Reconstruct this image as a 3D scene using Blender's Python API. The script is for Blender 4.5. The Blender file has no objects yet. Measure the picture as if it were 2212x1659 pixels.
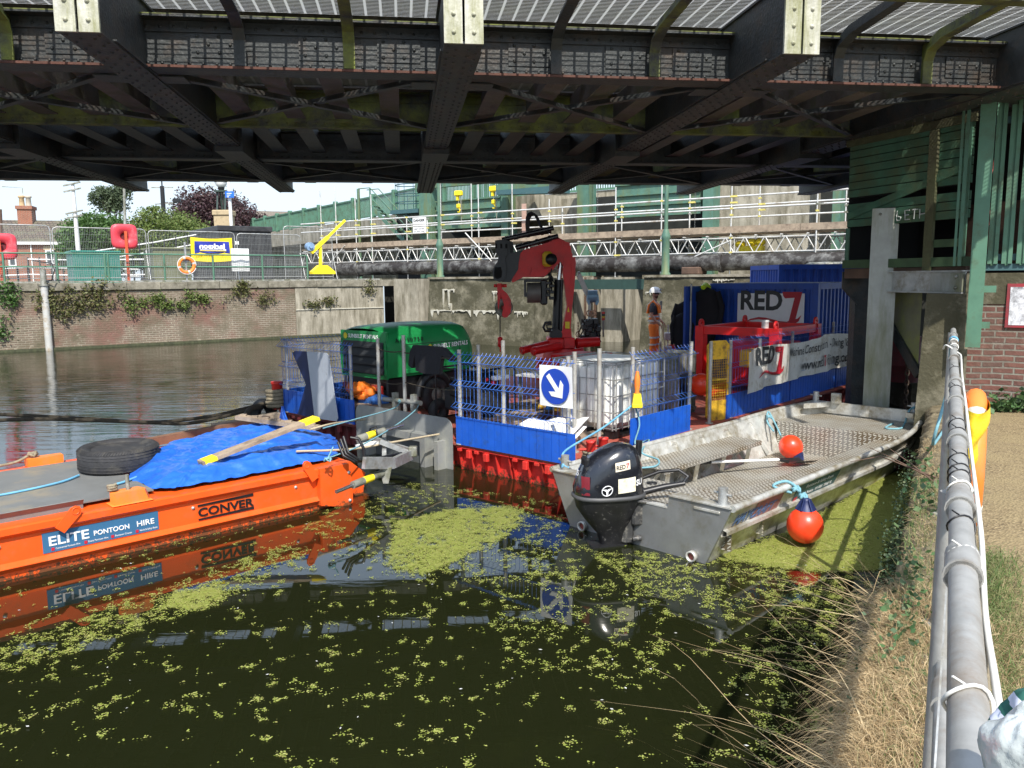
import bpy, math, random
import numpy as np
from mathutils import Vector, Matrix
random.seed(7); RNG = np.random.default_rng(7)
S = bpy.context.scene
C = S.collection
# ---------------- camera, sky, sun, exposure ----------------
H = 2.5; F = 1720.0; CX, CY = 1106.0, 829.5          # eye height above the water (m); focal length for a 2212 px wide picture
PITCH = math.atan(229 / F); ROLL = 0.0087
cam = bpy.data.cameras.new("camera"); co = bpy.data.objects.new("camera", cam); C.objects.link(co)
cam.sensor_width = 36; cam.lens = 36 * F / 2212; cam.clip_start = 0.05; cam.clip_end = 3000
co.matrix_world = Matrix.Translation((0, 0, H)) @ Matrix.Rotation(math.pi / 2 - PITCH, 4, 'X') @ Matrix.Rotation(-ROLL, 4, 'Z')
S.camera = co
SUN_AZ, SUN_EL = math.radians(170), math.radians(49)   # azimuth clockwise from +Y: behind the camera and to the right
w = bpy.data.worlds.new("World"); S.world = w; w.use_nodes = True
nt = w.node_tree; bgn = nt.nodes["Background"]
sky = nt.nodes.new("ShaderNodeTexSky"); sky.sky_type = 'NISHITA'; sky.sun_disc = False
sky.sun_elevation = SUN_EL; sky.sun_rotation = SUN_AZ; sky.air_density = 1.0; sky.dust_density = .8; sky.ozone_density = 2.0
tcw = nt.nodes.new("ShaderNodeTexCoord"); nzw = nt.nodes.new("ShaderNodeTexNoise"); mpw = nt.nodes.new("ShaderNodeMapping")
mpw.inputs['Scale'].default_value = (1, 1, 3.5); nzw.inputs['Scale'].default_value = 1.8; nzw.inputs['Detail'].default_value = 7
rpw = nt.nodes.new("ShaderNodeValToRGB"); rpw.color_ramp.elements[0].position = .42; rpw.color_ramp.elements[1].position = .72
mxw = nt.nodes.new("ShaderNodeMix"); mxw.data_type = 'RGBA'; mxw.inputs[7].default_value = (3.2, 3.75, 4.3, 1)
cmw = nt.nodes.new("ShaderNodeMath"); cmw.operation = 'MULTIPLY_ADD'; cmw.inputs[1].default_value = .4; cmw.inputs[2].default_value = .1
nt.links.new(tcw.outputs['Generated'], mpw.inputs[0]); nt.links.new(mpw.outputs[0], nzw.inputs['Vector'])
nt.links.new(nzw.outputs[0], rpw.inputs[0]); nt.links.new(rpw.outputs[0], cmw.inputs[0]); spw = nt.nodes.new("ShaderNodeSeparateXYZ"); nt.links.new(tcw.outputs['Generated'], spw.inputs[0])
hzw = nt.nodes.new("ShaderNodeMapRange"); hzw.inputs[1].default_value = .05; hzw.inputs[2].default_value = .55; hzw.inputs[3].default_value = .95; hzw.inputs[4].default_value = .15; nt.links.new(spw.outputs[2], hzw.inputs[0])
mmw = nt.nodes.new("ShaderNodeMath"); mmw.operation = 'MAXIMUM'; nt.links.new(hzw.outputs[0], mmw.inputs[0]); nt.links.new(cmw.outputs[0], mmw.inputs[1]); nt.links.new(mmw.outputs[0], mxw.inputs[0])
hcw = nt.nodes.new('ShaderNodeMix'); hcw.data_type = 'RGBA'; hcw.inputs[6].default_value = (3.0, 3.45, 3.9, 1); hcw.inputs[7].default_value = (7.5, 7.9, 8.3, 1)
hrw = nt.nodes.new('ShaderNodeMapRange'); hrw.inputs[1].default_value = .25; hrw.inputs[2].default_value = .8; nt.links.new(spw.outputs[2], hrw.inputs[0]); nt.links.new(hrw.outputs[0], hcw.inputs[0]); nt.links.new(hcw.outputs[2], mxw.inputs[7])
nt.links.new(sky.outputs[0], mxw.inputs[6]); nt.links.new(mxw.outputs[2], bgn.inputs['Color'])
bgn.inputs['Strength'].default_value = 0.15
sun = bpy.data.lights.new("sun", 'SUN'); sun.energy = 3.3; sun.angle = math.radians(0.5); sun.color = (1, .95, .87)
so = bpy.data.objects.new("sun", sun); C.objects.link(so)
sd = Vector((math.sin(SUN_AZ) * math.cos(SUN_EL), math.cos(SUN_AZ) * math.cos(SUN_EL), math.sin(SUN_EL)))
so.rotation_euler = sd.to_track_quat('Z', 'Y').to_euler()
S.view_settings.view_transform = 'Standard'; S.view_settings.look = 'None'; S.view_settings.exposure = 1.0; S.view_settings.gamma = 1
S.render.engine = 'CYCLES'
S.cycles.max_bounces = 8; S.cycles.transparent_max_bounces = 24
S.cycles.use_denoising = True

# ---------------- geometry helpers ----------------
def V3(*a): return Vector(a if len(a) > 1 else a[0])
def ray(px, py):
    x = px - CX; y = CY - py; c, s = math.cos(ROLL), math.sin(ROLL)
    xr, yr = x * c + y * s, -x * s + y * c
    f = V3(0, math.cos(PITCH), -math.sin(PITCH)); u = V3(0, math.sin(PITCH), math.cos(PITCH))
    return V3(1, 0, 0) * xr + u * yr + f * F
def G(px, py, z=0.0):                                  # the point of a level plane seen in a given direction
    d = ray(px, py); t = (z - H) / d.z
    return V3(d.x * t, d.y * t, z)
class Fr:                                              # an upright frame: origin and turn about Z
    def __init__(s, ox, oy, ang, oz=0.0):
        s.o = V3(ox, oy, oz); s.a = ang; s.M = Matrix.Translation(s.o) @ Matrix.Rotation(ang, 4, 'Z'); s.I = s.M.inverted()
    def w(s, x, y, z=0): return s.M @ V3(x, y, z)
    def l(s, p): return s.I @ V3(p)
    def g(s, px, py, z=0): return s.l(G(px, py, z))    # level plane, in frame coordinates
    def h(s, px, py, y=0.0):                           # upright plane y = const of this frame
        o = s.I @ V3(0, 0, H); d = (s.I.to_3x3() @ ray(px, py)); t = (y - o.y) / d.y
        return o + d * t
    def hx(s, px, py, x=0.0):
        o = s.I @ V3(0, 0, H); d = (s.I.to_3x3() @ ray(px, py)); t = (x - o.x) / d.x
        return o + d * t
WORLD = Fr(0, 0, 0)
BR = Fr(0, 0, math.radians(7.75))                      # bridge: x along the spans' main girders, y across the bridge
BG = Fr(.72, 8.98, math.radians(48.1))                 # barge: x along its near side, y along its end
BK = Fr(0, 0, -math.asin(.4805))                       # near bank: y along the quay edge, x inland
FW = Fr(-18.36, 28.48, math.atan2(.578, .816))         # far quay wall: x along it, y away
WR = Fr(-7.5, 40, math.atan2(-13, 19.5))               # weir line: x along it, y away
PN = Fr(-4.29, 6.38, math.atan2(.686, .728))           # orange pontoon: x along it, y to its far side

class MB:
    def __init__(s): s.v = []; s.f = []; s.sm = []; s.mi = []; s.cur = 0
    def add(s, vs, fs, smooth=False):
        n = len(s.v); s.v.extend([tuple(p) for p in vs]); s.f.extend([tuple(n + i for i in f) for f in fs])
        s.sm.extend([smooth] * len(fs)); s.mi.extend([s.cur] * len(fs)); return s
    def box(s, x0, x1, y0, y1, z0, z1, M=None):
        vs = [V3(x, y, z) for z in (z0, z1) for y in (y0, y1) for x in (x0, x1)]
        if M is not None: vs = [M @ p for p in vs]
        return s.add(vs, [(0, 2, 3, 1), (4, 5, 7, 6), (0, 1, 5, 4), (1, 3, 7, 5), (3, 2, 6, 7), (2, 0, 4, 6)])
    def cbox(s, x0, x1, y0, y1, z0, z1, b=.01, M=None):   # box with chamfered edges
        P = []
        for sx in (0, 1):
            for sy in (0, 1):
                for sz in (0, 1):
                    x = (x0, x1)[sx]; y = (y0, y1)[sy]; z = (z0, z1)[sz]; dx = b * (1 - 2 * sx); dy = b * (1 - 2 * sy); dz = b * (1 - 2 * sz)
                    P += [V3(x + dx, y + dy, z), V3(x + dx, y, z + dz), V3(x, y + dy, z + dz)]
        return s.hull(P, M)
    def hull(s, P, M=None, smooth=False):
        import bmesh
        bm = bmesh.new()
        for p in P: bm.verts.new(M @ V3(p) if M is not None else V3(p))
        r = bmesh.ops.convex_hull(bm, input=bm.verts)
        lone = [g for g in bm.verts if not g.link_faces]
        for g in lone: bm.verts.remove(g)
        bm.verts.index_update(); bmesh.ops.recalc_face_normals(bm, faces=bm.faces)
        bmesh.ops.dissolve_limit(bm, angle_limit=.01, verts=bm.verts, edges=bm.edges)
        bm.verts.index_update()
        s.add([v.co for v in bm.verts], [[v.index for v in f.verts] for f in bm.faces], smooth); bm.free(); return s
    def bar(s, p0, p1, w, h, up=(0, 0, 1)):
        p0, p1 = V3(p0), V3(p1); d = (p1 - p0); L = d.length; d.normalize(); u = V3(up)
        r = d.cross(u)
        if r.length < 1e-5: r = d.cross(V3(1, 0, 0))
        r.normalize(); u = r.cross(d)
        M = Matrix((r, d, u)).transposed().to_4x4(); M.translation = p0
        return s.box(-w / 2, w / 2, 0, L, -h / 2, h / 2, M)
    def tube(s, pts, r, n=8, cap=True, closed=False, smooth=True):
        pts = [V3(p) for p in pts]; rs = r if isinstance(r, (list, tuple)) else [r] * len(pts)
        m = len(pts); ref = None; rings = []
        for i, p in enumerate(pts):
            a = pts[(i - 1) % m] if (i or closed) else p; b = pts[(i + 1) % m] if (i < m - 1 or closed) else p
            d = (b - a).normalized()
            if ref is None: ref = d.cross(V3(0, 0, 1)) if abs(d.z) < .95 else d.cross(V3(1, 0, 0))
            ref = (ref - d * ref.dot(d)).normalized(); bn = d.cross(ref)
            rings.append([p + (ref * math.cos(2 * math.pi * k / n) + bn * math.sin(2 * math.pi * k / n)) * rs[i] for k in range(n)])
        vs = [q for R_ in rings for q in R_]; fs = []
        for i in range(m if closed else m - 1):
            j = (i + 1) % m
            for k in range(n): fs.append((i * n + k, i * n + (k + 1) % n, j * n + (k + 1) % n, j * n + k))
        s.add(vs, fs, smooth)
        if cap and not closed: s.add(rings[0], [tuple(range(n))[::-1]]); s.add(rings[-1], [tuple(range(n))])
        return s
    def prism(s, poly, t0, t1, M=None, axis='y'):        # polygon in (a,b), extruded from t0 to t1
        f = {'y': lambda a, b, t: V3(a, t, b), 'z': lambda a, b, t: V3(a, b, t), 'x': lambda a, b, t: V3(t, a, b)}[axis]
        n = len(poly); vs = [f(a, b, t) for t in (t0, t1) for a, b in poly]
        if M is not None: vs = [M @ p for p in vs]
        from mathutils.geometry import tessellate_polygon
        tri = tessellate_polygon([[V3(a, b, 0) for a, b in poly]])
        return s.add(vs, [tuple(t) for t in tri] + [tuple(n + i for i in t[::-1]) for t in tri] + [(i, (i + 1) % n, n + (i + 1) % n, n + i) for i in range(n)])
    def lathe(s, prof, M=None, n=16, smooth=True, closed=False):   # (r, z) profile about local Z
        vs = [V3(r * math.cos(2 * math.pi * k / n), r * math.sin(2 * math.pi * k / n), z) for r, z in prof for k in range(n)]
        if M is not None: vs = [M @ p for p in vs]
        m = len(prof); fs = [(i * n + k, i * n + (k + 1) % n, ((i + 1) % m) * n + (k + 1) % n, ((i + 1) % m) * n + k) for i in range(m if closed else m - 1) for k in range(n)]
        s.add(vs, fs, smooth)
        if not closed:
            if prof[0][0] > 1e-4: s.add(vs[:n], [tuple(range(n))[::-1]])
            if prof[-1][0] > 1e-4: s.add(vs[-n:], [tuple(range(n))])
        return s
    def ball(s, c, r, n=12, m=8, sc=(1, 1, 1)):
        prof = [(max(r * math.sin(math.pi * i / m), 1e-5), -r * math.cos(math.pi * i / m)) for i in range(m + 1)]
        return s.lathe(prof, Matrix.Translation(V3(c)) @ Matrix.Diagonal((*sc, 1)), n)
    def grid(s, fn, nu, nv, smooth=True):
        vs = [fn(i / nu, j / nv) for j in range(nv + 1) for i in range(nu + 1)]
        return s.add(vs, [(j * (nu + 1) + i, j * (nu + 1) + i + 1, (j + 1) * (nu + 1) + i + 1, (j + 1) * (nu + 1) + i) for j in range(nv) for i in range(nu)], smooth)
    def quad(s, a, b, c, d): return s.add([a, b, c, d], [(0, 1, 2, 3)])
    def build(s, name, m, parent=None, fr=None, loc=None):
        me = bpy.data.meshes.new(name); me.from_pydata(s.v, [], s.f); me.update()
        me.polygons.foreach_set('use_smooth', s.sm)
        ms = m if isinstance(m, (list, tuple)) else [m]
        for x in ms: me.materials.append(x)
        if len(ms) > 1: me.polygons.foreach_set('material_index', s.mi)
        o = bpy.data.objects.new(name, me); C.objects.link(o)
        if parent is not None: o.parent = parent
        elif fr is not None: o.matrix_world = fr.M
        return o
def tag(o, label, cat, group=None):
    o['label'] = label; o['category'] = cat
    if group: o['group'] = group
    return o
def struct(o, kind='structure'): o['kind'] = kind; return o
def thing(name, label, cat, fr=None, at=(0, 0, 0), rot=0.0, group=None):
    o = bpy.data.objects.new(name, None); C.objects.link(o); o.empty_display_size = .2
    M = (fr.M if fr else Matrix()) @ Matrix.Translation(V3(at)) @ Matrix.Rotation(rot, 4, 'Z')
    o.matrix_world = M; tag(o, label, cat, group); return o
def dup(o, M=None, label=None):
    r = o.copy(); C.objects.link(r)
    if M is not None: r.matrix_world = M
    if label: r['label'] = label
    for ch in [c for c in bpy.data.objects if c.parent == o]:
        c = ch.copy(); C.objects.link(c); c.parent = r
        for g in [k for k in bpy.data.objects if k.parent == ch]:
            d = g.copy(); C.objects.link(d); d.parent = c
    return r
def text(body, size, M, m, parent=None, name='lettering', bold=0.0, ext=.002, sx=1.0, shear=0.0, align='LEFT', mirror=False, spacing=1.0, fit=None, warp=None):
    cu = bpy.data.curves.new(name, 'FONT'); cu.body = body; cu.size = size; cu.extrude = ext; cu.offset = bold; cu.shear = shear
    cu.align_x = align; cu.space_character = spacing; cu.resolution_u = 3
    t = bpy.data.objects.new(name, cu); C.objects.link(t); bpy.context.view_layer.update()
    me = bpy.data.meshes.new_from_object(t.evaluated_get(bpy.context.evaluated_depsgraph_get())); me.name = name
    bpy.data.objects.remove(t); bpy.data.curves.remove(cu)
    xs = [v.co.x for v in me.vertices] or [0, 1]
    if fit: sx = fit / max(max(xs) - min(xs), 1e-4)                     # stretch to a given width
    if fit and align == 'LEFT':
        for v in me.vertices: v.co.x -= min(xs)
    for v in me.vertices:
        v.co = M @ V3((-sx if mirror else sx) * v.co.x, v.co.y, v.co.z)
        if warp: v.co = warp(v.co)
    me.materials.clear(); me.materials.append(m)
    o = bpy.data.objects.new(name, me); C.objects.link(o)
    if parent: o.parent = parent
    return o
def face_m(p, xdir, up=(0, 0, 1)):                        # matrix that lays lettering on an upright face: x along xdir, y up
    x = V3(xdir).normalized(); u = V3(up); n = x.cross(u).normalized(); y = n.cross(x)
    M = Matrix((x, y, n)).transposed().to_4x4(); M.translation = V3(p); return M

# ---------------- materials ----------------
_mc = {}
def mat(name, col, rough=.6, metal=0.0, var=.18, scale=6.0, dirt=None, damt=.45, dscale=3.0, bump=0.0, bscale=40.0, spec=.5, streak=False, coat=0.0, hand=None):
    if name in _mc: return _mc[name]
    m = bpy.data.materials.new(name); m.use_nodes = True; n = m.node_tree; b = n.nodes['Principled BSDF']
    tc = n.nodes.new('ShaderNodeTexCoord'); N = n.nodes.new; L = n.links.new
    nz = N('ShaderNodeTexNoise'); nz.inputs['Scale'].default_value = scale; nz.inputs['Detail'].default_value = 6; nz.inputs['Roughness'].default_value = .62
    L(tc.outputs['Object'], nz.inputs['Vector'])
    mx = N('ShaderNodeMix'); mx.data_type = 'RGBA'; mx.inputs[6].default_value = (*[c * (1 - var) for c in col], 1); mx.inputs[7].default_value = (*[min(1, c * (1 + var)) for c in col], 1)
    mr = N('ShaderNodeMapRange'); mr.inputs[1].default_value = .3; mr.inputs[2].default_value = .7; L(nz.outputs[0], mr.inputs[0]); L(mr.outputs[0], mx.inputs[0])
    out = mx.outputs[2]
    rr = N('ShaderNodeMapRange'); rr.inputs[3].default_value = max(.02, rough - .1); rr.inputs[4].default_value = min(1, rough + .12); L(nz.outputs[0], rr.inputs[0]); L(rr.outputs[0], b.inputs['Roughness'])
    if dirt:
        mp = N('ShaderNodeMapping'); mp.inputs['Scale'].default_value = (1, 1, .18) if streak else (1, 1, 1); L(tc.outputs['Object'], mp.inputs[0])
        d = N('ShaderNodeTexNoise'); d.inputs['Scale'].default_value = dscale; d.inputs['Detail'].default_value = 9; d.inputs['Roughness'].default_value = .72; L(mp.outputs[0], d.inputs['Vector'])
        cr = N('ShaderNodeValToRGB'); cr.color_ramp.elements[0].position = .62 - damt * .35; cr.color_ramp.elements[1].position = .80 - damt * .3
        L(d.outputs[0], cr.inputs[0]); m2 = N('ShaderNodeMix'); m2.data_type = 'RGBA'; m2.inputs[7].default_value = (*dirt, 1)
        L(cr.outputs[0], m2.inputs[0]); L(out, m2.inputs[6]); out = m2.outputs[2]
    L(out, b.inputs['Base Color']); b.inputs['Metallic'].default_value = metal; b.inputs['Specular IOR Level'].default_value = spec
    b.inputs['Coat Weight'].default_value = coat; b.inputs['Coat Roughness'].default_value = .12
    if bump:
        bn = N('ShaderNodeTexNoise'); bn.inputs['Scale'].default_value = bscale; bn.inputs['Detail'].default_value = 5; L(tc.outputs['Object'], bn.inputs['Vector'])
        bp = N('ShaderNodeBump'); bp.inputs['Strength'].default_value = bump; bp.inputs['Distance'].default_value = .02; L(bn.outputs[0], bp.inputs['Height']); L(bp.outputs[0], b.inputs['Normal'])
    if hand: hand(m, n, b, tc, out)
    _mc[name] = m; return m
def brickmat(name, c1, c2, mortar, bw=.225, bh=.075, ms=.012, stain=(.12, .11, .07), samt=.4, sscale=1.2, red=None):
    m = bpy.data.materials.new(name); m.use_nodes = True; n = m.node_tree; b = n.nodes['Principled BSDF']; N = n.nodes.new; L = n.links.new
    tc = N('ShaderNodeTexCoord'); sp = N('ShaderNodeSeparateXYZ'); cb = N('ShaderNodeCombineXYZ'); L(tc.outputs['Object'], sp.inputs[0]); L(sp.outputs[0], cb.inputs[0]); L(sp.outputs[2], cb.inputs[1])
    wz = N('ShaderNodeTexNoise'); wz.inputs['Scale'].default_value = 1.7; L(tc.outputs['Object'], wz.inputs['Vector'])
    wa = N('ShaderNodeVectorMath'); wa.operation = 'MULTIPLY_ADD'; wa.inputs[1].default_value = (.05, .05, 0); L(wz.outputs[1], wa.inputs[0]); L(cb.outputs[0], wa.inputs[2])
    br = N('ShaderNodeTexBrick'); L(wa.outputs[0], br.inputs['Vector']); br.inputs['Scale'].default_value = 1; br.inputs['Brick Width'].default_value = bw; br.inputs['Row Height'].default_value = bh
    br.inputs['Mortar Size'].default_value = ms; br.inputs['Mortar Smooth'].default_value = .3; br.inputs['Bias'].default_value = -.1
    br.inputs['Color1'].default_value = (*c1, 1); br.inputs['Color2'].default_value = (*c2, 1); br.inputs['Mortar'].default_value = (*mortar, 1)
    def mixn(src, col, scale, lo, hi, detail=8):
        z = N('ShaderNodeTexNoise'); z.inputs['Scale'].default_value = scale; z.inputs['Detail'].default_value = detail; z.inputs['Roughness'].default_value = .7; L(tc.outputs['Object'], z.inputs['Vector'])
        r = N('ShaderNodeMapRange'); r.inputs[1].default_value = lo; r.inputs[2].default_value = hi; L(z.outputs[0], r.inputs[0])
        x = N('ShaderNodeMix'); x.data_type = 'RGBA'; x.inputs[7].default_value = (*col, 1); L(r.outputs[0], x.inputs[0]); L(src, x.inputs[6]); return x.outputs[2]
    o = br.outputs[0]
    if red: o = mixn(o, red, .45, .5, .62, 3)
    o = mixn(o, stain, sscale, .62 - samt * .3, .85 - samt * .25); o = mixn(o, tuple(min(1, c * 1.6) for c in mortar), 3.3, .58, .8)
    L(o, b.inputs['Base Color']); b.inputs['Roughness'].default_value = .9
    bp = N('ShaderNodeBump'); bp.inputs['Strength'].default_value = .8; bp.inputs['Distance'].default_value = .02
    z = N('ShaderNodeTexNoise'); z.inputs['Scale'].default_value = 14; z.inputs['Detail'].default_value = 6; L(tc.outputs['Object'], z.inputs['Vector'])
    ad = N('ShaderNodeMath'); ad.operation = 'SUBTRACT'; L(z.outputs[0], ad.inputs[0]); L(br.outputs['Fac'], ad.inputs[1]); L(ad.outputs[0], bp.inputs['Height']); L(bp.outputs[0], b.inputs['Normal'])
    return m
def grating(name, col, px, py, wx, wy, rough=.45, metal=.3, ax=(0, 1)):   # bars as an open mesh pattern
    m = bpy.data.materials.new(name); m.use_nodes = True; n = m.node_tree; b = n.nodes['Principled BSDF']; N = n.nodes.new; L = n.links.new
    b.inputs['Base Color'].default_value = (*col, 1); b.inputs['Roughness'].default_value = rough; b.inputs['Metallic'].default_value = metal
    tc = N('ShaderNodeTexCoord'); sp = N('ShaderNodeSeparateXYZ'); L(tc.outputs['Object'], sp.inputs[0])
    def bars(o, p, wd):
        a = N('ShaderNodeMath'); a.operation = 'DIVIDE'; a.inputs[1].default_value = p; L(o, a.inputs[0])
        f = N('ShaderNodeMath'); f.operation = 'FRACT'; L(a.outputs[0], f.inputs[0])
        l = N('ShaderNodeMath'); l.operation = 'LESS_THAN'; l.inputs[1].default_value = wd / p; L(f.outputs[0], l.inputs[0]); return l.outputs[0]
    mx = N('ShaderNodeMath'); mx.operation = 'MAXIMUM'; L(bars(sp.outputs[ax[0]], px, wx), mx.inputs[0]); L(bars(sp.outputs[ax[1]], py, wy), mx.inputs[1])
    tl = N('ShaderNodeBsdfTranslucent'); tl.inputs[0].default_value = (*col, 1); m0 = N('ShaderNodeMixShader'); m0.inputs[0].default_value = .3; L(b.outputs[0], m0.inputs[1]); L(tl.outputs[0], m0.inputs[2]); tr = N('ShaderNodeBsdfTransparent'); ms = N('ShaderNodeMixShader'); L(mx.outputs[0], ms.inputs[0]); L(tr.outputs[0], ms.inputs[1]); L(m0.outputs[0], ms.inputs[2])  # translucent share stands in for sunlight caught on the bar sides
    L(ms.outputs[0], n.nodes['Material Output'].inputs['Surface']); return m

def leafmat(name, cols, rough=.6):
    m = bpy.data.materials.new(name); m.use_nodes = True; n = m.node_tree; b = n.nodes['Principled BSDF']; N = n.nodes.new; L = n.links.new
    g = N('ShaderNodeNewGeometry'); cr = N('ShaderNodeValToRGB'); e = cr.color_ramp.elements
    e[0].color = (*cols[0], 1); e[1].color = (*cols[-1], 1)
    for i, c in enumerate(cols[1:-1]): e.new((i + 1) / (len(cols) - 1)).color = (*c, 1)
    L(g.outputs['Random Per Island'], cr.inputs[0]); L(cr.outputs[0], b.inputs['Base Color']); b.inputs['Roughness'].default_value = rough
    t = N('ShaderNodeBsdfTranslucent'); L(cr.outputs[0], t.inputs['Color']); ms = N('ShaderNodeMixShader'); ms.inputs[0].default_value = .22
    L(b.outputs[0], ms.inputs[1]); L(t.outputs[0], ms.inputs[2]); L(ms.outputs[0], n.nodes['Material Output'].inputs['Surface']); return m
def leaves(name, P, size, m, parent=None, fr=None, asp=.55, flat=0.0):      # P: n x 3 positions; one folded leaf each
    P = np.asarray(P, float); n = len(P)
    d = RNG.normal(size=(n, 3)); d[:, 2] *= (1 - flat) * .7; d /= np.linalg.norm(d, axis=1)[:, None]
    q = RNG.normal(size=(n, 3)); q[:, 2] *= (1 - flat); w_ = np.cross(d, np.cross(q, d) if flat == 0 else np.tile([0, 0, 1.0], (n, 1)) + .3 * q * (1 - flat)); w_ /= np.linalg.norm(w_, axis=1)[:, None] + 1e-9
    s_ = (size * RNG.uniform(.6, 1.4, n))[:, None]
    v = np.stack([P - d * s_ * .5, P + w_ * s_ * asp * .5, P + d * s_ * .5, P - w_ * s_ * asp * .5], 1).reshape(-1, 3)
    me = bpy.data.meshes.new(name); me.vertices.add(4 * n); me.vertices.foreach_set('co', v.ravel()); me.loops.add(4 * n); me.loops.foreach_set('vertex_index', np.arange(4 * n)); me.polygons.add(n)
    me.polygons.foreach_set('loop_start', np.arange(0, 4 * n, 4)); me.polygons.foreach_set('loop_total', np.full(n, 4)); me.update(); me.materials.append(m)
    o = bpy.data.objects.new(name, me); C.objects.link(o)
    if parent is not None: o.parent = parent
    elif fr is not None: o.matrix_world = fr.M
    return o
def crown_pts(blobs, n, clump=14, cs=.3):                              # blobs (x,y,z,rx,ry,rz): leaf clumps through and near the surface of each
    vol = np.array([b[3] * b[4] * b[5] for b in blobs]); out = []
    for b, k in zip(blobs, (vol / vol.sum() * n / clump).astype(int) + 1):
        u = RNG.normal(size=(k, 3)); u /= np.linalg.norm(u, axis=1)[:, None]; r = RNG.uniform(.35, 1.08, k)[:, None] ** .6
        c = np.array(b[:3]) + u * r * np.array(b[3:]); out.append((c[:, None] + RNG.normal(size=(k, clump, 3)) * cs * np.mean(b[3:]) * .35).reshape(-1, 3))
    return np.concatenate(out)
BARK = mat('bark', (.10, .08, .06), .9, 0, .3, 8, bump=.4)
def tree(name, label, base, blobs, n, size, m, trunk=.25, group=None, cs=.3, cat='tree'):
    t = thing(name, label, cat, None, base, group=group)
    mb = MB(); top = max(b[2] for b in blobs); mb.tube([(0, 0, -.1), (.05, 0, top * .3), (0, .1, top * .6)], [trunk, trunk * .75, trunk * .4], 9)
    for b in blobs:
        mb.tube([(0, 0, min(top * .35, b[2] * .7)), (b[0] * .5, b[1] * .5, b[2] * .75), (b[0], b[1], b[2] + b[5] * .3)], [trunk * .45, trunk * .25, trunk * .06], 6)
        for k in range(5):
            a_ = k * 1.26 + b[0]; mb.tube([(b[0] * .7, b[1] * .7, b[2] * .85), (b[0] + b[3] * .7 * math.cos(a_), b[1] + b[4] * .7 * math.sin(a_), b[2] + b[5] * .35 * math.sin(k * 2.1))], [trunk * .16, trunk * .04], 5)
    mb.build('trunk', BARK, t); leaves('crown', crown_pts(blobs, n, cs=cs), size, m, t); return t
def wear(col, zlo, zhi, scale=30, thr=.56):                              # rust specks and scum along a waterline band, chips elsewhere
    def f(m, n, b, tc, out):
        N = n.nodes.new; L = n.links.new; sp = N('ShaderNodeSeparateXYZ'); L(tc.outputs['Object'], sp.inputs[0])
        r = N('ShaderNodeMapRange'); r.inputs[1].default_value = zhi; r.inputs[2].default_value = zlo; r.inputs[3].default_value = -.09; r.inputs[4].default_value = .20; L(sp.outputs[2], r.inputs[0])
        z = N('ShaderNodeTexNoise'); z.inputs['Scale'].default_value = scale; z.inputs['Detail'].default_value = 7; z.inputs['Roughness'].default_value = .75; L(tc.outputs['Object'], z.inputs['Vector'])
        a = N('ShaderNodeMath'); L(z.outputs[0], a.inputs[0]); L(r.outputs[0], a.inputs[1]); c = N('ShaderNodeMapRange'); c.inputs[1].default_value = thr; c.inputs[2].default_value = thr + .06; L(a.outputs[0], c.inputs[0])
        x = N('ShaderNodeMix'); x.data_type = 'RGBA'; x.inputs[7].default_value = (*col, 1); L(c.outputs[0], x.inputs[0]); L(out, x.inputs[6]); L(x.outputs[2], b.inputs['Base Color'])
    return f
GALV = mat('galvanised', (.42, .43, .42), .45, .55, .2, 9, dirt=(.24, .22, .17), damt=.4, dscale=5, bump=.1)
GALVD = mat('galvanised_weathered', (.34, .34, .31), .6, .25, .25, 6, dirt=(.13, .13, .08), damt=.6, dscale=4, bump=.2)
ALU = mat('aluminium', (.60, .60, .56), .42, .45, .2, 7, dirt=(.26, .22, .14), damt=.5, dscale=3, bump=.08)
STEEL = mat('bridge_steel', (.032, .036, .036), .5, .1, .4, 5, dirt=(.07, .052, .038), damt=.35, dscale=3.2, bump=.35, bscale=30)
STEELM = mat('bridge_steel_moss', (.05, .05, .045), .7, .05, .4, 5, dirt=(.15, .17, .03), damt=.65, dscale=2.4, bump=.35, bscale=30)
STEELB = mat('bridge_steel_brown', (.10, .085, .075), .75, 0, .35, 4, dirt=(.07, .075, .03), damt=.4, dscale=2.5, bump=.3)
RUSTY = mat('rust_edge', (.09, .036, .024), .8, 0, .35, 8, bump=.3)
CAP = mat('cap_plate', (.50, .49, .42), .6, .1, .25, 6, dirt=(.22, .22, .10), damt=.6, dscale=4, bump=.2, streak=True)
ORANGE = mat('orange_paint', (.84, .098, .010), .42, 0, .08, 2.2, dirt=(.55, .11, .03), damt=.36, dscale=4, bump=.06, bscale=5, hand=wear((.16, .055, .02), .0, .13, 26, .60))
ORPL = mat('orange_plastic', (.85, .22, .03), .5, 0, .1, 5, dirt=(.5, .22, .08), damt=.35)
REDP = mat('barge_red', (.60, .03, .022), .5, 0, .15, 5, dirt=(.28, .05, .03), damt=.3, dscale=6, bump=.1, hand=wear((.10, .04, .02), -.02, .2, 22, .60))
REDK = mat('barge_red_faded', (.15, .02, .022), .65, 0, .3, 4, dirt=(.09, .03, .03), damt=.5, dscale=6, bump=.1)
DECKR = mat('deck_red', (.42, .085, .055), .75, 0, .25, 3, dirt=(.16, .08, .06), damt=.55, dscale=3, bump=.2)
BLUEP = mat('panel_blue', (.012, .10, .52), .4, 0, .12, 5, dirt=(.03, .08, .24), damt=.25, dscale=6)
BLUEW = mat('wire_blue', (.035, .14, .52), .45, 0, .12, 20)
CONTB = mat('container_blue', (.014, .075, .40), .45, 0, .15, 4, dirt=(.02, .05, .22), damt=.3, dscale=5, streak=True)
TARP = mat('tarpaulin_blue', (.02, .125, .56), .34, 0, .12, 3, dirt=(.07, .2, .62), damt=.3, dscale=5, bump=.8, bscale=7, spec=.7)
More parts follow.
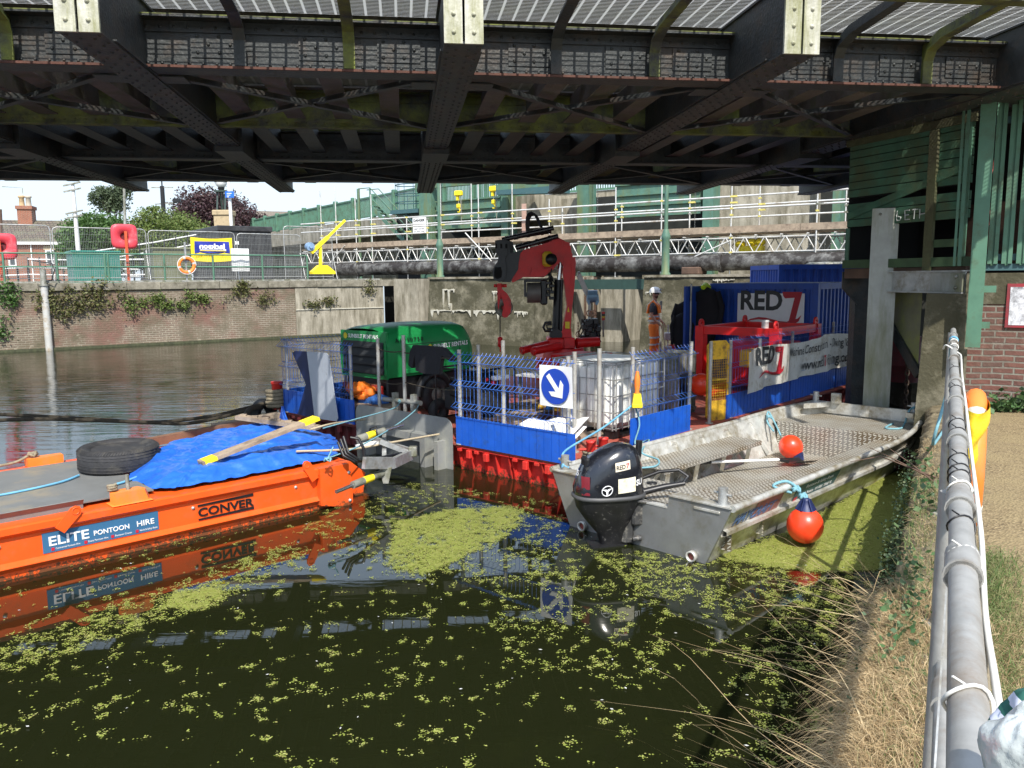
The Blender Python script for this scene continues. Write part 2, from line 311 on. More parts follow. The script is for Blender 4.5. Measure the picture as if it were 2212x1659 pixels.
RUBBER = mat('rubber', (.028, .028, .03), .75, 0, .3, 12, dirt=(.07, .065, .055), damt=.35, dscale=7, bump=.2)
BLACK = mat('black_paint', (.012, .012, .013), .4, 0, .3, 8)
BLACKG = mat('black_gloss', (.010, .011, .015), .16, 0, .3, 6, dirt=(.10, .10, .09), damt=.12, dscale=18, coat=.6)
WHITE = mat('white_paint', (.74, .74, .72), .5, 0, .06, 8, dirt=(.5, .48, .4), damt=.2)
SIGNW = mat('sign_white', (.80, .80, .79), .4, 0, .03, 5)
RED = mat('red_gloss', (.72, .014, .014), .42, 0, .12, 5, dirt=(.2, .02, .02), damt=.2, coat=.0)
SIGNR = mat('sign_red', (.48, .015, .03), .5, 0, .04, 4)
YEL = mat('yellow_paint', (.80, .48, .02), .5, 0, .12, 6, dirt=(.30, .14, .05), damt=.3, dscale=6)
YELB = mat('yellow_bright', (.86, .66, .02), .5, 0, .06, 6)
GRN = mat('compressor_green', (.012, .25, .065), .42, 0, .08, 4, dirt=(.02, .17, .05), damt=.2)
GRNP = mat('green_railing', (.08, .19, .125), .6, 0, .15, 6, dirt=(.06, .09, .05), damt=.4)
GRNS = mat('green_steel', (.08, .175, .13), .6, .05, .2, 3, dirt=(.13, .15, .05), damt=.5, dscale=1.6, streak=True)
GRNSB = mat('green_steel_blue', (.045, .11, .12), .6, .05, .15, 3, dirt=(.05, .09, .08), damt=.3)
SHED = mat('shed_green', (.05, .135, .08), .7, 0, .3, 3, dirt=(.075, .10, .045), damt=.5, dscale=2.2, bump=.3)
MOSSW = mat('mossy_timber', (.085, .09, .04), .85, 0, .35, 6, dirt=(.05, .045, .025), damt=.5, bump=.4)
WOOD = mat('wood_plank', (.32, .25, .18), .8, 0, .25, 5, dirt=(.15, .11, .08), damt=.4, dscale=4, bump=.2, streak=False)
WOODD = mat('wood_dark', (.10, .06, .04), .85, 0, .3, 5, bump=.3)
CONC = mat('concrete', (.34, .31, .24), .9, 0, .2, 2.5, dirt=(.10, .085, .05), damt=.62, dscale=1.3, bump=.5, bscale=18)
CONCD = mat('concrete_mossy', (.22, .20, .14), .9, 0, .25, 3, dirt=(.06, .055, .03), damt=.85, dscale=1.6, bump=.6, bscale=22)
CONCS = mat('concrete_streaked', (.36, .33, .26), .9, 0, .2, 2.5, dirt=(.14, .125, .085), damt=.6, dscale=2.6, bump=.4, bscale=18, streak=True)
STONE = mat('coping_stone', (.24, .22, .17), .9, 0, .25, 4, dirt=(.11, .10, .07), damt=.55, dscale=2.5, bump=.5, bscale=25)
LIME = mat('lime_bloom', (.47, .45, .37), .9, 0, .15, 9, bump=.4)
ROPE = mat('rope_grey', (.26, .22, .15), .9, 0, .3, 30, bump=.5, bscale=120)
ROPED = mat('rope_dark', (.055, .045, .03), .9, 0, .3, 30, bump=.4, bscale=80)
ROPEB = mat('rope_blue', (.17, .36, .42), .7, 0, .2, 40, bump=.4, bscale=150)
ROPET = mat('rope_tan', (.46, .38, .25), .85, 0, .2, 40)
CABLE = mat('cable_white', (.66, .65, .6), .5, 0, .08, 10)
HIVIS = mat('hivis_orange', (1.0, .22, .02), .6, 0, .08, 12)
SILVER = mat('reflective_tape', (.58, .58, .55), .35, .2, .05, 10)
SKIN = mat('skin', (.48, .26, .17), .55, 0, .08, 12)
CLOTHK = mat('black_cloth', (.014, .014, .017), .9, 0, .25, 8, bump=.3, bscale=30)
CLOTHG = mat('grey_cloth', (.055, .055, .06), .85, 0, .2, 10)
BANN = mat('banner_vinyl', (.74, .72, .66), .6, 0, .1, 4, dirt=(.38, .31, .2), damt=.35, dscale=4)
PLAST = mat('ibc_plastic', (.80, .80, .75), .35, 0, .06, 3, dirt=(.42, .40, .32), damt=.35, dscale=2.4)
PLASTD = mat('ibc_plastic_shaded_liquid', (.40, .41, .33), .35, 0, .08, 3)
BALL = mat('buoy_red', (.88, .055, .015), .35, 0, .06, 5, dirt=(.5, .05, .02), damt=.2, dscale=9, coat=.2)
NAVY = mat('navy_plastic', (.012, .022, .09), .5)
LBLUE = mat('label_blue', (.035, .13, .25), .5, 0, .05, 5)
SGNB = mat('sign_blue', (.01, .055, .40), .4, 0, .05, 5)
DARK = mat('shade_black', (.006, .006, .006), .9)  # near-black standing in for shade in gaps, openings and holes
PATHM = None
# ======================= THE BRIDGE OVERHEAD =======================
bridge = thing('road_bridge', 'low dark riveted steel girder bridge spanning overhead above the river and barge', 'bridge', BR)
ZB = 4.46; BX = [-11.65, -8.6, -5.55, -2.48, .57, 3.58, 6.65, 9.72, 12.8, 15.9]; GS = [8.3, 11.2, 14.2, 17.1]
def dome(mb, c, r, nrm=(0, 0, -1)):
    z = V3(nrm).normalized(); x = z.orthogonal().normalized(); y = z.cross(x); M = Matrix((x, y, z)).transposed().to_4x4(); M.translation = V3(c)
    mb.lathe([(r, 0), (r * .75, r * .5), (1e-5, r * .75)], M, 6)
for bx in BX:
    for (a, b, sh) in ((7.02, 12.55, 0.0), (13.5, 18.62, .03)):
        m = MB(); w2 = .165; z0 = ZB - sh
        m.box(bx - w2, bx + w2, a, b, z0, z0 + .02)                       # bottom cover plate
        m.box(bx - w2 - .02, bx + w2 + .02, a + .3, b - .05, z0 + .021, z0 + .036)
        for s_ in (-1, 1): m.box(bx + s_ * .13 - .009, bx + s_ * .13 + .009, a + .02, b - .02, z0 + .037, z0 + .62)
        m.box(bx - w2, bx + w2, a, b, z0 + .62, z0 + .64)
        if abs(bx) < 9 and a < 10 or -6 < bx < 8:
            n_ = int((b - a) / .1)
            for k in range(n_):
                for s_ in (-.125, -.055, .055, .125):
                    if (k + (abs(s_) > .1)) % 2: dome(m, (bx + s_, a + .08 + k * .1, z0), .017)
        m.build('cross_girder', STEEL, bridge)
    m = MB(); m.box(bx - .2, bx + .2, 12.556, 13.494, ZB - .07, ZB + .61); m.build('girder_joint_box', STEELM if bx < -6 else STEEL, bridge)
    m = MB()
    for s_ in (-1, 1): m.box(bx + s_ * .088 - .078, bx + s_ * .088 + .078, 6.99, 7.018, ZB - .005, ZB + .8)   # pair of pale end plates
    for s_ in (-1, 1):
        for k in range(5): dome(m, (bx + s_ * .085, 6.99, ZB + .085 + k * .145), .022, (0, -1, 0))
    m.build('end_plate', CAP, bridge)
for gi, s in enumerate(GS):
    zb, zt = (ZB + .05, 4.93)
    m = MB(); L0, L1 = -13.0, 17.5; G2 = gi == 1
    m.box(L0, L1, s - (.05 if G2 else .15), s + (.05 if G2 else .15), zb - .02, zb); m.box(L0, L1, s - .15, s + .15, zt + .011, zt + .03)
    m.box(L0, L1, s - .008, s + .008, zb + .001, zt + .01)
    m.box(L0, L1, s - .025, s - .0081, zb + .001, zb + .09); m.box(L0, L1, s - .025, s - .0081, zt - .09, zt + .01)
    x = L0 + .05
    while x < L1:
        if -8 < x < 10:
            dome(m, (x, s - .025, zb + .045), .016, (0, -1, 0))
            if gi == 0: dome(m, (x, s - .025, zt - .045), .016, (0, -1, 0))
        x += .125
    if gi == 0:                                                        # splice plates with bolt groups
        for bx in BX:
            for dx in (-.75, .55, 1.55):
                m.box(bx + dx, bx + dx + .42, s - .024, s - .0082, zb + .1, zt - .1)
                for i in range(4):
                    for j in range(3):
                        if (i + j) % 2 == 0: dome(m, (bx + dx + .06 + i * .1, s - .0245, zb + .15 + j * .075), .019, (0, -1, 0))
    m.build('main_girder', STEELM if G2 else STEEL, bridge)
    m = MB(); m.box(L0, L1, s - .152, s + .152, zt + .0305, zt + .04); m.build('girder_top_edge', STEELM, bridge)
    if gi == 0:
        m = MB(); m.box(L0, L1, s - .151, s - .13, zb - .022, zb + .0005); m.build('lower_flange_edge', RUSTY, bridge)
# outriggers that carry the near footway, three to a bay
for bx in BX[:-1]:
    for k in (1, 2):
        x = bx + k * 3.05 / 3; m = MB()
        m.prism([(8.27, 4.52), (8.27, 4.93), (8.0, 5.03), (6.2, 5.13), (6.2, 5.05), (7.9, 4.93), (8.13, 4.86), (8.18, 4.75), (8.18, 4.52)], x - .008, x + .008, axis='x')
        m.prism([(8.18, 4.52), (8.18, 4.75), (8.13, 4.86), (7.9, 4.93), (6.2, 5.05), (6.2, 5.035), (7.89, 4.915), (8.115, 4.845), (8.165, 4.75), (8.165, 4.52)], x - .055, x + .055, axis='x')
        m.build('footway_bracket', STEEL if k == 1 else STEELM, bridge)
m = MB(); m.box(-13, 17.5, 7.02, 7.06, 4.985, 5.35); m.box(-13, 17.5, 6.95, 7.1, 4.965, 4.984)
m.build('edge_beam', STEELM, bridge)
GRT = grating('footway_grating', (.62, .63, .61), .040, .15, .012, .026, .5, .0, ax=(1, 0))
GRT2 = grating('deck_grating', (.40, .36, .28), .05, .2, .02, .031, .6, .0, ax=(1, 0))
GRT3 = grating('open_grating', (.40, .36, .28), .05, .2, .010, .02, .6, .0, ax=(1, 0))
def sheet(name, x0, x1, y0, y1, z, mt, parent):
    m = MB(); m.quad((x0, y0, z), (x1, y0, z), (x1, y1, z), (x0, y1, z)); return m.build(name, mt, parent)
sheet('footway_grating', -13, 17.5, 7.07, 8.62, 5.15, GRT, bridge)
sheet('far_footway_grating', -13, 17.5, 16.6, 18.3, 5.12, GRT3, bridge)
for y0, y1 in ((8.75, 9.35), (9.62, 10.1), (10.35, 11.1), (11.3, 12.3), (12.5, 14.0)): sheet('deck_grating', -13, 17.5, y0, y1, 5.0, GRT2, bridge)
m = MB(); m.box(-13, 17.5, 14.6, 16.6, 5.02, 5.1)
for i in range(240): m.box(-13 + i * .127, -13 + i * .127 + .07, 14.62, 16.2, 4.97, 5.018)
m.build('deck_plates', STEELM, bridge)
m = MB()
for y in (9.36, 10.11, 10.9, 11.9, 13.1): m.box(-13, 17.5, y, y + .22, 4.955, 4.98)
m.build('deck_board', STEELB, bridge)
# small longitudinal-way stringers, a wide flat flange and a web each
xs = [-12.9 + .61 * i for i in range(50)]
for i, x in enumerate(xs):
    if min(abs(x - b) for b in BX) < .3: continue
    for (a, b) in ((8.5, 11.1), (11.3, 14.0), (14.35, 16.95), (17.25, 18.3)):
        if (a > 14) and i % 2: continue
        m = MB(); m.box(x - .115, x + .115, a, b, 4.60, 4.615); m.box(x - .007, x + .007, a, b, 4.616, 4.95); m.box(x - .12, x + .12, a + .05, a + .3, 4.616, 4.66)
        m.build('stringer', STEELB if a < 11 else (STEEL if a < 14 else STEELM), bridge)
for i in range(len(BX) - 1):                                          # crossed bracing bars in each bay
    for a, b in ((GS[0], GS[1]), (GS[1] + .05, GS[2]), (GS[2], GS[3])):
        if a == GS[1] + .05: continue
        x0, x1 = BX[i] + .2, BX[i + 1] - .2
        for j, (p, q) in enumerate((((x0, a + .2), (x1, b - .15)), ((x1, a + .2), (x0, b - .15)))):
            m = MB(); z = ZB + .03 + j * .025; m.bar((p[0], p[1], z), (q[0], q[1], z), .075, .012); m.bar((p[0], p[1], z + .03), (q[0], q[1], z + .03), .012, .05)
            m.build('cross_brace', STEEL, bridge)
    x = BX[i]
    for sx in (.17, -.42): m = MB(); m.box(x + sx, x + sx + .25, GS[0] + .17, GS[0] + .45, ZB + .012, ZB + .022); m.build('gusset_plate', STEEL, bridge)
m = MB(); m.box(-13, 17.5, 18.35, 18.42, 4.68, 5.3); m.box(-13, 17.5, 18.26, 18.5, 4.66, 4.679)
for i in range(120): m.box(-13 + i * .254, -13 + i * .254 + .012, 18.28, 18.35, 4.7, 5.0)
m.build('far_edge_beam', STEEL, bridge)
m = MB(); m.box(-13, 17.5, 9.6, 16.2, 5.9, 6.0)                            # the carriageway above the open deck
m.build('carriageway', CONCD, bridge)
# ======================= WATER, BANKS, WALLS =======================
def water_mat():
    m = bpy.data.materials.new('river_water'); m.use_nodes = True; n = m.node_tree; b = n.nodes['Principled BSDF']; N = n.nodes.new; L = n.links.new
    b.inputs['Base Color'].default_value = (.010, .012, .004, 1); b.inputs['Roughness'].default_value = .015; b.inputs['IOR'].default_value = 1.5
    g = N('ShaderNodeNewGeometry'); sp = N('ShaderNodeSeparateXYZ'); L(g.outputs['Position'], sp.inputs[0])
    mp = N('ShaderNodeMapping'); mp.inputs['Scale'].default_value = (.55, 2.6, 1); mp.inputs['Rotation'].default_value = (0, 0, .35); L(g.outputs['Position'], mp.inputs[0])
    z1 = N('ShaderNodeTexNoise'); z1.inputs['Scale'].default_value = 1.9; z1.inputs['Detail'].default_value = 5; z1.inputs['Distortion'].default_value = .5; L(mp.outputs[0], z1.inputs['Vector'])
    z2 = N('ShaderNodeTexNoise'); z2.inputs['Scale'].default_value = .9; z2.inputs['Detail'].default_value = 2; L(g.outputs['Position'], z2.inputs['Vector'])
    d = N('ShaderNodeMapRange'); d.inputs[1].default_value = 8.5; d.inputs[2].default_value = 17; d.inputs[3].default_value = 0.012; d.inputs[4].default_value = .34; L(sp.outputs[1], d.inputs[0])
    mu = N('ShaderNodeMath'); mu.operation = 'MULTIPLY'; L(z1.outputs[0], mu.inputs[0]); L(z2.outputs[0], mu.inputs[1])
    bp = N('ShaderNodeBump'); bp.inputs['Distance'].default_value = .09; L(mu.outputs[0], bp.inputs['Height']); L(d.outputs[0], bp.inputs['Strength']); L(bp.outputs[0], b.inputs['Normal'])
    return m
m = MB(); m.quad((-400, -40, 0), (400, -40, 0), (400, 500, 0), (-400, 500, 0)); struct(m.build('water', water_mat()))
# --- near bank (BK frame: x inland, y along the edge)
def soil_mat():
    m = bpy.data.materials.new('dry_path_soil'); m.use_nodes = True; n = m.node_tree; b = n.nodes['Principled BSDF']; N = n.nodes.new; L = n.links.new
    tc = N('ShaderNodeTexCoord'); v = N('ShaderNodeTexVoronoi'); v.inputs['Scale'].default_value = 55; L(tc.outputs['Object'], v.inputs['Vector'])
    cr = N('ShaderNodeValToRGB'); e = cr.color_ramp.elements; e[0].color = (.10, .07, .033, 1); e[1].color = (.34, .26, .14, 1); e.new(.5).color = (.21, .155, .08, 1)
    L(v.outputs['Color'], cr.inputs[0]); z = N('ShaderNodeTexNoise'); z.inputs['Scale'].default_value = 3; z.inputs['Detail'].default_value = 8; L(tc.outputs['Object'], z.inputs['Vector'])
    mx = N('ShaderNodeMix'); mx.data_type = 'RGBA'; mx.inputs[7].default_value = (.25, .19, .095, 1); r = N('ShaderNodeMapRange'); r.inputs[1].default_value = .35; r.inputs[2].default_value = .65; L(z.outputs[0], r.inputs[0]); L(r.outputs[0], mx.inputs[0]); L(cr.outputs[0], mx.inputs[6])
    L(mx.outputs[2], b.inputs['Base Color']); b.inputs['Roughness'].default_value = .95
    ad = N('ShaderNodeMath'); ad.operation = 'ADD'; L(v.outputs['Distance'], ad.inputs[0]); L(z.outputs[0], ad.inputs[1])
    bp = N('ShaderNodeBump'); bp.inputs['Strength'].default_value = .8; bp.inputs['Distance'].default_value = .012; L(ad.outputs[0], bp.inputs['Height']); L(bp.outputs[0], b.inputs['Normal']); return m
SOIL = soil_mat()
m = MB(); m.grid(lambda u, v: V3(.12 + u * 14, -6 + v * 17.44, .85 + .012 * math.sin(u * 60 + v * 9) + .01 * math.sin(v * 55) - .02 * (u < .001)), 40, 60)
struct(m.build('path', SOIL, fr=BK))
m = MB()
def qedge(u, v):                                                      # rough rounded stone edge
    y = -4 + v * 15.44; prof = [(-.175, -.6), (-.175, .55), (-.17, .78), (-.12, .835), (-.02, .85), (.13, .845)]
    k = u * 5; i = min(int(k), 4); f = k - i; x = prof[i][0] * (1 - f) + prof[i + 1][0] * f; z = prof[i][1] * (1 - f) + prof[i + 1][1] * f
    r = .014 * math.sin(y * 7.1 + z * 9) + .011 * math.sin(y * 17.3 + z * 21) + .007 * math.sin(y * 41)
    return V3(x + r * (u < .75), y, z + r * .7)
m.grid(qedge, 20, 520)
nq = m.build('near_quay_wall', mat('quay_crust', (.20, .165, .10), .95, 0, .35, 7, dirt=(.09, .07, .035), damt=.6, dscale=5, bump=1, bscale=35), fr=BK); tag(nq, 'rough mossy stone quay edge beside the near footpath', 'wall')
BRK = brickmat('brick_wall_red', (.165, .068, .05), (.105, .052, .042), (.20, .185, .15), stain=(.10, .075, .055), samt=.5)
t = thing('brick_wall', 'red brick wall with concrete band and weathered white notice at the end of the path', 'wall', BK, (.2, 11.45, .85))
m = MB(); m.box(-.02, 5, 0, .3, -.9, 1.28); m.build('brickwork', BRK, t)
m = MB(); m.box(-.03, 5, -.012, .3, 1.281, 1.66); m.build('concrete_band', CONCD, t)
m = MB()
a = Fr(*BK.w(.2, 11.45)[:2], BK.a)
p0, p1 = a.h(2177, 605), a.h(2240, 690)
m.box(p0.x, p0.x + 1.0, -.03, -.013, 1.0, 1.53); m.build('notice_frame', mat('frame_red', (.28, .02, .03), .6, dirt=(.1, .03, .03)), t)
m = MB(); m.box(p0.x + .035, p0.x + .97, -.034, -.0305, 1.03, 1.49); m.build('notice_panel', mat('weathered_notice', (.62, .63, .66), .6, 0, .06, 6, dirt=(.10, .10, .11), damt=.42, dscale=9), t)
# --- far quay
BRF = brickmat('brick_far_quay', (.20, .145, .105), (.15, .118, .088), (.33, .29, .22), bw=.24, bh=.082, ms=.014, stain=(.12, .105, .065), samt=.7, sscale=1.3, red=(.20, .105, .08))
XC = FW.h(640, 700, 0).x; XE = 15.2
t = thing('far_quay_wall', 'old brick river wall with stone coping and a concrete end across the water', 'wall', FW)
m = MB(); m.box(-45, XC, 0, 1, -.8, 2.165); m.build('brickwork', BRF, t)
m = MB(); m.box(XC + .01, XE, -.02, 1, -.8, 2.17); m.build('concrete_face', CONCS, t)
m = MB(); m.box(XC + .0, XE, -.06, .5, 1.18, 1.22); m.build('ledge', LIME, t)
m = MB(); x = -45.0
while x < XE:
    w_ = random.uniform(.75, 1.25); dz = random.uniform(-.012, .012); m.cbox(x, x + w_ - .012, -.07 + random.uniform(-.02, .01), 1.0, 2.172, 2.46 + dz, .015); x += w_
m.build('coping', STONE, t)
m = MB(); m.box(-45, XE, .06, .16, 2.47, 2.53); m.build('kerb_rail', GALVD, t)
m = MB(); m.box(-45, XC + 2, -.12, -.001, -.3, .09); m.build('weed_line', mat('waterline_weed', (.055, .06, .03), .9, 0, .5, 8, bump=.8), t)
m = MB(); m.quad((-300, 1, 2.44), (15.2, 1, 2.44), (60, 300, 2.44), (-300, 300, 2.44))
struct(m.build('far_ground', mat('tarmac_far', (.22, .21, .19), .95, 0, .15, 1.5), fr=FW))

# ======================= THE WEIR: piers, pipe, gates =======================
def wx(px, y=0.0, py=600): return WR.h(px, py, y).x
def wz(px, py, y=0.0): return WR.h(px, py, y).z
PY = -4.5
def pier(x0, x1, label, lime):
    t = thing('weir_pier', label, 'pier', WR, (0, 0, 0), group='concrete piers of the weir')
    def f(u, v, side=0):
        z = -1 + v * 3.48; k = .16 * (1 - v)
        r = .02 * math.sin(u * 19 + v * 13) * math.sin(v * 9 + u * 5)
        return V3(x0 - k * .9 + u * (x1 - x0 + k * 1.2), PY - k + r, z)
    m = MB(); m.grid(f, 24, 24, False)
    m.add([V3(x0 - .16, PY - .16, -1), V3(x0, PY, 2.48), V3(x0, 2.5, 2.48), V3(x0 - .16, 2.5, -1)], [(0, 1, 2, 3)])
    m.add([V3(x1 + .05, PY - .16, -1), V3(x1, PY, 2.48), V3(x1, 2.5, 2.48), V3(x1 + .05, 2.5, -1)], [(3, 2, 1, 0)])
    m.build('pier_body', CONCD, t)
    m = MB(); m.box(x0 - .05, x1 + .05, PY - .06, 2.5, 2.482, 2.56); m.build('pier_cap', CONC, t)
    m = MB(); rr = random.Random(int(x0 * 10))
    for (u0, u1, v, dr) in lime:                                       # ragged bloom on the joint and runs below it
        pts = []; n_ = 26; zc = -1 + v * 3.48
        xa, xb = x0 + u0 * (x1 - x0), x0 + u1 * (x1 - x0)
        top = [(xa + (xb - xa) * i / n_, zc + rr.uniform(.0, .04)) for i in range(n_ + 1)]
        bot = [(xa + (xb - xa) * i / n_, zc - rr.choice([.0, .01, .02, .03, .1, dr * rr.random()])) for i in range(n_ + 1)]
        kk = .16 * (1 - v)
        m.prism(top + bot[::-1], PY - kk - .045, PY - kk + .02); m.build('lime_bloom', LIME, t); m = MB()
    return t
p1 = pier(wx(928, PY), wx(1155, PY), 'stained grey-brown pier with white lime runs left of the crane', [(.02, .42, .65, .3), (.45, .8, .652, .5), (.83, .95, .648, .3), (.14, .26, .88, .8), (.62, .70, .86, .8), (.2, .23, .72, .4)])
p2 = pier(wx(1392, PY), wx(1640, PY), 'mossy grey pier behind the worker in orange', [(.3, .75, .42, .08), (.02, .12, .86, .25), (.62, .8, .97, .15)])
t = thing('weir_gate_bay', 'streaked concrete pillars with dark gate slots between the piers', 'weir', WR)
for a_, b_, y_ in ((850, 902, -1.2), (1170, 1246, -1.6), (1298, 1343, -1.2)):
    m = MB(); m.box(wx(a_, y_), wx(b_, y_), y_, 2, -1, 2.5); m.build('pillar', CONCS, t)
for a_, b_ in ((832, 925), (1150, 1420), (1640, 2150)):
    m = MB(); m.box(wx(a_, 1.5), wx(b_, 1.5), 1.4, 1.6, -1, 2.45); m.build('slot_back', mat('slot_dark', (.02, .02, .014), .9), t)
m = MB()
for a_, y_ in ((912, -.5), (1262, -1), (1285, -.8)): m.box(wx(a_, y_) - .05, wx(a_, y_) + .05, y_, y_ + .1, -1, 2.5)
m.build('gate_guide', WOODD, t)
m = MB(); m.box(wx(1100, -2), wx(1420, -2), -2.2, -1.9, 2.05, 2.42); m.build('walkway_beam', mat('walkway_dark_green', (.02, .05, .04), .6), t)
# pipeline
t = thing('pipeline', 'long blackened pipe crossing the weir on blocks under the scaffold', 'pipe', WR)
pm = mat('pipe_paint', (.20, .20, .19), .65, .1, .3, 4, dirt=(.022, .018, .016), damt=.85, dscale=2.6, streak=False, bump=.3)
def pipeprof(x): return .30
x0, x1 = wx(700), 34
m = MB(); xs_ = [x0 + i * (x1 - x0) / 60 for i in range(61)]; m.tube([(x, 0, 3.0) for x in xs_], .30, 20); m.build('pipe', pm, t)
m = MB()
for px in (777, 1090, 1558): m.tube([(wx(px) - .06, 0, 3.0), (wx(px) + .06, 0, 3.0)], .37, 20)
m.build('flange', pm, t)
m = MB()
for px in (1100, 1500): m.cbox(wx(px) - .35, wx(px) + .35, -.5, .4, 2.562, 2.85, .04)
m.build('support_block', WOODD, t)
# gates and steel frame behind
t = thing('sluice_gate_frame', 'green steel sluice gates and columns behind the scaffold walkway', 'sluice gate', WR)
GY = 3.0
def rect(m, px0, px1, py0, py1, y, dy, top=None):
    a_, b_ = WR.h(px0, py1, y), WR.h(px1, py1, y); zt = top if top else WR.h(px0, py0, y).z
    m.box(a_.x, b_.x, y, y + dy, WR.h(px1, py1, y).z, zt)
for px0, px1 in ((917, 943), (1091, 1106), (1253, 1276), (1520, 1542), (1795, 1812)):
    m = MB(); m.box(wx(px0, GY), wx(px1, GY), GY - .3, GY + .5, 2.2, 8); m.build('column', GRNS, t)
for px0, px1, za, zb_ in ((945, 1090, 4.95, 6.35), (1326, 1518, 5.05, 6.9)):
    m = MB(); xa, xb = wx(px0, GY) + .1, wx(px1, GY) - .1; m.box(xa, xb, GY - .1, GY + .1, za, zb_)
    for k in range(4): m.box(xa, xb, GY - .2, GY - .1, za + k * .45, za + k * .45 + .05)
    m.build('gate_leaf', GRNS, t)
m = MB(); m.box(wx(911, GY), wx(1092, GY), GY - .35, GY - .1, 7.0, 7.35); m.box(wx(1106, GY), wx(1253, GY), GY - 1.3, GY - .6, 6.5, 6.75); m.build('cross_beam', GRNS, t)
m = MB(); m.prism([(wx(1108, GY), 6.3), (wx(1252, GY), 6.15), (wx(1252, GY), 6.49), (wx(1108, GY), 6.49)], GY - 1.35, GY - .9); m.build('gantry_panel', GRNSB, t)
m = MB()
for px in (957, 1104, 1290, 1498):                                     # lifting chains
    x = wx(px, GY - .5)
    for k in range(60): m.tube([(x, GY - .5, 4.3 + k * .07), (x + .02 * (k % 2), GY - .5, 4.35 + k * .07)], .022, 4)
m.build('lifting_chain', mat('chain', (.16, .16, .15), .5, .6), t)
t = thing('concrete_abutment', 'tall streaked concrete abutment wall behind the right end of the scaffold', 'wall', WR)
m = MB(); m.box(wx(1543, GY + 1), wx(1745, GY + 1), GY + .8, GY + 5, 2.2, 9); m.build('abutment_face', CONCS, t)
m = MB(); m.box(wx(1106, GY + 1.4), wx(1253, GY + 1.4), GY + 1.4, GY + 2, 2, 6.2); m.build('infill_wall', CONCS, t)
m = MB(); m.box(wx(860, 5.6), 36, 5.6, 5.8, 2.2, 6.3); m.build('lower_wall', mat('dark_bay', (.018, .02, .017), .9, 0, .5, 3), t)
m = MB(); m.box(wx(1750, 6), 36, 6, 6.2, 2.2, 9); m.build('wing_wall', CONCD, t)
# ======================= SCAFFOLD WALKWAY =======================
t = thing('scaffold_walkway', 'long galvanised tube scaffold walkway with plank toe board crossing the weir', 'scaffold', WR)
SCAF = mat('scaffold_tube', (.66, .66, .63), .4, .25, .15, 6, dirt=(.33, .27, .2), damt=.35)
COUP = mat('coupler_yellow', (.60, .52, .14), .5, 0, .3, 9)
X0, X1 = wx(655), 31.0
for z, y in ((5.37, 0), (5.15, 1.3), (4.94, 0), (4.71, 1.3)): m = MB(); m.tube([(X0, y, z), (X1, y, z)], .036, 6); m.build('guard_rail', SCAF, t)
for y in (0, 1.3):
    m = MB()
    for z in (3.88, 3.36): m.tube([(X0, y, z), (X1, y, z)], .026, 6)
    x = X0
    while x < X1:
        m.tube([(x, y, 3.36), (x + .3, y, 3.88)], .022, 5); m.tube([(x + .34, y, 3.88), (x + .64, y, 3.36)], .022, 5); m.tube([(x + .66, y, 3.36), (x + .66, y, 3.88)], .016, 4) if int(x * 3) % 3 == 0 else None; x += .72
    m.build('lattice_beam', SCAF, t)
m = MB(); x = X0 + .6
while x < X1:
    L_ = random.uniform(2.9, 3.9); m.box(x, min(x + L_, X1) - .01, -.08 - random.random() * .01, -.045, 4.06, 4.30); x += L_
x = X0
for k in range(5): m.box(X0, X1, .0 + k * .26, .0 + k * .26 + .225, 4.02, 4.055)
m.build('toe_board', WOOD, t)
m = MB(); x = X0 + .4
while x < X1: m.tube([(x, -.25, 3.95), (x, 1.6, 3.95)], .026, 5); x += .9
x = X0 + .2
m.build('transom_tube', SCAF, t)
ups = [(700, 412, 0), (732, 402, 0), (774, 415, 0), (808, 420, 0), (883, 470, 0), (927, 475, 1.3), (956, 380, 0), (1022, 395, 1.3), (1037, 395, 0), (1109, 395, 1.3), (1188, 430, 1.3), (1216, 450, 0), (1330, 405, 0), (1343, 440, 1.3), (1428, 380, 0), (1488, 405, 1.3), (1577, 390, 0), (1637, 395, 1.3), (1760, 415, 0), (1821, 405, 1.3)]
for px, py, y in ups:
    m = MB(); x = wx(px, y); m.tube([(x, y - .05, 2.5 if y == 0 else 3.3), (x, y - .05, WR.h(px, py, y).z)], .026, 6); o = m.build('standard', SCAF, t)
    for z in (5.37, 4.94, 3.88, 3.36, 5.15, 4.71):
        if random.random() < .55:
            m = MB(); L_ = random.choice([.06, .06, .25]); m.box(x - .045, x + L_ * .8, y - .085, y + .03, z - .03, z + .03); m.build('coupler', COUP if random.random() < .75 else GALVD, o)
for pa, pb, y in (((1005, 503), (1095, 600), -.15), ((1448, 578), (1577, 520), -.15), ((745, 530), (700, 585), -.1)):
    a_, b_ = WR.h(*pa, y), WR.h(*pb, y); m = MB(); m.tube([a_, b_], .026, 6); m.build('brace_tube', SCAF, t)
m = MB(); m.box(wx(1132, .3) - .1, wx(1132, .3) + .12, .3, .34, 4.0, WR.h(1132, 440, .3).z); m.build('upright_plank', mat('plank_pink', (.42, .27, .21), .8, 0, .2, 4), t)
t = thing('yellow_cover', 'yellow plastic equipment lying inside the scaffold lattice', 'equipment', WR)
m = MB()
for px in (1597, 1622, 1640): m.ball((wx(px, .6), .6, 3.62 + .05 * (px % 3)), .17, 10, 6, (1.2, 1, .8))
m.box(wx(1596, .6), wx(1645, .6), .5, .9, 3.35, 3.6); m.build('shell', YELB, t)
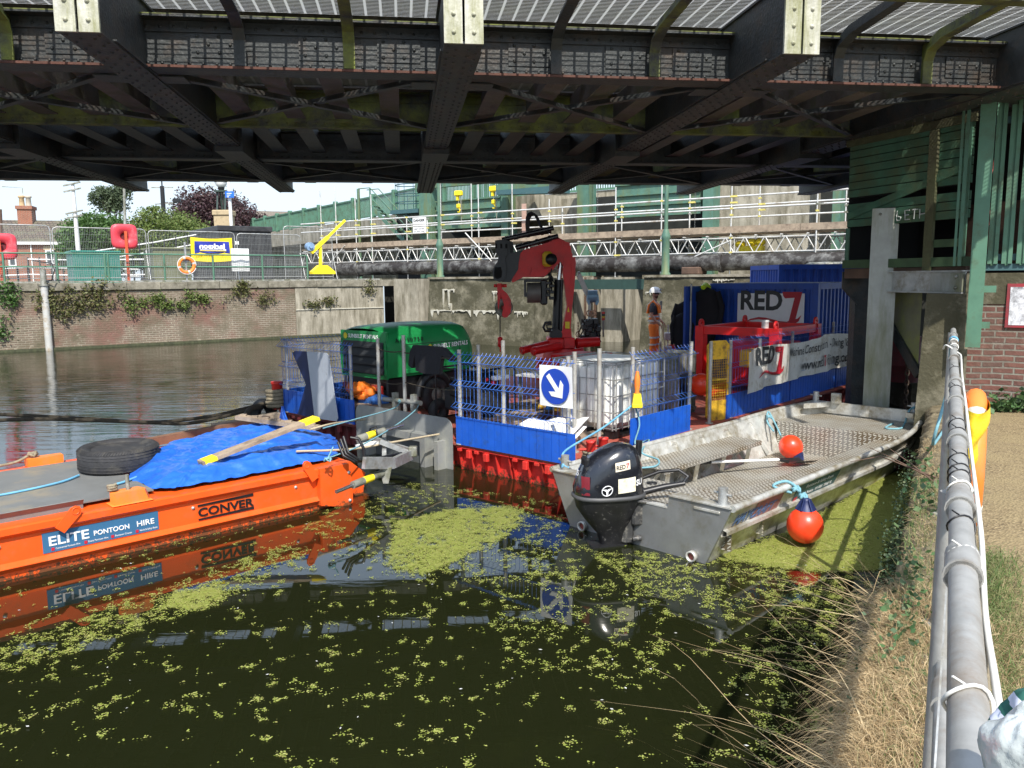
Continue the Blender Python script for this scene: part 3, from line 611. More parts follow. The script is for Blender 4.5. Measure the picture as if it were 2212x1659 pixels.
# lamp posts standing on the piers
def lamp(px, y, ptop, lab):
    t = thing('green_post', lab, 'post', WR, (wx(px, y), y, 2.55), group='green posts standing on the weir piers')
    m = MB(); m.lathe([(.17, 0), (.17, .05), (.13, .1), (.125, 1.15), (.15, 1.2), (.15, 1.28), (.08, 1.5)], n=14); m.build('base', GRNS, t)
    m = MB(); m.tube([(0, 0, 1.45), (0, 0, 4.6)], .065, 10); m.build('shaft', GRNS, t)
lamp(951, PY + .4, 400, 'green post on the pier left of the crane boom'); lamp(1437, PY + .4, 400, 'green post on the pier above the worker')
# hoists, sign, stair, cage platform
for px, py, lab in ((990, 412, 'yellow chain hoist with hook hanging over the gate, left one'), (1066, 402, 'yellow chain hoist with hook hanging over the gate, right one')):
    a_ = WR.h(px, py, GY - .9); t = thing('chain_hoist', lab, 'hoist', WR, (a_.x, a_.y, a_.z), group='yellow chain hoists')
    m = MB(); m.cbox(-.2, .2, -.12, .12, -.25, 0, .04); m.box(-.1, .02, -.06, .06, -.45, -.25); m.build('motor', YELB, t)
    m = MB(); m.cbox(-.11, .11, -.06, .06, -.82, -.62, .03); m.tube([(0, 0, -.82), (.09, 0, -.9), (.06, 0, -1.02), (-.06, 0, -1.0)], .03, 6); m.build('hook_block', YELB, t)
    m = MB(); m.tube([(0, 0, -.45), (0, 0, -.62)], .02, 5); m.tube([(.1, 0, -.2), (.16, 0, -1.6)], .015, 4); m.tube([(.2, 0, -.2), (.16, 0, -1.6)], .015, 4); m.build('chain', GALVD, t)
t = thing('danger_notice', 'white danger notice board fixed beside the green gate column', 'sign', WR, tuple(WR.h(892, 505, GY - .6)))
a_ = WR.h(920, 467, GY - .6) - WR.h(892, 505, GY - .6)
m = MB(); m.box(0, a_.x, 0, .02, 0, a_.z); m.build('board', SIGNW, t)
text('DANGER', .17, face_m((.06, -.004, a_.z - .24), (1, 0, 0)), BLACK, t, fit=a_.x - .14, bold=.006)
for k in range(4): text(['CHAMBER BEHIND', 'NO ENTRY', 'DEEP WATER', 'AT ANY TIME'][k], .085, face_m((.08, -.004, a_.z - .38 - k * .13), (1, 0, 0)), BLACK, t, fit=a_.x - .2)
t = thing('gantry_stair', 'green steel stair with handrails climbing beside the road bridge', 'stair', WR)
m = MB(); SY = 4.5
pa, pb = WR.h(800, 445, SY), WR.h(872, 520, SY)
for dy in (0, .7): m.bar((pa.x, SY + dy, pa.z), (pb.x, SY + dy, pb.z), .05, .2)
for k in range(10):
    f = k / 10; m.box(pa.x + (pb.x - pa.x) * f - .1, pa.x + (pb.x - pa.x) * f + .15, SY, SY + .7, pa.z + (pb.z - pa.z) * f - .03, pa.z + (pb.z - pa.z) * f + .01)
m.build('flight', GRNS, t)
m = MB()
for dy in (0, .7):
    m.tube([(pa.x - .9, SY + dy, pa.z + 1), (pa.x, SY + dy, pa.z + 1), (pb.x, SY + dy, pb.z + .95), (pb.x, SY + dy, pb.z)], .03, 5); m.tube([(pa.x, SY + dy, pa.z + .5), (pb.x, SY + dy, pb.z + .5)], .025, 5)
m.tube([(pa.x, SY, pa.z + 1), (pa.x, SY, 2.5)], .05, 5); m.tube([(pa.x - .9, SY, pa.z + 1), (pa.x - .9, SY, 2.5)], .09, 5)
m.build('handrail', GRNS, t)
t = thing('caged_platform', 'blue-grey steel platform with hooped safety cage over the stair', 'platform', WR)
a_ = WR.h(882, 462, 3.4); m = MB(); m.box(a_.x - .9, a_.x + 1.0, 3.0, 4.2, a_.z, a_.z + .2); m.bar((a_.x + 1, 3.2, a_.z - .9), (a_.x, 3.2, a_.z), .08, .08); m.build('deck', GRNSB, t)
m = MB()
for z in (.6, 1.0, 1.5, 2.0): m.tube([(a_.x + .9 * math.cos(q), 3.6 + .6 * math.sin(q), a_.z + z) for q in [i * math.pi / 8 for i in range(17)]], .025, 4)
for q in [i * math.pi / 5 for i in range(10)]: m.tube([(a_.x + .9 * math.cos(q), 3.6 + .6 * math.sin(q), a_.z), (a_.x + .9 * math.cos(q), 3.6 + .6 * math.sin(q), a_.z + (2.0 if math.cos(q) < .2 else 1.0))], .02, 4)
m.build('cage', GRNSB, t)
# pigeons on the pier
for px, s_, lab in ((1109, 1, 'grey pigeon facing left on the pier top'), (1120, .85, 'darker pigeon tucked up on the pier top')):
    a_ = WR.h(px + (0 if s_ == 1 else 4), 602, PY + .3); t_ = MB()
    t_.ball((0, 0, .13), .07, 10, 8, (1.9, 1, 1)); t_.ball((-.13, 0, .22), .04, 8, 6); t_.tube([(-.09, 0, .15), (-.125, 0, .21)], [.045, .03], 8); t_.tube([(.1, 0, .12), (.24, 0, .09)], [.04, .012], 6); t_.tube([(-.16, 0, .22), (-.2, 0, .21)], [.012, .003], 5)
    t_.tube([(0, .02, 0), (0, .02, .08)], .008, 4); t_.tube([(0, -.02, 0), (0, -.02, .08)], .008, 4)
    o = t_.build('pigeon', mat('pigeon_grey', (.11, .12, .14), .8)); o.matrix_world = WR.M @ Matrix.Translation((a_.x, a_.y, 2.56)) @ Matrix.Scale(s_ * 1.2, 4); tag(o, lab, 'bird', 'pigeons on the weir pier')

# ======================= ROAD RAMP AND PARAPET BEHIND =======================
RD = Fr(-25.8, 75, math.atan2(-28, 20.2)); RL = 46
t = thing('road_ramp', 'concrete road ramp with green baluster parapet rising behind the site', 'bridge', RD)
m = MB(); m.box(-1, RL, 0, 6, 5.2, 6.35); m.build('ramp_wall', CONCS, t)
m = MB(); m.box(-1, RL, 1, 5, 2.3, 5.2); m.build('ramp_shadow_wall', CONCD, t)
m = MB(); m.box(0, RL, .1, .2, 7.62, 7.72); m.box(0, RL, .1, .2, 6.45, 6.52); k = 0
while k * .14 < RL: m.box(k * .14, k * .14 + .05, .13, .17, 6.52, 7.62); k += 1
m.build('parapet', GRNP, t)
for k in range(16):
    m = MB(); m.cbox(k * 2.9 - .12, k * 2.9 + .12, 0, .3, 6.36, 7.85, .03); m.build('parapet_post', GRNP, t)
t = thing('gate_parapet', 'tall bright baluster railing on the road deck behind the gates', 'railing', WR)
m = MB(); xa, xb = wx(1030, 8), 30; m.box(xa, xb, 8, 8.06, 8.4, 8.5); m.box(xa, xb, 8, 8.06, 6.9, 7.0); x = xa
while x < xb: m.box(x, x + .05, 8, 8.05, 7.0, 8.4); x += .14
m.build('balusters', GRNP, t)
m = MB(); m.box(xa, xb, 8.07, 12, 6.2, 6.89); m.build('deck_edge', CONCS, t)
# ======================= THINGS ON THE FAR BANK =======================
ZQ = 2.5
def fx(px, y=.3): return FW.h(px, 600, y).x
def fz(px, py, y=.3): return FW.h(px, py, y).z
t = thing('quay_railing', 'green tubular railing with wire mesh along the far quay', 'railing', FW)
ya = .35; xa, xb = fx(-60, ya), fx(665, ya)
for z in (3.55, 3.06): m = MB(); m.tube([(xa, ya, z), (xb, ya, z)], .033, 7); m.build('rail', GRNP, t)
for px in (10, 125, 229, 236, 357, 462, 568, 665): m = MB(); x = fx(px, ya); m.tube([(x, ya, 2.46), (x, ya, 3.55)], .04, 8); m.build('post', GRNP, t)
def wiremesh(name, mt, x0, x1, z0, z1, y, px_, pz_, r, parent):
    m = MB(); x = x0
    while x <= x1 + 1e-6: m.box(x - r, x + r, y - r, y + r, z0, z1); x += px_
    z = z0
    while z <= z1 + 1e-6: m.box(x0, x1, y - r, y + r, z - r, z + r); z += pz_
    return m.build(name, mt, parent)
WIRE = mat('mesh_wire', (.30, .31, .30), .5, .4)
wiremesh('wire_infill', WIRE, xa, xb, 2.56, 3.5, ya + .05, .075, .075, .0035, t)
yh = 1.7
def heras(px0, px1, ptop, lab, y=yh):
    x0, x1 = fx(px0, y), fx(px1, y); t = thing('site_fence_panel', lab, 'fence', FW, (x0, y, 2.46), group='galvanised site fence panels')
    w_ = x1 - x0; h_ = fz((px0 + px1) / 2, ptop, y) - 2.46; m = MB(); r = .15
    m.tube([(0, 0, 0), (0, 0, h_ - r), (r * .3, 0, h_ - r * .3), (r, 0, h_), (w_ - r, 0, h_), (w_ - r * .3, 0, h_ - r * .3), (w_, 0, h_ - r), (w_, 0, 0)], .022, 6)
    m.tube([(0, 0, .18), (w_, 0, .18)], .016, 5); m.tube([(w_ - .03, 0, h_ * .6), (w_ - .02, -.55, .02)], .02, 5); m.build('tube_frame', GALV, t)
    wiremesh('mesh', WIRE, .02, w_ - .02, .2, h_ - .02, 0, .06, .28, .0028, t)
    m = MB(); m.cbox(w_ - .3, w_ + .25, -.12, .12, -.02, .13, .03); m.build('foot_block', RUBBER, t); return t
heras(-70, 116, 470 + 15, 'site fence panel at the far left in front of the brick house')
heras(121, 321, 493, 'site fence panel in front of the green trees and red housing')
heras(326, 511, 500, 'site fence panel carrying the yellow and blue banner')
heras(516, 652, 506, 'site fence panel in front of the black cabin')
heras(617, 720, 490, 'site fence panel beside the yellow davit', yh + 1.5)
# banner seen from behind
y = yh - .06; a_, b_ = FW.h(414, 563, y), FW.h(501, 514, y); w_, h_ = b_.x - a_.x, b_.z - a_.z
t = thing('fence_banner', 'yellow banner with blue panel and reversed lettering tied to the site fence', 'banner', FW, (a_.x, y, a_.z))
m = MB(); m.grid(lambda u, v: V3(u * w_, .03 * math.sin(u * 11 + v * 4), v * h_ - .05 * math.sin(u * 3.14)), 20, 10); m.build('cloth', YELB, t)
m = MB(); m.grid(lambda u, v: V3((.08 + u * .84) * w_, .03 * math.sin((.08 + u * .84) * 11 + v * 4) - .035, (.38 + v * .5) * h_ - .05), 14, 6); m.build('blue_panel', mat('banner_blue', (.02, .035, .30), .5), t)
text('Jackson', h_ * .30, face_m((w_ * .83, -.072, h_ * .52), (1, 0, 0)), SIGNW, t, mirror=True, fit=w_ * .64, bold=.012)
m = MB(); m.box(w_ * .2, w_ * .83, -.072, -.066, h_ * .455, h_ * .48); m.build('underline', SIGNW, t)
m = MB(); m.box(w_ * .2, w_ * .83, -.072, -.066, h_ * .415, h_ * .44); m.build('underline', YELB, t)
text('DESIGN  BUILD', h_ * .1, face_m((w_ * .5, -.055, h_ * .22), (1, 0, 0)), mat('print_grey', (.2, .19, .1)), t, mirror=True, fit=w_ * .42)
# lifebuoys
def ring(mb, c, R, r, M=None, n=28): mb.tube([V3(c) + V3(R * math.cos(a), 0, R * math.sin(a)) for a in [2 * math.pi * i / n for i in range(n)]], r, 9, closed=True)
a_ = FW.h(403, 573, ya - .12); t = thing('lifebuoy', 'orange lifebuoy with white bands hung on a post of the far railing', 'lifebuoy', FW, (a_.x, ya - .12, a_.z))
m = MB(); ring(m, (0, 0, 0), .29, .072); m.build('ring', ORPL, t)
for q in (.3, 1.85, 3.4, 5.0): m = MB(); m.tube([(.29 * math.cos(q + d), 0, .29 * math.sin(q + d)) for d in (-.13, 0, .13)], .077, 9); m.build('reflective_band', SILVER, t)
m = MB(); m.tube([(.36 * math.cos(q), -.05, .36 * math.sin(q)) for q in [i * .26 for i in range(24)]], .012, 5); m.build('grab_line', SIGNW, t)
t = thing('lifebuoy_bracket', 'galvanised post and bracket behind the orange lifebuoy', 'bracket', FW, (a_.x, ya - .02, 2.3))
m = MB(); m.box(-.03, .03, -.03, .03, 0, 1.75); m.box(-.12, .12, -.045, -.031, .95, 1.2); m.build('post', GALV, t)
m = MB(); m.box(.0, .42, -.03, .03, .02, .08); m.box(.38, .44, -.03, .03, -.12, .02); m.build('foot', GALVD, t)
def housing(px, py, px_post, lab, s_=1.0):
    y = ya + .5; a_ = FW.h(px, py, y); t = thing('lifebuoy_housing', lab, 'lifebuoy housing', FW, (a_.x, y, a_.z), group='red lifebuoy housings')
    Rm = mat('housing_red', (.62, .05, .07), .45, 0, .06, 4, dirt=(.62, .2, .22), damt=.3); o = []; n_ = 32
    def sq(a, r, k=.8): c, s2 = math.cos(a), math.sin(a); q = (abs(c) ** 5 + abs(s2) ** 5) ** (-1 / 5); return (r * c * q, r * s2 * q)
    vs = []; rings_ = [(.45, .0), (.48, .05), (.46, .13), (.40, .17), (.17, .13), (.13, .02)]
    for i, (r, d) in enumerate(rings_):
        for k in range(n_):
            a = 2 * math.pi * k / n_; x, z = sq(a, r) if i < 4 else (r * math.cos(a), r * math.sin(a)); vs.append(V3(x, -d, z))
    m = MB(); m.add(vs, [(i * n_ + k, i * n_ + (k + 1) % n_, (i + 1) * n_ + (k + 1) % n_, (i + 1) * n_ + k) for i in range(5) for k in range(n_)], True); m.add(vs[:n_], [tuple(range(n_))]); m.build('case', Rm, t)
    m = MB(); m.lathe([(.13, 0), (.13, .02)], Matrix.Translation((0, -.03, 0)) @ Matrix.Rotation(math.pi / 2, 4, 'X'), 20); m.build('centre_hole', mat('housing_shadow', (.12, .01, .015)), t)
    m = MB(); x = FW.h(px_post, 560, y).x - a_.x; m.box(x - .05, x + .05, -.24, -.18, -(a_.z - 2.45), .2); m.build('post', mat('post_orange', (.55, .09, .03), .5, 0, .1), t)
housing(268, 511, 273, 'faded red square lifebuoy housing on an orange post')
housing(4, 533, 0, 'red lifebuoy housing cut by the left edge of the picture')
# cabinets and the black cabin
def cabinet(px0, px1, ptop, y, depth, m_, nm, lab, cat, ridges=True, roof=.06):
    x0, x1 = fx(px0, y), fx(px1, y); zt = fz((px0 + px1) / 2, ptop, y); t = thing(nm, lab, cat, FW, (x0, y, 2.44)); h_ = zt - 2.44; w_ = x1 - x0
    m = MB(); m.box(0, w_, 0, depth, 0, h_ - roof)
    if ridges:
        x = .08
        while x < w_ - .05: m.box(x, x + .03, -.02, 0, .1, h_ - roof - .08); x += .11
    m.build('body', m_, t); m = MB(); m.cbox(-.06, w_ + .06, -.08, depth + .05, h_ - roof + .001, h_ + .03, .03); m.build('roof', m_, t); return t, w_, h_
cabinet(160, 262, 543, 3.6, 2.0, mat('cabinet_green', (.015, .17, .13), .5, 0, .1), 'green_cabinet', 'large dark green utility cabinet behind the railing', 'cabinet')
cabinet(334, 414, 536, 3.4, 2.0, mat('cabinet_olive', (.15, .16, .09), .7, 0, .15), 'olive_cabinet', 'olive green utility cabinet left of the yellow banner', 'cabinet')
t, w_, h_ = cabinet(478, 590, 490, 4.0, 5, mat('cabin_black', (.022, .022, .024), .5, 0, .3, 3, dirt=(.05, .05, .05)), 'black_cabin', 'black ribbed site cabin with a flat lipped roof', 'cabin', roof=.22)
m = MB(); m.box(-.3 + w_ * .4, -.1 + w_ * .4, -.06, -.021, 1.7, 1.85); m.build('door_latch', SIGNW, t)
# yellow davit
y = ya - .1; a_ = FW.h(697, 598, y); t = thing('davit_arm', 'bright yellow portable davit with winch on the far quay', 'davit', FW, (a_.x, y, 2.5))
def dl(px, py): p = FW.h(px, py, y); return (p.x - a_.x, 0, p.z - 2.5)
m = MB(); m.prism([(dl(672, 592)[0], dl(672, 592)[2]), (dl(721, 592)[0], dl(721, 592)[2]), (dl(721, 587)[0], dl(721, 587)[2]), (dl(704, 573)[0], dl(704, 573)[2]), (dl(688, 573)[0], dl(688, 573)[2]), (dl(672, 587)[0], dl(672, 587)[2])], -.2, .2); m.build('base', YELB, t)
m = MB(); m.bar(dl(692, 576), dl(692, 522), .11, .11, (0, 1, 0)); m.build('mast', YELB, t)
m = MB(); m.bar(dl(672, 546), dl(708, 512), .15, .18, (0, 1, 0)); m.bar(dl(703, 517), dl(745, 476), .1, .12, (0, 1, 0)); m.build('boom', YELB, t)
m = MB(); m.lathe([(.19, -.12), (.19, .12)], Matrix.Translation(V3(dl(669, 533))) @ Matrix.Rotation(math.pi / 2, 4, 'X'), 14); m.lathe([(.08, -.2), (.08, .2)], Matrix.Translation(V3(dl(669, 533))) @ Matrix.Rotation(math.pi / 2, 4, 'X'), 10); m.build('winch', mat('winch_blue', (.25, .38, .55), .4, .3), t)
# water pole
t = thing('mooring_pole', 'tall white-grey steel pole with cap standing in the water by the far wall', 'pole', None, tuple(G(107, 757, 0)))
zt = FW.h(96, 590, -.8).z; m = MB(); m.tube([(0, 0, -1), (0, 0, zt - .45)], .125, 14); m.build('tube', mat('pole_white', (.50, .50, .47), .5, .1, .15, 3, dirt=(.3, .22, .12), damt=.4), t)
m = MB(); m.tube([(0, 0, zt - .45), (0, 0, zt - .4)], .17, 14); m.tube([(0, 0, zt - .4), (0, 0, zt + .15)], .105, 14); m.build('cap', GALVD, t)
m = MB(); m.tube([(0, 0, zt - .3), (.3, 0, zt - .25), (.42, 0, zt + .1), (.3, .1, zt + .35), (-.1, .3, zt + .4), (-.9, .9, zt + .5)], .02, 6); m.build('cable', BLACK, t)
# poles, masts, cctv, lamp pier
def at(px, py, Y): d = ray(px, py); return V3(d.x / d.y * Y, Y, H + d.z / d.y * Y)
b_, t1 = at(171, 560, 52), at(157, 396, 52)
t = thing('leaning_mast', 'tall white leaning mast with two pairs of crossarms', 'pole', None, (b_.x, 52, 2.44)); d_ = (t1.x - b_.x, 0, t1.z - 2.44)
m = MB(); m.tube([(0, 0, 0), d_], [.17, .1], 8); m.build('mast', mat('mast_white', (.6, .6, .58), .5), t)
for f, off in ((.99, 0), (.93, .02), (.71, 0), (.665, .02)):
    m = MB(); c = V3(d_) * f; m.bar(c + V3(-.55, -.12, -.1), c + V3(.55, -.12, .12), .07, .09); m.build('crossarm', GALVD, t)
for px, Y, ptop, r, nm, lab, mt_ in ((268, 46, 404, .09, 'grey_pole', 'plain grey pole rising behind the red lifebuoy housing', GALVD), (0, 50, 452, .13, 'timber_pole', 'brown timber telegraph pole at the far left edge', WOODD)):
    b_ = at(px + 5, 600, Y); t = thing(nm, lab, 'pole', None, (b_.x, Y, 2.44)); q = at(px, ptop, Y); m = MB(); m.tube([(0, 0, 0), (q.x - b_.x, 0, q.z - 2.44)], [r, r * .8], 8); m.build('shaft', mt_, t)
b_ = at(357, 520, 60); q = at(350, 402, 60); t = thing('camera_pole', 'black camera pole with dome and bullet cameras against the sky', 'camera pole', None, (b_.x, 60, 2.44))
dx = q.x - b_.x; hz = q.z - 2.44; m = MB(); m.tube([(0, 0, 0), (dx, 0, hz)], [.2, .16], 8); m.build('pole', BLACK, t)
m = MB(); m.bar((dx - .8, 0, hz - .1), (dx + .8, 0, hz - .1), .07, .07); m.bar((dx - .6, 0, hz - 1.3), (dx + 1.0, 0, hz - 1.2), .07, .07); m.build('crossbar', GALVD, t)
m = MB(); m.tube([(dx, 0, hz), (dx, 0, hz + 1.0), (dx + .15, 0, hz + 1.3), (dx + .35, 0, hz + 1.2)], .05, 6); m.ball((dx + .38, 0, hz + .95), .2); m.build('dome_camera', BLACK, t)
m = MB(); m.cbox(dx + .75, dx + 1.3, -.15, .15, hz - 1.2, hz - .9, .04); m.build('bullet_camera', BLACK, t)
b_ = at(484, 500, 62); t = thing('lamp_pier', 'stone bridge pier carrying an ornate black lamp with white globe', 'lamp', None, (b_.x, 62, 2.44))
def L_(px, py): p = at(px, py, 62); return p.x - b_.x, p.z - 2.44
SAND = mat('sandstone', (.42, .33, .20), .85, 0, .15, 3, dirt=(.2, .16, .1), damt=.3)
xa, za = L_(467, 455); xb, _ = L_(500, 455); m = MB(); m.box(xa, xb, -.6, .6, 0, za - .4); m.build('stone_pier', SAND, t)
m = MB(); m.cbox(xa - .1, xb + .1, -.7, .7, za - .399, za, .05); m.build('stone_cap', SAND, t)
xc = (xa + xb) / 2 - .1; z1 = L_(480, 415)[1]; m = MB()
for dx in (-.3, .3, -.1, .1): m.tube([(xc + dx, -.3 if abs(dx) > .2 else .3, za), (xc + dx, 0, z1)], .07, 6)
m.box(xc - .45, xc + .45, -.35, .35, z1, z1 + .12); m.build('lantern_frame', mat('lamp_green_black', (.03, .05, .04), .4), t)
m = MB(); m.ball((xc, 0, z1 + .75), .45, 14, 10); m.build('globe', mat('globe_glass', (.72, .73, .70), .25), t)
m = MB(); m.lathe([(.2, z1 + .12), (.26, z1 + .35)], Matrix.Translation((xc, 0, 0)), 10); m.lathe([(.25, z1 + 1.15), (.12, z1 + 1.35), (.02, z1 + 1.7)], Matrix.Translation((xc, 0, 0)), 10); m.tube([(xc + .46 * math.cos(q), .46 * math.sin(q), z1 + .75) for q in [i * math.pi / 8 for i in range(17)]], .03, 5); m.build('globe_band', BLACK, t)
b_ = at(502, 520, 58); t = thing('road_sign_pole', 'white pole carrying a small blue road sign', 'sign', None, (b_.x, 58, 2.44)); q = at(494, 392, 58); m = MB(); m.tube([(0, 0, 0), (q.x - b_.x, 0, q.z - 2.44)], .12, 8); m.build('pole', WHITE, t)
s1, s2 = at(487, 427, 57.7), at(505, 413, 57.7); m = MB(); m.box(s1.x - b_.x, s2.x - b_.x, -.32, -.27, s1.z - 2.44, s2.z - 2.44); m.build('sign_plate', mat('road_sign_blue', (.015, .13, .55), .4), t)
for k in range(3): m = MB(); m.box(s1.x - b_.x + .12, s2.x - b_.x - .15 - .1 * k, -.335, -.321, s2.z - 2.44 - .17 - .12 * k, s2.z - 2.44 - .13 - .12 * k); m.build('sign_line', SIGNW, t)
# house
HS = Fr(*at(-60, 600, 58)[:2], .28); t = thing('brick_house', 'red brick terraced house with tiled roof and tall chimney at far left', 'house', HS, (0, 0, 2.44))
def hh(px, py, y=0): return HS.h(px, py, y)
xe = hh(150, 560).x; ze = hh(70, 521).z - 2.44; zr = ze + 1.7
BRH = brickmat('brick_house', (.34, .10, .05), (.26, .08, .045), (.3, .24, .18), stain=(.2, .09, .06), samt=.3)
m = MB(); m.box(0, xe, 0, 6, 0, ze); m.build('wall', BRH, t)
TILE = brickmat('roof_tiles', (.15, .115, .085), (.115, .095, .075), (.05, .04, .035), bw=.25, bh=.16, ms=.03, stain=(.15, .15, .09), samt=.5)
m = MB(); m.add([V3(-.2, -.25, ze), V3(xe + .2, -.25, ze), V3(xe + .2, 3, zr), V3(-.2, 3, zr), V3(-.2, 6.2, ze), V3(xe + .2, 6.2, ze), V3(-.2, -.25, ze - .12), V3(xe + .2, -.25, ze - .12)], [(0, 1, 2, 3), (3, 2, 5, 4), (6, 7, 1, 0), (1, 5, 2), (0, 3, 4)]); m.build('roof', TILE, t)
m = MB(); m.box(-.2, xe + .2, -.3, -.26, ze - .25, ze - .05); x1 = hh(68, 560).x; m.box(x1, x1 + .08, -.1, -.02, 0, ze); m.build('gutter', WHITE, t)
c0, c1 = hh(42, 490, 2.6), hh(69, 441, 2.6); m = MB(); m.box(c0.x, c1.x, 2.3, 3.4, ze, c1.z - 2.44 - .4); ch = m.build('chimney', BRH, t)
m = MB(); m.box(c0.x - .08, c1.x + .08, 2.2, 3.5, c1.z - 2.44 - .399, c1.z - 2.44 - .15); m.build('chimney_head', BRH, ch)
for k, cc in ((.25, (.50, .36, .2)), (.72, (.45, .40, .32))):
    xx = c0.x + (c1.x - c0.x) * k; m = MB(); m.lathe([(.2, c1.z - 2.44 - .149), (.17, c1.z - 2.44 + .45), (.24, c1.z - 2.44 + .5), (.24, c1.z - 2.44 + .62), (.18, c1.z - 2.44 + .64)], Matrix.Translation((xx, 2.8, 0)), 12); m.build('chimney_pot', mat('pot%d' % int(k * 10), cc, .8), ch)
for pa, pb in (((100, 570), (118, 540)), ((20, 575), (34, 545))):
    a_, b_ = hh(*pa), hh(*pb); m = MB(); m.box(a_.x, b_.x, -.08, .0, a_.z - 2.44, b_.z - 2.44); wn = m.build('window', WHITE, t); m = MB(); m.box(a_.x + .1, b_.x - .1, -.1, -.081, a_.z - 2.44 + .1, b_.z - 2.44 - .1); m.build('pane', mat('glass_dark', (.04, .05, .06), .1), wn); m = MB(); m.box(a_.x - .1, b_.x + .1, -.05, -.0, b_.z - 2.44, b_.z - 2.44 + .3); m.build('lintel', SAND, wn)
x1 = at(68, 440, 60); m = MB(); a_ = hh(38, 440, 2.6); m.tube([(a_.x + .3, 2.8, ze), (a_.x + .35, 2.8, ze + 4.1), (a_.x - 1.0, 2.8, ze + 4.15)], .03, 5); m.build('aerial', GALVD, t)
# church roof far behind
t = thing('hall_roof', 'long grey-brown slate roof showing behind the road ramp', 'building', None, (0, 0, 2.44)); q1, q2 = at(500, 452, 95), at(690, 452, 88); z1 = at(515, 446, 93).z - 2.44
m = MB(); m.add([V3(q1.x, q1.y, 5), V3(q2.x, q2.y, 5), V3(q2.x - 1.5, q2.y + 4, z1 - .8), V3(q1.x + 1.5, q1.y + 4, z1), V3(q1.x, q1.y + 8, 5), V3(q2.x, q2.y + 8, 5)], [(0, 1, 2, 3), (3, 2, 5, 4), (1, 5, 2), (0, 3, 4)]); m.build('roof', brickmat('slates', (.20, .17, .135), (.17, .145, .115), (.12, .1, .08), bw=.4, bh=.25, ms=.02, stain=(.14, .12, .08), samt=.4), t)
m = MB(); m.box(q1.x + .2, q2.x - .2, min(q1.y, q2.y) + .6, q2.y + 7, 0, 5); m.build('wall', BRH, t)
# white handrails of a ramp
def wrail(pts, Y, lab, zs=(0, -.45), posts=True):
    t = thing('white_handrail', lab, 'handrail', None, (0, 0, 0), group='white handrails on the far bank')
    P = [at(px, py, Y) for px, py in pts]
    for dz in zs: m = MB(); m.tube([p + V3(0, 0, dz) for p in P], .035, 6); m.build('rail', WHITE, t)
    for i in range(len(P) - 1):
        for k in range(4): q = P[i].lerp(P[i + 1], k / 4); m = MB(); m.tube([q + V3(0, 0, .1), (q.x, q.y, 2.44)], .04, 5); m.build('post', BLACK, t)
wrail([(150, 552), (215, 541), (330, 524), (430, 506)], 40, 'white sloping handrail with black posts climbing left of the banner')
wrail([(60, 560), (160, 562), (330, 560)], 37.5, 'long level white handrail behind the green cabinet', (0, -.35, -.7))
wrail([(-30, 582), (60, 578), (300, 582)], 35.5, 'lower white handrail near the left end of the site fence', (0, -.3))
# small railing & kit right of the black cabin
t = thing('white_notice', 'white paper notice tied to the mesh below the banner', 'sign', FW, tuple(FW.h(501, 586, ya + .2))); m = MB(); m.grid(lambda u, v: V3(u * .75, .02 * math.sin(u * 9), v * .95), 6, 4); m.build('sheet', SIGNW, t)
# ---- trees
LG = leafmat('leaf_green', [(.035, .085, .015), (.07, .15, .03), (.05, .11, .02), (.11, .19, .05)])
LL = leafmat('leaf_light', [(.07, .12, .02), (.15, .20, .045), (.10, .16, .03), (.20, .22, .07)])
LP = leafmat('leaf_purple', [(.05, .022, .026), (.085, .04, .045), (.035, .018, .02), (.11, .07, .06)])
LD = leafmat('leaf_dull', [(.05, .075, .035), (.08, .11, .05), (.06, .09, .045)])
def B(pts, Y, base):                                                  # crown lobes read off the photograph at a set distance
    out = []
    for px, py, r, dy in pts:
        p = at(px, py, Y + dy); out.append((p.x - base.x, dy, p.z - 2.44, r * .80, r * .75, r * .68))
    return out
def T(name, lab, Y, px, pts, n, size, m, trunk=.3, cs=.3):
    b_ = at(px, 600, Y); b_ = V3(b_.x, Y, 2.44); tree(name, lab, b_, B(pts, Y, b_), n, size, m, trunk, 'trees beyond the far quay', cs)
T('broadleaf_tree', 'dense green rounded tree behind the green cabinet', 56, 205, [(178, 520, 2.0, 0), (188, 502, 1.8, 1), (220, 512, 2.2, -1), (245, 515, 2.2, 1), (200, 540, 2.4, 0), (250, 545, 2.4, 0), (170, 550, 1.8, 0), (205, 490, 1.2, 0)], 26000, .21, LG)
T('feathery_tree', 'light green feathery tree below the camera pole', 50, 315, [(305, 500, 1.2, 0), (325, 475, 1.3, 0), (331, 458, .7, 0), (300, 520, 1.4, 0), (345, 500, 1.5, 0), (330, 530, 2.2, 0), (295, 545, 1.6, 0)], 16000, .15, LL, .2, .35)
T('yellowing_tree', 'yellow-green bushy tree beside the stone lamp pier', 52, 385, [(375, 480, 1.3, 0), (395, 505, 1.9, 0), (370, 515, 1.8, 0), (425, 518, 1.6, 0), (400, 540, 2.3, 0), (440, 535, 1.4, 0)], 16000, .15, LL, .2, .35)
T('copper_tree', 'dark purple-leaved tree behind the stone lamp pier', 72, 455, [(425, 450, 2.6, 0), (450, 436, 1.8, 0), (408, 468, 2.0, 0), (480, 455, 2.6, 1), (450, 475, 3.0, 0), (505, 465, 2.4, 0), (535, 475, 2.0, 0), (430, 500, 3, 0), (500, 500, 3, 0)], 22000, .24, LP, .4, .38)
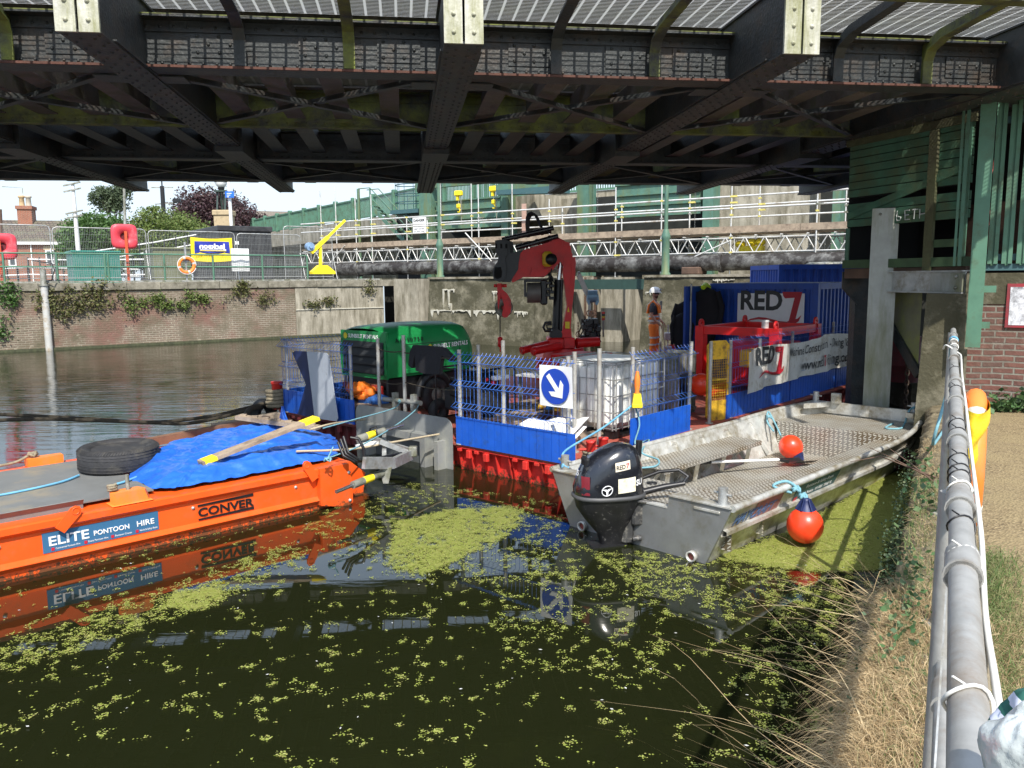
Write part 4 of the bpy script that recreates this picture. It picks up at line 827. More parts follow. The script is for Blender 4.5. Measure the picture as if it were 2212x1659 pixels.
T('spindly_tree', 'tall sparse tree with thin bare trunk and small clumps of leaves', 85, 258, [(218, 428, 1.5, 0), (232, 440, 1.2, 0), (245, 421, 1.2, 0), (262, 425, 1.4, 0), (250, 445, 1.0, 0), (222, 415, .9, 0), (268, 410, 1.0, 0), (262, 447, .8, 0)], 5200, .26, LD, .22, .55)
# ---- growth on the far wall
def wallgrowth(name, lab, patches, n, m, size=.11):
    P = []
    for px0, px1, py0, py1 in patches:
        a_, b_ = FW.h(px0, py1, 0), FW.h(px1, py0, 0); k = int(n * (b_.x - a_.x) * (b_.z - a_.z)) + 10
        kc = max(6, k // 30); cx = RNG.normal((a_.x + b_.x) / 2, (b_.x - a_.x) * .27, kc); cz = RNG.normal((a_.z + b_.z) / 2, (b_.z - a_.z) * .27, kc)
        for x, z in zip(cx, cz):
            q = RNG.normal(size=(30, 3)) * [.14, .05, .10] + [x, -.12, z]; q[:, 1] = -np.abs(q[:, 1] + .05) - .06; P.append(q)
    o = leaves(name, np.concatenate(P), size, m, fr=FW); tag(o, lab, 'plant', 'plants growing on the far wall')
LW = leafmat('leaf_wall', [(.10, .10, .025), (.13, .14, .04), (.07, .09, .02), (.16, .15, .06), (.10, .07, .03)])
wallgrowth('wall_creeper', 'broad olive creeper hanging over the far wall beside the white pole', [(60, 130, 622, 690), (120, 200, 618, 680), (180, 262, 612, 665), (110, 180, 640, 690)], 300, LW)
wallgrowth('wall_shrub', 'dark green bush at the left end of the far wall', [(-10, 55, 603, 640), (10, 40, 640, 662), (-5, 15, 690, 730)], 300, LG)
wallgrowth('wall_fern', 'bright green ferns in a row along the middle of the brick wall', [(268, 300, 645, 675), (290, 330, 645, 660), (330, 390, 652, 668), (330, 350, 640, 650), (385, 410, 655, 665), (400, 425, 632, 645), (430, 450, 640, 652)], 200, LL, .1)
wallgrowth('wall_weed', 'brownish withered weeds below the coping near the concrete end', [(480, 540, 625, 655), (545, 590, 615, 650), (515, 530, 610, 625), (660, 690, 650, 668), (700, 718, 645, 655), (790, 802, 605, 640)], 240, LW, .1)
# ======================= THE WORK BARGE =======================
ZD = .35
def bp(px, py, z=ZD): return BG.g(px, py, z)
barge = thing('work_barge', 'low red modular pontoon barge with blue side panels moored under the bridge', 'barge', BG)
m = MB(); m.box(0, 15, 0, 6.2, ZD - .03, ZD); m.build('deck', DECKR, barge)
m = MB(); m.box(.14, 14.8, .14, 6.05, -.35, ZD - .031); m.build('hull', REDP, barge)
def ribs(v0, v1, mt, nm):
    m = MB(); m.box(-.015, .14, v0, v1, ZD - .05, ZD - .032); m.box(.09, .139, v0, v1, -.35, ZD - .051); v = v0 + .02
    while v < v1 - .02:
        m.prism([(-.005, ZD - .051), (.089, ZD - .051), (.089, -.05), (.07, -.05)], v, v + .014, M=Matrix(), axis='y'); v += (v1 - v0 - .05) / round((v1 - v0) / .24)
    for q in (v0 + .35, v0 + (v1 - v0) * .7): m.cbox(-.05, 0.0, q, q + .07, ZD - .16, ZD - .055, .006); m.cbox(-.03, -.0, q + .18, q + .25, ZD - .09, ZD - .052, .004)
    m.build(nm, mt, barge)
ribs(.0, 1.0, REDP, 'end_module'); ribs(1.01, 1.95, REDP, 'end_module'); ribs(4.1, 6.15, REDK, 'faded_end_module')
m = MB(); x = .1
m.box(.16, 14.8, -.01, .13, ZD - .05, ZD - .032)
while x < 12: m.prism([(0, ZD - .051), (.12, ZD - .051), (.12, -.05), (.1, -.05)], x, x + .014, axis='x'); x += .26
m.build('side_rib', REDK, barge)
# spud plate
t = thing('bow_plate', 'large weathered galvanised plate with square holes standing at the barge end', 'steel plate', BG, (-.05, 0, 0))
GP = mat('galv_plate', (.30, .31, .30), .5, .35, .15, 3, dirt=(.40, .40, .34), damt=.45, dscale=2.2, bump=.05)
def rounded(x0, x1, z0, z1, r, n=5):
    P = []
    for cx, cz, a in ((x1 - r, z1 - r, 0), (x0 + r, z1 - r, 90), (x0 + r, z0 + r, 180), (x1 - r, z0 + r, 270)):
        for k in range(n + 1): q = math.radians(a + 90 * k / n); P.append((cx + r * math.cos(q), cz + r * math.sin(q)))
    return P
m = MB()
m.prism([(1.98, .40), (4.03, .40)] + [(p, q) for p, q in rounded(1.98, 4.03, -.4, .68, .13) if q >= .401][::1], -.006, .006, axis='x')
for (a, b, c, d) in ((1.98, 2.16, -.4, .3999), (2.16, 2.30, .26, .3999), (2.16, 2.30, -.4, .12), (2.30, 3.70, -.4, .3999), (3.70, 3.84, .26, .3999), (3.70, 3.84, -.4, .12), (3.84, 4.03, -.4, .3999)):
    m.box(-.006, .006, a, b, c, d)
m.build('plate', GP, t)
m = MB(); m.box(-.16, -.007, 2.1, 2.17, -.4, .38); m.box(-.16, -.007, 2.45, 3.55, .34, .44); m.box(-.16, -.007, 2.35, 2.449, -.4, .44); m.box(-.16, -.007, 3.551, 3.65, -.4, .44); m.build('guide_frame', GP, t)
m = MB(); m.box(-.03, -.0065, 2.45, 3.55, -.4, .339); m.build('inner_panel', mat('plate_dark', (.12, .13, .13), .4, .3), t)
for v in (2.23, 3.77): m = MB(); m.tube([(-.03, v - .03, .19), (-.06, v, .22), (-.03, v + .03, .19), (.0, v, .15)], .012, 6, closed=True); m.build('shackle', GALVD, t)
a_, b_ = BG.hx(829, 862, .1), BG.hx(909, 871, .1); m = MB(); m.tube([(.15, a_.y, a_.z), (.15, b_.y, b_.z)], .035, 10); m.build('cross_tube', GALVD, t)
for px, py in ((853, 848), (893, 852)): q = BG.hx(px, py, .1); m = MB(); m.box(.12, .19, q.y - .035, q.y + .035, .35, q.z); m.build('bollard_post', GALVD, t)
# guard posts
GPOST = mat('post_galv', (.46, .45, .41), .5, .4, .2, 9, dirt=(.28, .22, .16), damt=.35)
posts = [(.05, .14, 1.6, 'nearest post at the barge corner behind the arrow sign'), (0, 1.88, 1.59, 'post at the left end of the front blue fence'), (.1, 3.66, 1.65, 'post standing left in front of the green compressor'), (.1, 3.09, 1.72, 'taller post in front of the green compressor and black shirt'),
         (.0, 4.19, 1.53, 'post at the right end of the left blue fence'), (0, 5.9, 1.53, 'post at the left end of the left blue fence'), (1.23, 7.4 - 1.4, 1.5, 'post at the back of the left blue fence'), (.6, 2.12, 1.6, 'inner post behind the left part of the front fence'), (.6, 1.66, 1.68, 'inner post behind the middle of the front fence'),
         (.55, .43, 1.6, 'post between the arrow sign and the white tank'), (.55, .06, 1.66, 'post in front of the near face of the white tank'), (1.33, .1, 1.62, 'post carrying the orange lamp at the tank corner'), (2.76, .1, 1.6, 'slightly leaning post right of the white tank'), (3.38, .1, 1.56, 'post with blue rope left of the yellow gate'),
         (4.0, .1, 1.54, 'post at the left end of the lettered banner'), (5.02, .1, 1.5, 'first post behind the lettered banner'), (6.3, .1, 1.55, 'second post behind the lettered banner'), (8.2, .1, 1.62, 'third post behind the lettered banner near the steel column')]
for u, v, zt, lab in posts:
    m = MB(); ln = .05 if u == 2.76 else 0; m.tube([(0, 0, 0), (ln, 0, zt - ZD)], .027, 10); m.tube([(0, 0, 0), (0, 0, .012)], .06, 10)
    o = m.build('guard_post', GPOST); o.matrix_world = BG.M @ Matrix.Translation((u, v, ZD)); tag(o, lab, 'post', 'galvanised guard posts round the barge deck')
def guard(name_lab, M_, L_, z0=.37, z1=1.22, ov=0.0, lean=0, dens=.068, kick=True):   # local: x along, z up from deck, bends towards -y
    t = bpy.data.objects.new('wire_fence', None); C.objects.link(t); t.matrix_world = M_; tag(t, name_lab, 'fence', 'blue wire guard panels on the barge')
    prof = []; hs = z1 - z0; off = .11; z = z0
    kn = [(0, 0), (.10, 0), (.16, -off * .8), (.22, 0), (.45, 0), (.50, -off * .8), (.56, 0), (.80, 0), (.86, -off), (.96, -off * .0), (1.0, .03)]
    kn = [(a * hs + z0, b) for a, b in kn]
    m = MB(); x = -ov
    while x <= L_ + ov:
        m.tube([(x, y, z) for z, y in kn], .0034 if dens < .08 else .0026, 4, cap=False, smooth=False); x += dens
    for z, y in [kn[0], kn[2], kn[3], kn[5], kn[6], kn[8], kn[9]]: m.tube([(-ov, y - .006, z), (L_ + ov, y - .006, z)], .0038 if dens < .08 else .0028, 4)
    m.build('wire_mesh', BLUEW, t)
    if kick:
        m = MB(); n_ = max(1, int(L_ / .11)); wv = L_ / n_
        m.box(0, L_, 0, .01, 0, .37)
        for i in range(n_): m.box(i * wv + .008, (i + 1) * wv - .004, -.008, -.0005, .002, .368)
        m.build('kick_panel', BLUEP, t)
    return t
RZ = Matrix.Rotation
def along_v(u, v, z=ZD): return BG.M @ Matrix.Translation((u, v, z)) @ RZ(-math.pi / 2, 4, 'Z')      # x runs to lower v; -y faces the end of the barge
guard('blue wire guard panel across the barge end behind the arrow sign', along_v(-.03, 1.93), 1.95)
guard('blue wire guard panel at the left end behind the blue and white board', along_v(-.03, 5.95), 1.85, z0=.33)
guard('blue wire guard panel running back from the left end', BG.M @ Matrix.Translation((-.02, 6.0, ZD)), 2.5, z0=.33)
def along_u(u, v): return BG.M @ Matrix.Translation((u, v, ZD))
guard('short blue wire guard panel in front of the white tank', along_u(1.22, .05), 1.5, dens=.09)
guard('blue wire guard panel behind the lettered banner, nearer length', along_u(3.85, .07), 2.3, dens=.09)
guard('blue wire guard panel behind the lettered banner, middle length', along_u(6.2, .07), 2.1, dens=.09)
guard('blue wire guard panel running behind the steel column', along_u(8.35, .07), 2.3, dens=.09)
t = thing('wire_strand', 'two slack wire strands strung in front of the green compressor', 'wire', BG); 
for z, dz in ((1.5, .02), (1.04, -.02)):
    for (v0, v1) in ((3.66, 3.09), (3.09, 1.88)):
        m = MB(); m.tube([(.1 - .1 * (k / 6) * (v1 < 2), v0 + (v1 - v0) * k / 6, z - dz * (v0 < 3.5) - .03 * math.sin(math.pi * k / 6)) for k in range(7)], .008, 5); m.build('strand', ROPED, t)
# blue and white board
t = thing('chevron_board', 'battered dark blue and pale grey sign board leaning on the left fence', 'board', BG, (-.12, 0, ZD))
def pb(pts, r=0): return [(q.y, q.z - ZD) for q in (BG.hx(px, py, -.12) for px, py in pts)]
m = MB(); m.prism(pb([(664, 759), (706, 762), (711, 768), (731, 903), (728, 910), (681, 903)]), -.012, 0, axis='x'); m.build('white_part', mat('board_white', (.50, .54, .60), .45, 0, .05, 5, dirt=(.25, .26, .28), damt=.2), t)
m = MB(); m.prism(pb([(631, 757.5), (663.8, 759), (680.8, 903), (644, 895), (662, 830)]), -.012, 0, axis='x'); m.build('blue_part', NAVY, t)
m = MB(); m.tube([(-.02, 5.5, 1.02), (.0, 5.56, 1.05), (.02, 5.5, 1.0), (-.01, 5.46, 1.03)], .012, 5, closed=True); m.build('tie', ROPE, t)
t = thing('round_arrow_sign', 'white square sign with white arrow on a blue disc hung on the fence', 'sign', BG, (-.17, 0, ZD))
c0, c1 = BG.hx(1166, 787, -.17), BG.hx(1237, 884, -.17); vc, zc = (c0.y + c1.y) / 2, (c0.z + c1.z) / 2 - ZD; s_ = .235
def disc(m, x, v, z, r, th=.003, n=36): m.add([V3(x, v, z)] + [V3(x, v + r * math.cos(2 * math.pi * k / n), z + r * math.sin(2 * math.pi * k / n)) for k in range(n)], [(0, (k + 1) % n + 1, k + 1) for k in range(n)])
m = MB(); m.grid(lambda a, b: V3(-.01 * math.sin(a * 5 + b * 2), vc + s_ - a * 2 * s_, zc - s_ + b * 2 * s_), 8, 8); m.build('card', SIGNW, t)
m = MB(); disc(m, -.016, vc, zc, .205); m.build('disc', SGNB, t)
def rot2(p, a): return (p[0] * math.cos(a) - p[1] * math.sin(a), p[0] * math.sin(a) + p[1] * math.cos(a))
arr = [(-.028, .165), (.028, .165), (.028, -.05), (.11, .01), (.11, -.055), (0, -.165), (-.11, -.055), (-.11, .01), (-.028, -.05)]
arr = [rot2(p, math.radians(40)) for p in arr]
m = MB(); m.prism([(vc - a, zc + b) for a, b in arr], -.0215, -.018, axis='x'); m.build('arrow', SIGNW, t)
# ---- compressor
CP = Fr(*BG.w(.65, 4.15)[:2], BG.a, ZD); CL, CW = 1.95, 1.15       # x along its side, y across its louvred end
t = thing('air_compressor', 'green towable air compressor with black louvred end and white lettering', 'compressor', None); t.matrix_world = CP.M
zb, zt = .62, 1.38
m = MB(); sec = []
n_ = 12
def canopy(u, v):
    x = u * CL; r = .12
    P = [(0, zb), (-.02, .8), (-.03, 1.1), (.02, 1.26), (.10, zt - .02), (.3, zt + .02), (CW / 2, zt + .03), (CW - .3, zt + .02), (CW - .1, zt - .02), (CW - .02, 1.26), (CW + .03, 1.1), (CW + .02, .8), (CW, zb)]
    k = v * 12; i = min(int(k + 1e-6), 11); f = k - i; y = P[i][0] * (1 - f) + P[i + 1][0] * f; z = P[i][1] * (1 - f) + P[i + 1][1] * f
    e = max(0, u - .86) / .14; z = z - (z - zb) * .28 * e * e; y = y + (CW / 2 - y) * .16 * e * e
    z += .03 * math.sin(u * math.pi) * (z > 1)
    e0 = max(0, .05 - u) / .05; z -= .03 * e0 * (z > 1.2)
    return V3(x, y, z)
m.grid(canopy, 22, 12)
m.add([canopy(1, k / 12) for k in range(13)], [tuple(range(13))])
m.box(0, .035, -.0, .06, zb, 1.2); m.box(0, .035, CW - .06, CW, zb, 1.2); m.box(0, .035, .0, CW, 1.17, 1.34); m.box(.0, .035, 0, CW, zb - .02, zb + .04)
m.build('canopy', GRN, t)
m = MB()
for k in range(8): m.cbox(.5 + .001, .5 + .8, -.035, -.026, .84 + k * 0, .86, .003) if k == 0 else None
m.cbox(.35, .9, -.045, -.02, .66, .74, .01); m.cbox(.95, 1.5, -.045, -.02, .66, .72, .01); m.box(.2, 1.6, -.04, -.025, 1.0, 1.015); m.build('door_moulding', GRN, t)
m = MB()
for a_ in (.3, .92, 1.55): m.box(a_, a_ + .008, -.036, -.024, .66, 1.12)
m.box(.3, 1.558, -.034, -.024, 1.121, 1.129); m.build('door_seam', BLACK, t)
for a_ in (.55, 1.2): m = MB(); m.cbox(a_, a_ + .12, -.05, -.03, .84, .88, .005); m.build('door_latch', BLACK, t)
m = MB()
for k in range(4):
    z = zb + .06 + k * .135; m.prism([(.03, z + .12), (.012, z + .12), (-.03, z + .02), (-.03, z - .005), (.03, z)], .065, CW - .065, M=Matrix(), axis='y')
m.box(.05, .06, .06, CW - .06, zb, 1.17); m.build('louvre', mat('louvre_black', (.022, .024, .026), .45, 0, .2), t)
m = MB(); m.cbox(.05, CL - .05, .06, CW - .06, .25, zb - .01, .02); m.box(-.1, .3, .1, CW - .1, .32, .42); m.build('chassis', BLACK, t)
for yy in (-.02, CW + .02):
    m = MB(); m.lathe([(.12, -.08), (.26, -.08), (.28, -.04), (.28, .04), (.26, .08), (.12, .08)], Matrix.Translation((.95, yy, .27)) @ RZ(math.pi / 2, 4, 'X'), 22, closed=True); wh = m.build('wheel', RUBBER, t)
    m = MB(); m.lathe([(.01, -.05), (.14, -.07), (.15, .07), (.01, .05)], Matrix.Translation((.95, yy, .27)) @ RZ(math.pi / 2, 4, 'X'), 16); m.build('rim', GALVD, wh)
    m = MB(); m.tube([(.95 + .34 * math.cos(q), yy, .27 + .34 * math.sin(q)) for q in [i * math.pi / 8 for i in range(9)]], .09, 4); m.build('mudguard', BLACK, t)
for y0 in (.08, CW - .36):
    m = MB(); m.cbox(-.06, .0, y0, y0 + .28, .34, .50, .015); lp = m.build('rear_lamp', mat('lamp_red', (.35, .02, .015), .3), t)
    m = MB()
    for k in range(8): m.tube([(-.09, y0 + k * .04, .32), (-.09, y0 + k * .04, .53)], .003, 4)
    for k in range(5): m.tube([(-.09, y0, .33 + k * .048), (-.09, y0 + .28, .33 + k * .048)], .003, 4)
    m.build('lamp_guard', mat('cage_wire', (.35, .16, .1), .6), lp)
m = MB(); m.lathe([(.05, 0), (.05, .012)], Matrix.Translation((1.1, -.02, .5)) @ RZ(math.pi / 2, 4, 'X'), 14); m.build('side_reflector', ORPL, t)
m = MB(); m.tube([(-.1, CW / 2, .3), (-.55, CW / 2, .3)], .04, 8); m.build('drawbar', BLACK, t)
DIR_E = (0, -1, 0); YL = YELB
def gear(m, M):
    P = [];
    for k in range(24): r = .055 if (k // 1) % 2 else .042; q = math.pi * k / 12; P.append((r * math.cos(q), r * math.sin(q)))
    n = len(P); m.add([M @ V3(0, 0, .002)] + [M @ V3(a, b, .002) for a, b in P], [(0, i + 1, (i + 1) % n + 1) for i in range(n)])
ME = face_m((-.002, CW - .2, 1.225), (0, -1, 0)); text('SUNBELT RENTALS', .085, ME, SIGNW, t, fit=.76, bold=.0018); m = MB(); gear(m, face_m((-.004, CW - .13, 1.25), (0, -1, 0))); m.build('sun_emblem', YL, t)
ME = face_m((.95, -.045, 1.02), (1, 0, .03)); text('SUNBELT RENTALS', .10, ME, SIGNW, t, fit=.78, bold=.002); m = MB(); gear(m, face_m((.87, -.047, 1.05), (1, 0, 0))); m.build('sun_emblem', YL, t)
text('A1310730', .09, Matrix.Translation((.16, -.035, 1.17)) @ RZ(math.radians(75), 4, 'X'), BLACK, t, fit=.58, bold=.001, spacing=1.4)
# black shirt hung on the strand
t = thing('black_shirt', 'black long-sleeved shirt hung to dry on the wire strand', 'clothing', BG, (.06, 0, ZD))
def pv(px, py, u=.06): q = BG.hx(px, py, u); return (q.y, q.z - ZD)
S_ = [pv(x, y) for x, y in ((896, 745), (925, 747), (955, 750), (962, 752), (985, 775), (978, 781), (958, 768), (952, 808), (920, 807), (902, 800), (900, 768), (893, 795), (886, 788), (889, 760))]
m = MB(); m.prism(S_, -.035, .03, axis='x'); o = m.build('cloth', CLOTHK, t)
md = o.modifiers.new('soft', 'BEVEL'); md.width = .02; md.segments = 2
# generator behind the strands
t = thing('generator', 'black wheeled petrol generator with exposed engine behind the strands', 'generator', BG, (.75, 2.35, ZD))
m = MB(); m.cbox(.1, .75, 0, .75, .22, .55, .03); m.build('tank', mat('tank_black', (.03, .032, .035), .6, 0, .3, 8, dirt=(.12, .12, .12), damt=.25), t)
m = MB(); m.cbox(.18, .6, .1, .6, .56, .8, .05); m.cbox(.0, .16, .1, .55, .45, .68, .03)
for k in range(7): m.box(.1 + k * .06, .13 + k * .06, -.02, .0, .56, .74)
m.tube([(.1, .1, .6), (-.05, .2, .7), (-.02, .45, .72), (.1, .6, .6)], .02, 6); m.tube([(.3, .0, .8), (.2, .2, .9), (.35, .4, .86)], .018, 6); m.build('engine', BLACK, t)
m = MB()
for p0, p1 in (((0, 0, .1), (.85, 0, .1)), ((0, .8, .1), (.85, .8, .1)), ((0, 0, .1), (0, 0, .85)), ((0, .8, .1), (0, .8, .85)), ((.85, 0, .1), (.85, 0, .85)), ((0, 0, .85), (.85, 0, .85)), ((0, .8, .85), (.85, .8, .85)), ((0, 0, .85), (0, .8, .85))): m.tube([p0, p1], .016, 6)
m.build('tube_frame', BLACK, t)
for y in (.86, -.06): m = MB(); m.lathe([(.06, -.05), (.17, -.05), (.19, 0), (.17, .05), (.06, .05)], Matrix.Translation((.1, y, .19)) @ RZ(math.pi / 2, 4, 'X'), 18, closed=True); m.build('wheel', RUBBER, t)
m = MB(); m.cbox(.3, .6, -.12, -.03, .7, .76, .01); m.build('sticker_panel', SIGNW, t)
m = MB(); m.ball((.35, -.03, .66), .035); m.ball((.2, -.05, .72), .025); m.build('red_cap', RED, t)
# orange life jackets and bag
def heap(name, lab, cat, fr_at, r, mt, n=7, seed=3, sc=(1, 1, .7)):
    rr = random.Random(seed); m = MB()
    for k in range(n):
        c = V3(rr.uniform(-r, r) * .6, rr.uniform(-r, r) * .6, rr.uniform(.05, r * .9)); q = r * rr.uniform(.35, .6)
        vs = []; a0 = rr.random() * 6
        def f(u, v):
            th, ph = u * 2 * math.pi, v * math.pi; k_ = 1 + .16 * math.sin(5 * th + a0) * math.sin(ph) + .1 * math.sin(7 * ph + a0 * 2)
            return V3(c.x + q * k_ * math.sin(ph) * math.cos(th) * sc[0], c.y + q * k_ * math.sin(ph) * math.sin(th) * sc[1], c.z + q * k_ * math.cos(ph) * sc[2])
        m.grid(f, 18, 9)
    o = m.build(name, mt); o.matrix_world = BG.M @ Matrix.Translation(fr_at); tag(o, lab, cat); return o
heap('life_jacket', 'crumpled orange life jacket lying behind the left fence', 'life jacket', (.35, 4.55, ZD + .28), .24, HIVIS, 9, 5)
heap('blue_bag', 'blue bag behind the orange life jacket', 'bag', (.55, 4.3, ZD + .2), .24, mat('bag_blue', (.03, .13, .4), .7), 5, 8)
m = MB(); m.cbox(.0, .5, 3.8, 4.9, 0, .25, .01); o = m.build('wooden_crate', WOOD); o.matrix_world = BG.M @ Matrix.Translation((.12, .0, ZD)); tag(o, 'low wooden crate beneath the orange life jacket', 'crate')
# stuff seen through the front fence
for k, (u, v, a, lab) in enumerate(((1.7, 2.3, .2, 'stack of grey timber boards lying on the deck behind the front fence'), (1.0, 1.2, -.1, 'loose timber boards behind the arrow sign'))):
    t = thing('timber_boards', lab, 'timber', BG, (u, v, ZD), a, 'timber boards on the barge deck')
    for j in range(4): m = MB(); m.box(-.9, .9, -.4 + j * .2, -.4 + j * .2 + .17, .02 + .03 * (j % 2) + .12 * (k == 0), .06 + .03 * (j % 2) + .12 * (k == 0)); m.build('board', WOOD, t)
t = thing('white_sheet_board', 'crumpled white sheet boards lying tilted by the foot of the front fence', 'board', BG, (.45, .9, ZD))
for k, (a, z) in enumerate(((.25, .06), (-.15, .16))): m = MB(); m.grid(lambda u, v: V3(-.25 + u * .5 + .05 * k, -.55 + v * 1.0, z + .25 * u * (1 - .5 * v) + .02 * math.sin(v * 14 + k)), 6, 12); m.build('sheet', SIGNW, t)
t = thing('slatted_table', 'low white slatted table top behind the front fence', 'table', BG, (3.2, 2.6, ZD), .1)
m = MB(); [m.box(-.8, .8, -.5 + k * .1, -.5 + k * .1 + .08, .58, .61) for k in range(10)]; m.build('top', WHITE, t)
for a in (-.7, .7):
    for b in (-.4, .45): m = MB(); m.box(a, a + .05, b, b + .05, 0, .58); m.build('leg', GALVD, t)
t = thing('inflatable_tube', 'striped yellow and blue fenders piled behind the front fence', 'fender', BG, (2.0, 1.5, ZD + .25))
for k, (mt, y) in enumerate(((YEL, 0), (mat('tube_blue', (.03, .18, .5), .5), .16), (YEL, .3))): m = MB(); m.tube([(-.5, y, .05), (-.4, y, .08), (.4, y + .1, .1), (.55, y + .12, .08)], [.02, .07, .07, .02], 10); m.build('tube', mt, t)
m = MB(); m.cbox(0, .9, 0, .8, 0, .75, .02); o = m.build('red_skip', RED); o.matrix_world = BG.M @ Matrix.Translation((4.2, 3.0, ZD)); tag(o, 'red steel box on the deck in front of the crane', 'box')
# IBC tank
IB = Fr(*BG.w(1.5, .5)[:2], BG.a, ZD); t = thing('water_tank', 'white plastic bulk tank in a galvanised tube cage on a black pallet', 'tank', None); t.matrix_world = IB.M
m = MB(); m.cbox(.02, 1.18, .02, .98, .12, 1.02, .07)
for k in range(4): m.cbox(.06 + k * .285, .06 + k * .285 + .2, .0, 1.0, .16, .98, .05)
for k in range(3): m.cbox(-.0, 1.2, .08 + k * .3, .08 + k * .3 + .24, .16, .98, .05)
m.build('bottle', PLAST, t)
m = MB(); m.box(0, 1.2, 0, 1.0, 0, .03); [m.box(a, a + .14, b, b + .14, .03, .11) for a in (0, .53, 1.06) for b in (0, .43, .86)]; m.build('pallet', BLACK, t)
m = MB(); e = .022
for z in (.14, .36, .58, .80, 1.0): m.tube([(-e, -e, z), (1.2 + e, -e, z), (1.2 + e, 1 + e, z), (-e, 1 + e, z)], .010, 6, closed=True, smooth=False)
for k in range(9): m.tube([(k * .15, -e * 1.6, .12), (k * .15, -e * 1.6, 1.02)], .009, 5); m.tube([(k * .15, 1 + e * 1.6, .12), (k * .15, 1 + e * 1.6, 1.02)], .009, 5)
for k in range(8): m.tube([(-e * 1.6, k * .143, .12), (-e * 1.6, k * .143, 1.02)], .009, 5); m.tube([(1.2 + e * 1.6, k * .143, .12), (1.2 + e * 1.6, k * .143, 1.02)], .009, 5)
m.tube([(-e, -e, 1.03), (1.2 + e, -e, 1.03), (1.2 + e, 1 + e, 1.03), (-e, 1 + e, 1.03)], .014, 6, closed=True, smooth=False)
m.build('cage', GALV, t)
m = MB(); m.box(-.04, -.035, .55, 1.0, .35, .8); m.build('label_plate', mat('plate_grey', (.45, .46, .47), .4, .3), t)
m = MB(); m.box(-.046, -.041, .58, .82, .45, .72); m.build('blue_label', mat('tank_label_blue', (.03, .05, .25), .5), t)
text('TPA', .085, face_m((-.048, .8, .61), (0, -1, 0)), SIGNW, t, fit=.17, bold=.003); text('SOLUTIONS', .03, face_m((-.048, .8, .56), (0, -1, 0)), SIGNW, t, fit=.19)
# orange hazard lamp hanging on the post
t = thing('hazard_lamp', 'amber hazard lamp in a yellow holder tied to the fence post by the tank', 'lamp', None, tuple(BG.w(1.25, -.02, 1.0))); t.scale = (.72, .72, .78)
m = MB(); m.lathe([(.03, .42), (.035, .38), (.05, .32), (.055, .2), (.035, .1), (.05, .05)], n=12); m.build('amber_lens', ORPL, t)
m = MB(); m.hull([(a * .06, b * .05, .06) for a in (-1, 1) for b in (-1, 1)] + [(a * .085, b * .06, -.1) for a in (-1, 1) for b in (-1, 1)]); m.cbox(-.09, .09, -.065, .065, -.17, -.101, .01); m.build('yellow_body', YELB, t)
m = MB(); m.tube([(0, 0, .42), (.02, .02, .5), (.06, .05, .52)], .006, 4); m.build('cord', ROPET, t)
# red bollards at the corner with ropes
for k, (v, lab) in enumerate(((-.0, 'red mooring bollard at the barge corner, the nearer of the pair'), (-.3, 'red mooring bollard at the barge corner, the farther of the pair'))):
    q = BG.w(.28 + .25 * k, -.02, ZD); t = thing('red_bollard', lab, 'bollard', None, tuple(q), group='red mooring bollards'); m = MB(); m.lathe([(.055, 0), (.055, .22), (.06, .225), (.06, .25), (0.001, .252)], n=16); m.build('barrel', REDP, t)
    m = MB(); m.tube([(-.13, .02, .14), (.13, -.02, .15)], .014, 8); m.build('pin', REDP, t)
q = BG.w(-.05 + .1, 6.3, ZD); t = thing('red_bollard', 'red mooring bollard wrapped in thick rope at the far left barge corner', 'bollard', None, tuple(q), group='red mooring bollards'); m = MB(); m.lathe([(.09, 0), (.09, .42), (.1, .43), (.1, .47), (.001, .475)], n=16); m.build('barrel', REDP, t)
def coil(m, r0, n, dz, rad, jitter=.02, seed=1):
    rr = random.Random(seed); P = []
    for i in range(n * 14): a = 2 * math.pi * i / 14; P.append(V3((r0 + rr.uniform(-jitter, jitter)) * math.cos(a), (r0 + rr.uniform(-jitter, jitter)) * math.sin(a), i / 14 * dz))
    m.tube(P, rad, 7)
m = MB(); coil(m, .17, 5, .06, .035); o = m.build('rope_coil', ROPE); o.matrix_world = Matrix.Translation(q + V3(0, 0, .03)); tag(o, 'thick tan rope wound round the far left bollard', 'rope')
m = MB(); coil(m, .09, 3, .035, .018, .012, 4); o = m.build('rope_coil', ROPE); o.matrix_world = Matrix.Translation(BG.w(.28, -.02, ZD + .02)); tag(o, 'grey rope wound round the nearer corner bollard', 'rope')
# tyre fenders at the left end
def tyre(m, R, r, wd, M, n=30):
    m.lathe([(R - r * .9, -wd * .38), (R - r * .35, -wd / 2), (R - .03, -wd * .47), (R, -wd * .36), (R, wd * .36), (R - .03, wd * .47), (R - r * .35, wd / 2), (R - r * .9, wd * .38), (R - r * .82, wd * .2), (R - r * .55, 0), (R - r * .82, -wd * .2)], M, n, closed=True)
for k, (v, u, lab) in enumerate(((6.55, -.1, 'black tyre fender hung at the left end of the barge'), (6.85, .1, 'second black tyre fender farther left, partly hidden by rope'))):
    m = MB(); tyre(m, .3 - .02 * k, .12, .2, RZ(math.pi / 2, 4, 'X') @ RZ(0, 4, 'Y')); o = m.build('tyre_fender', RUBBER); o.matrix_world = BG.M @ Matrix.Translation((u, v, .18)) @ RZ(.35, 4, 'Z'); tag(o, lab, 'tyre', 'tyre fenders on the barge')
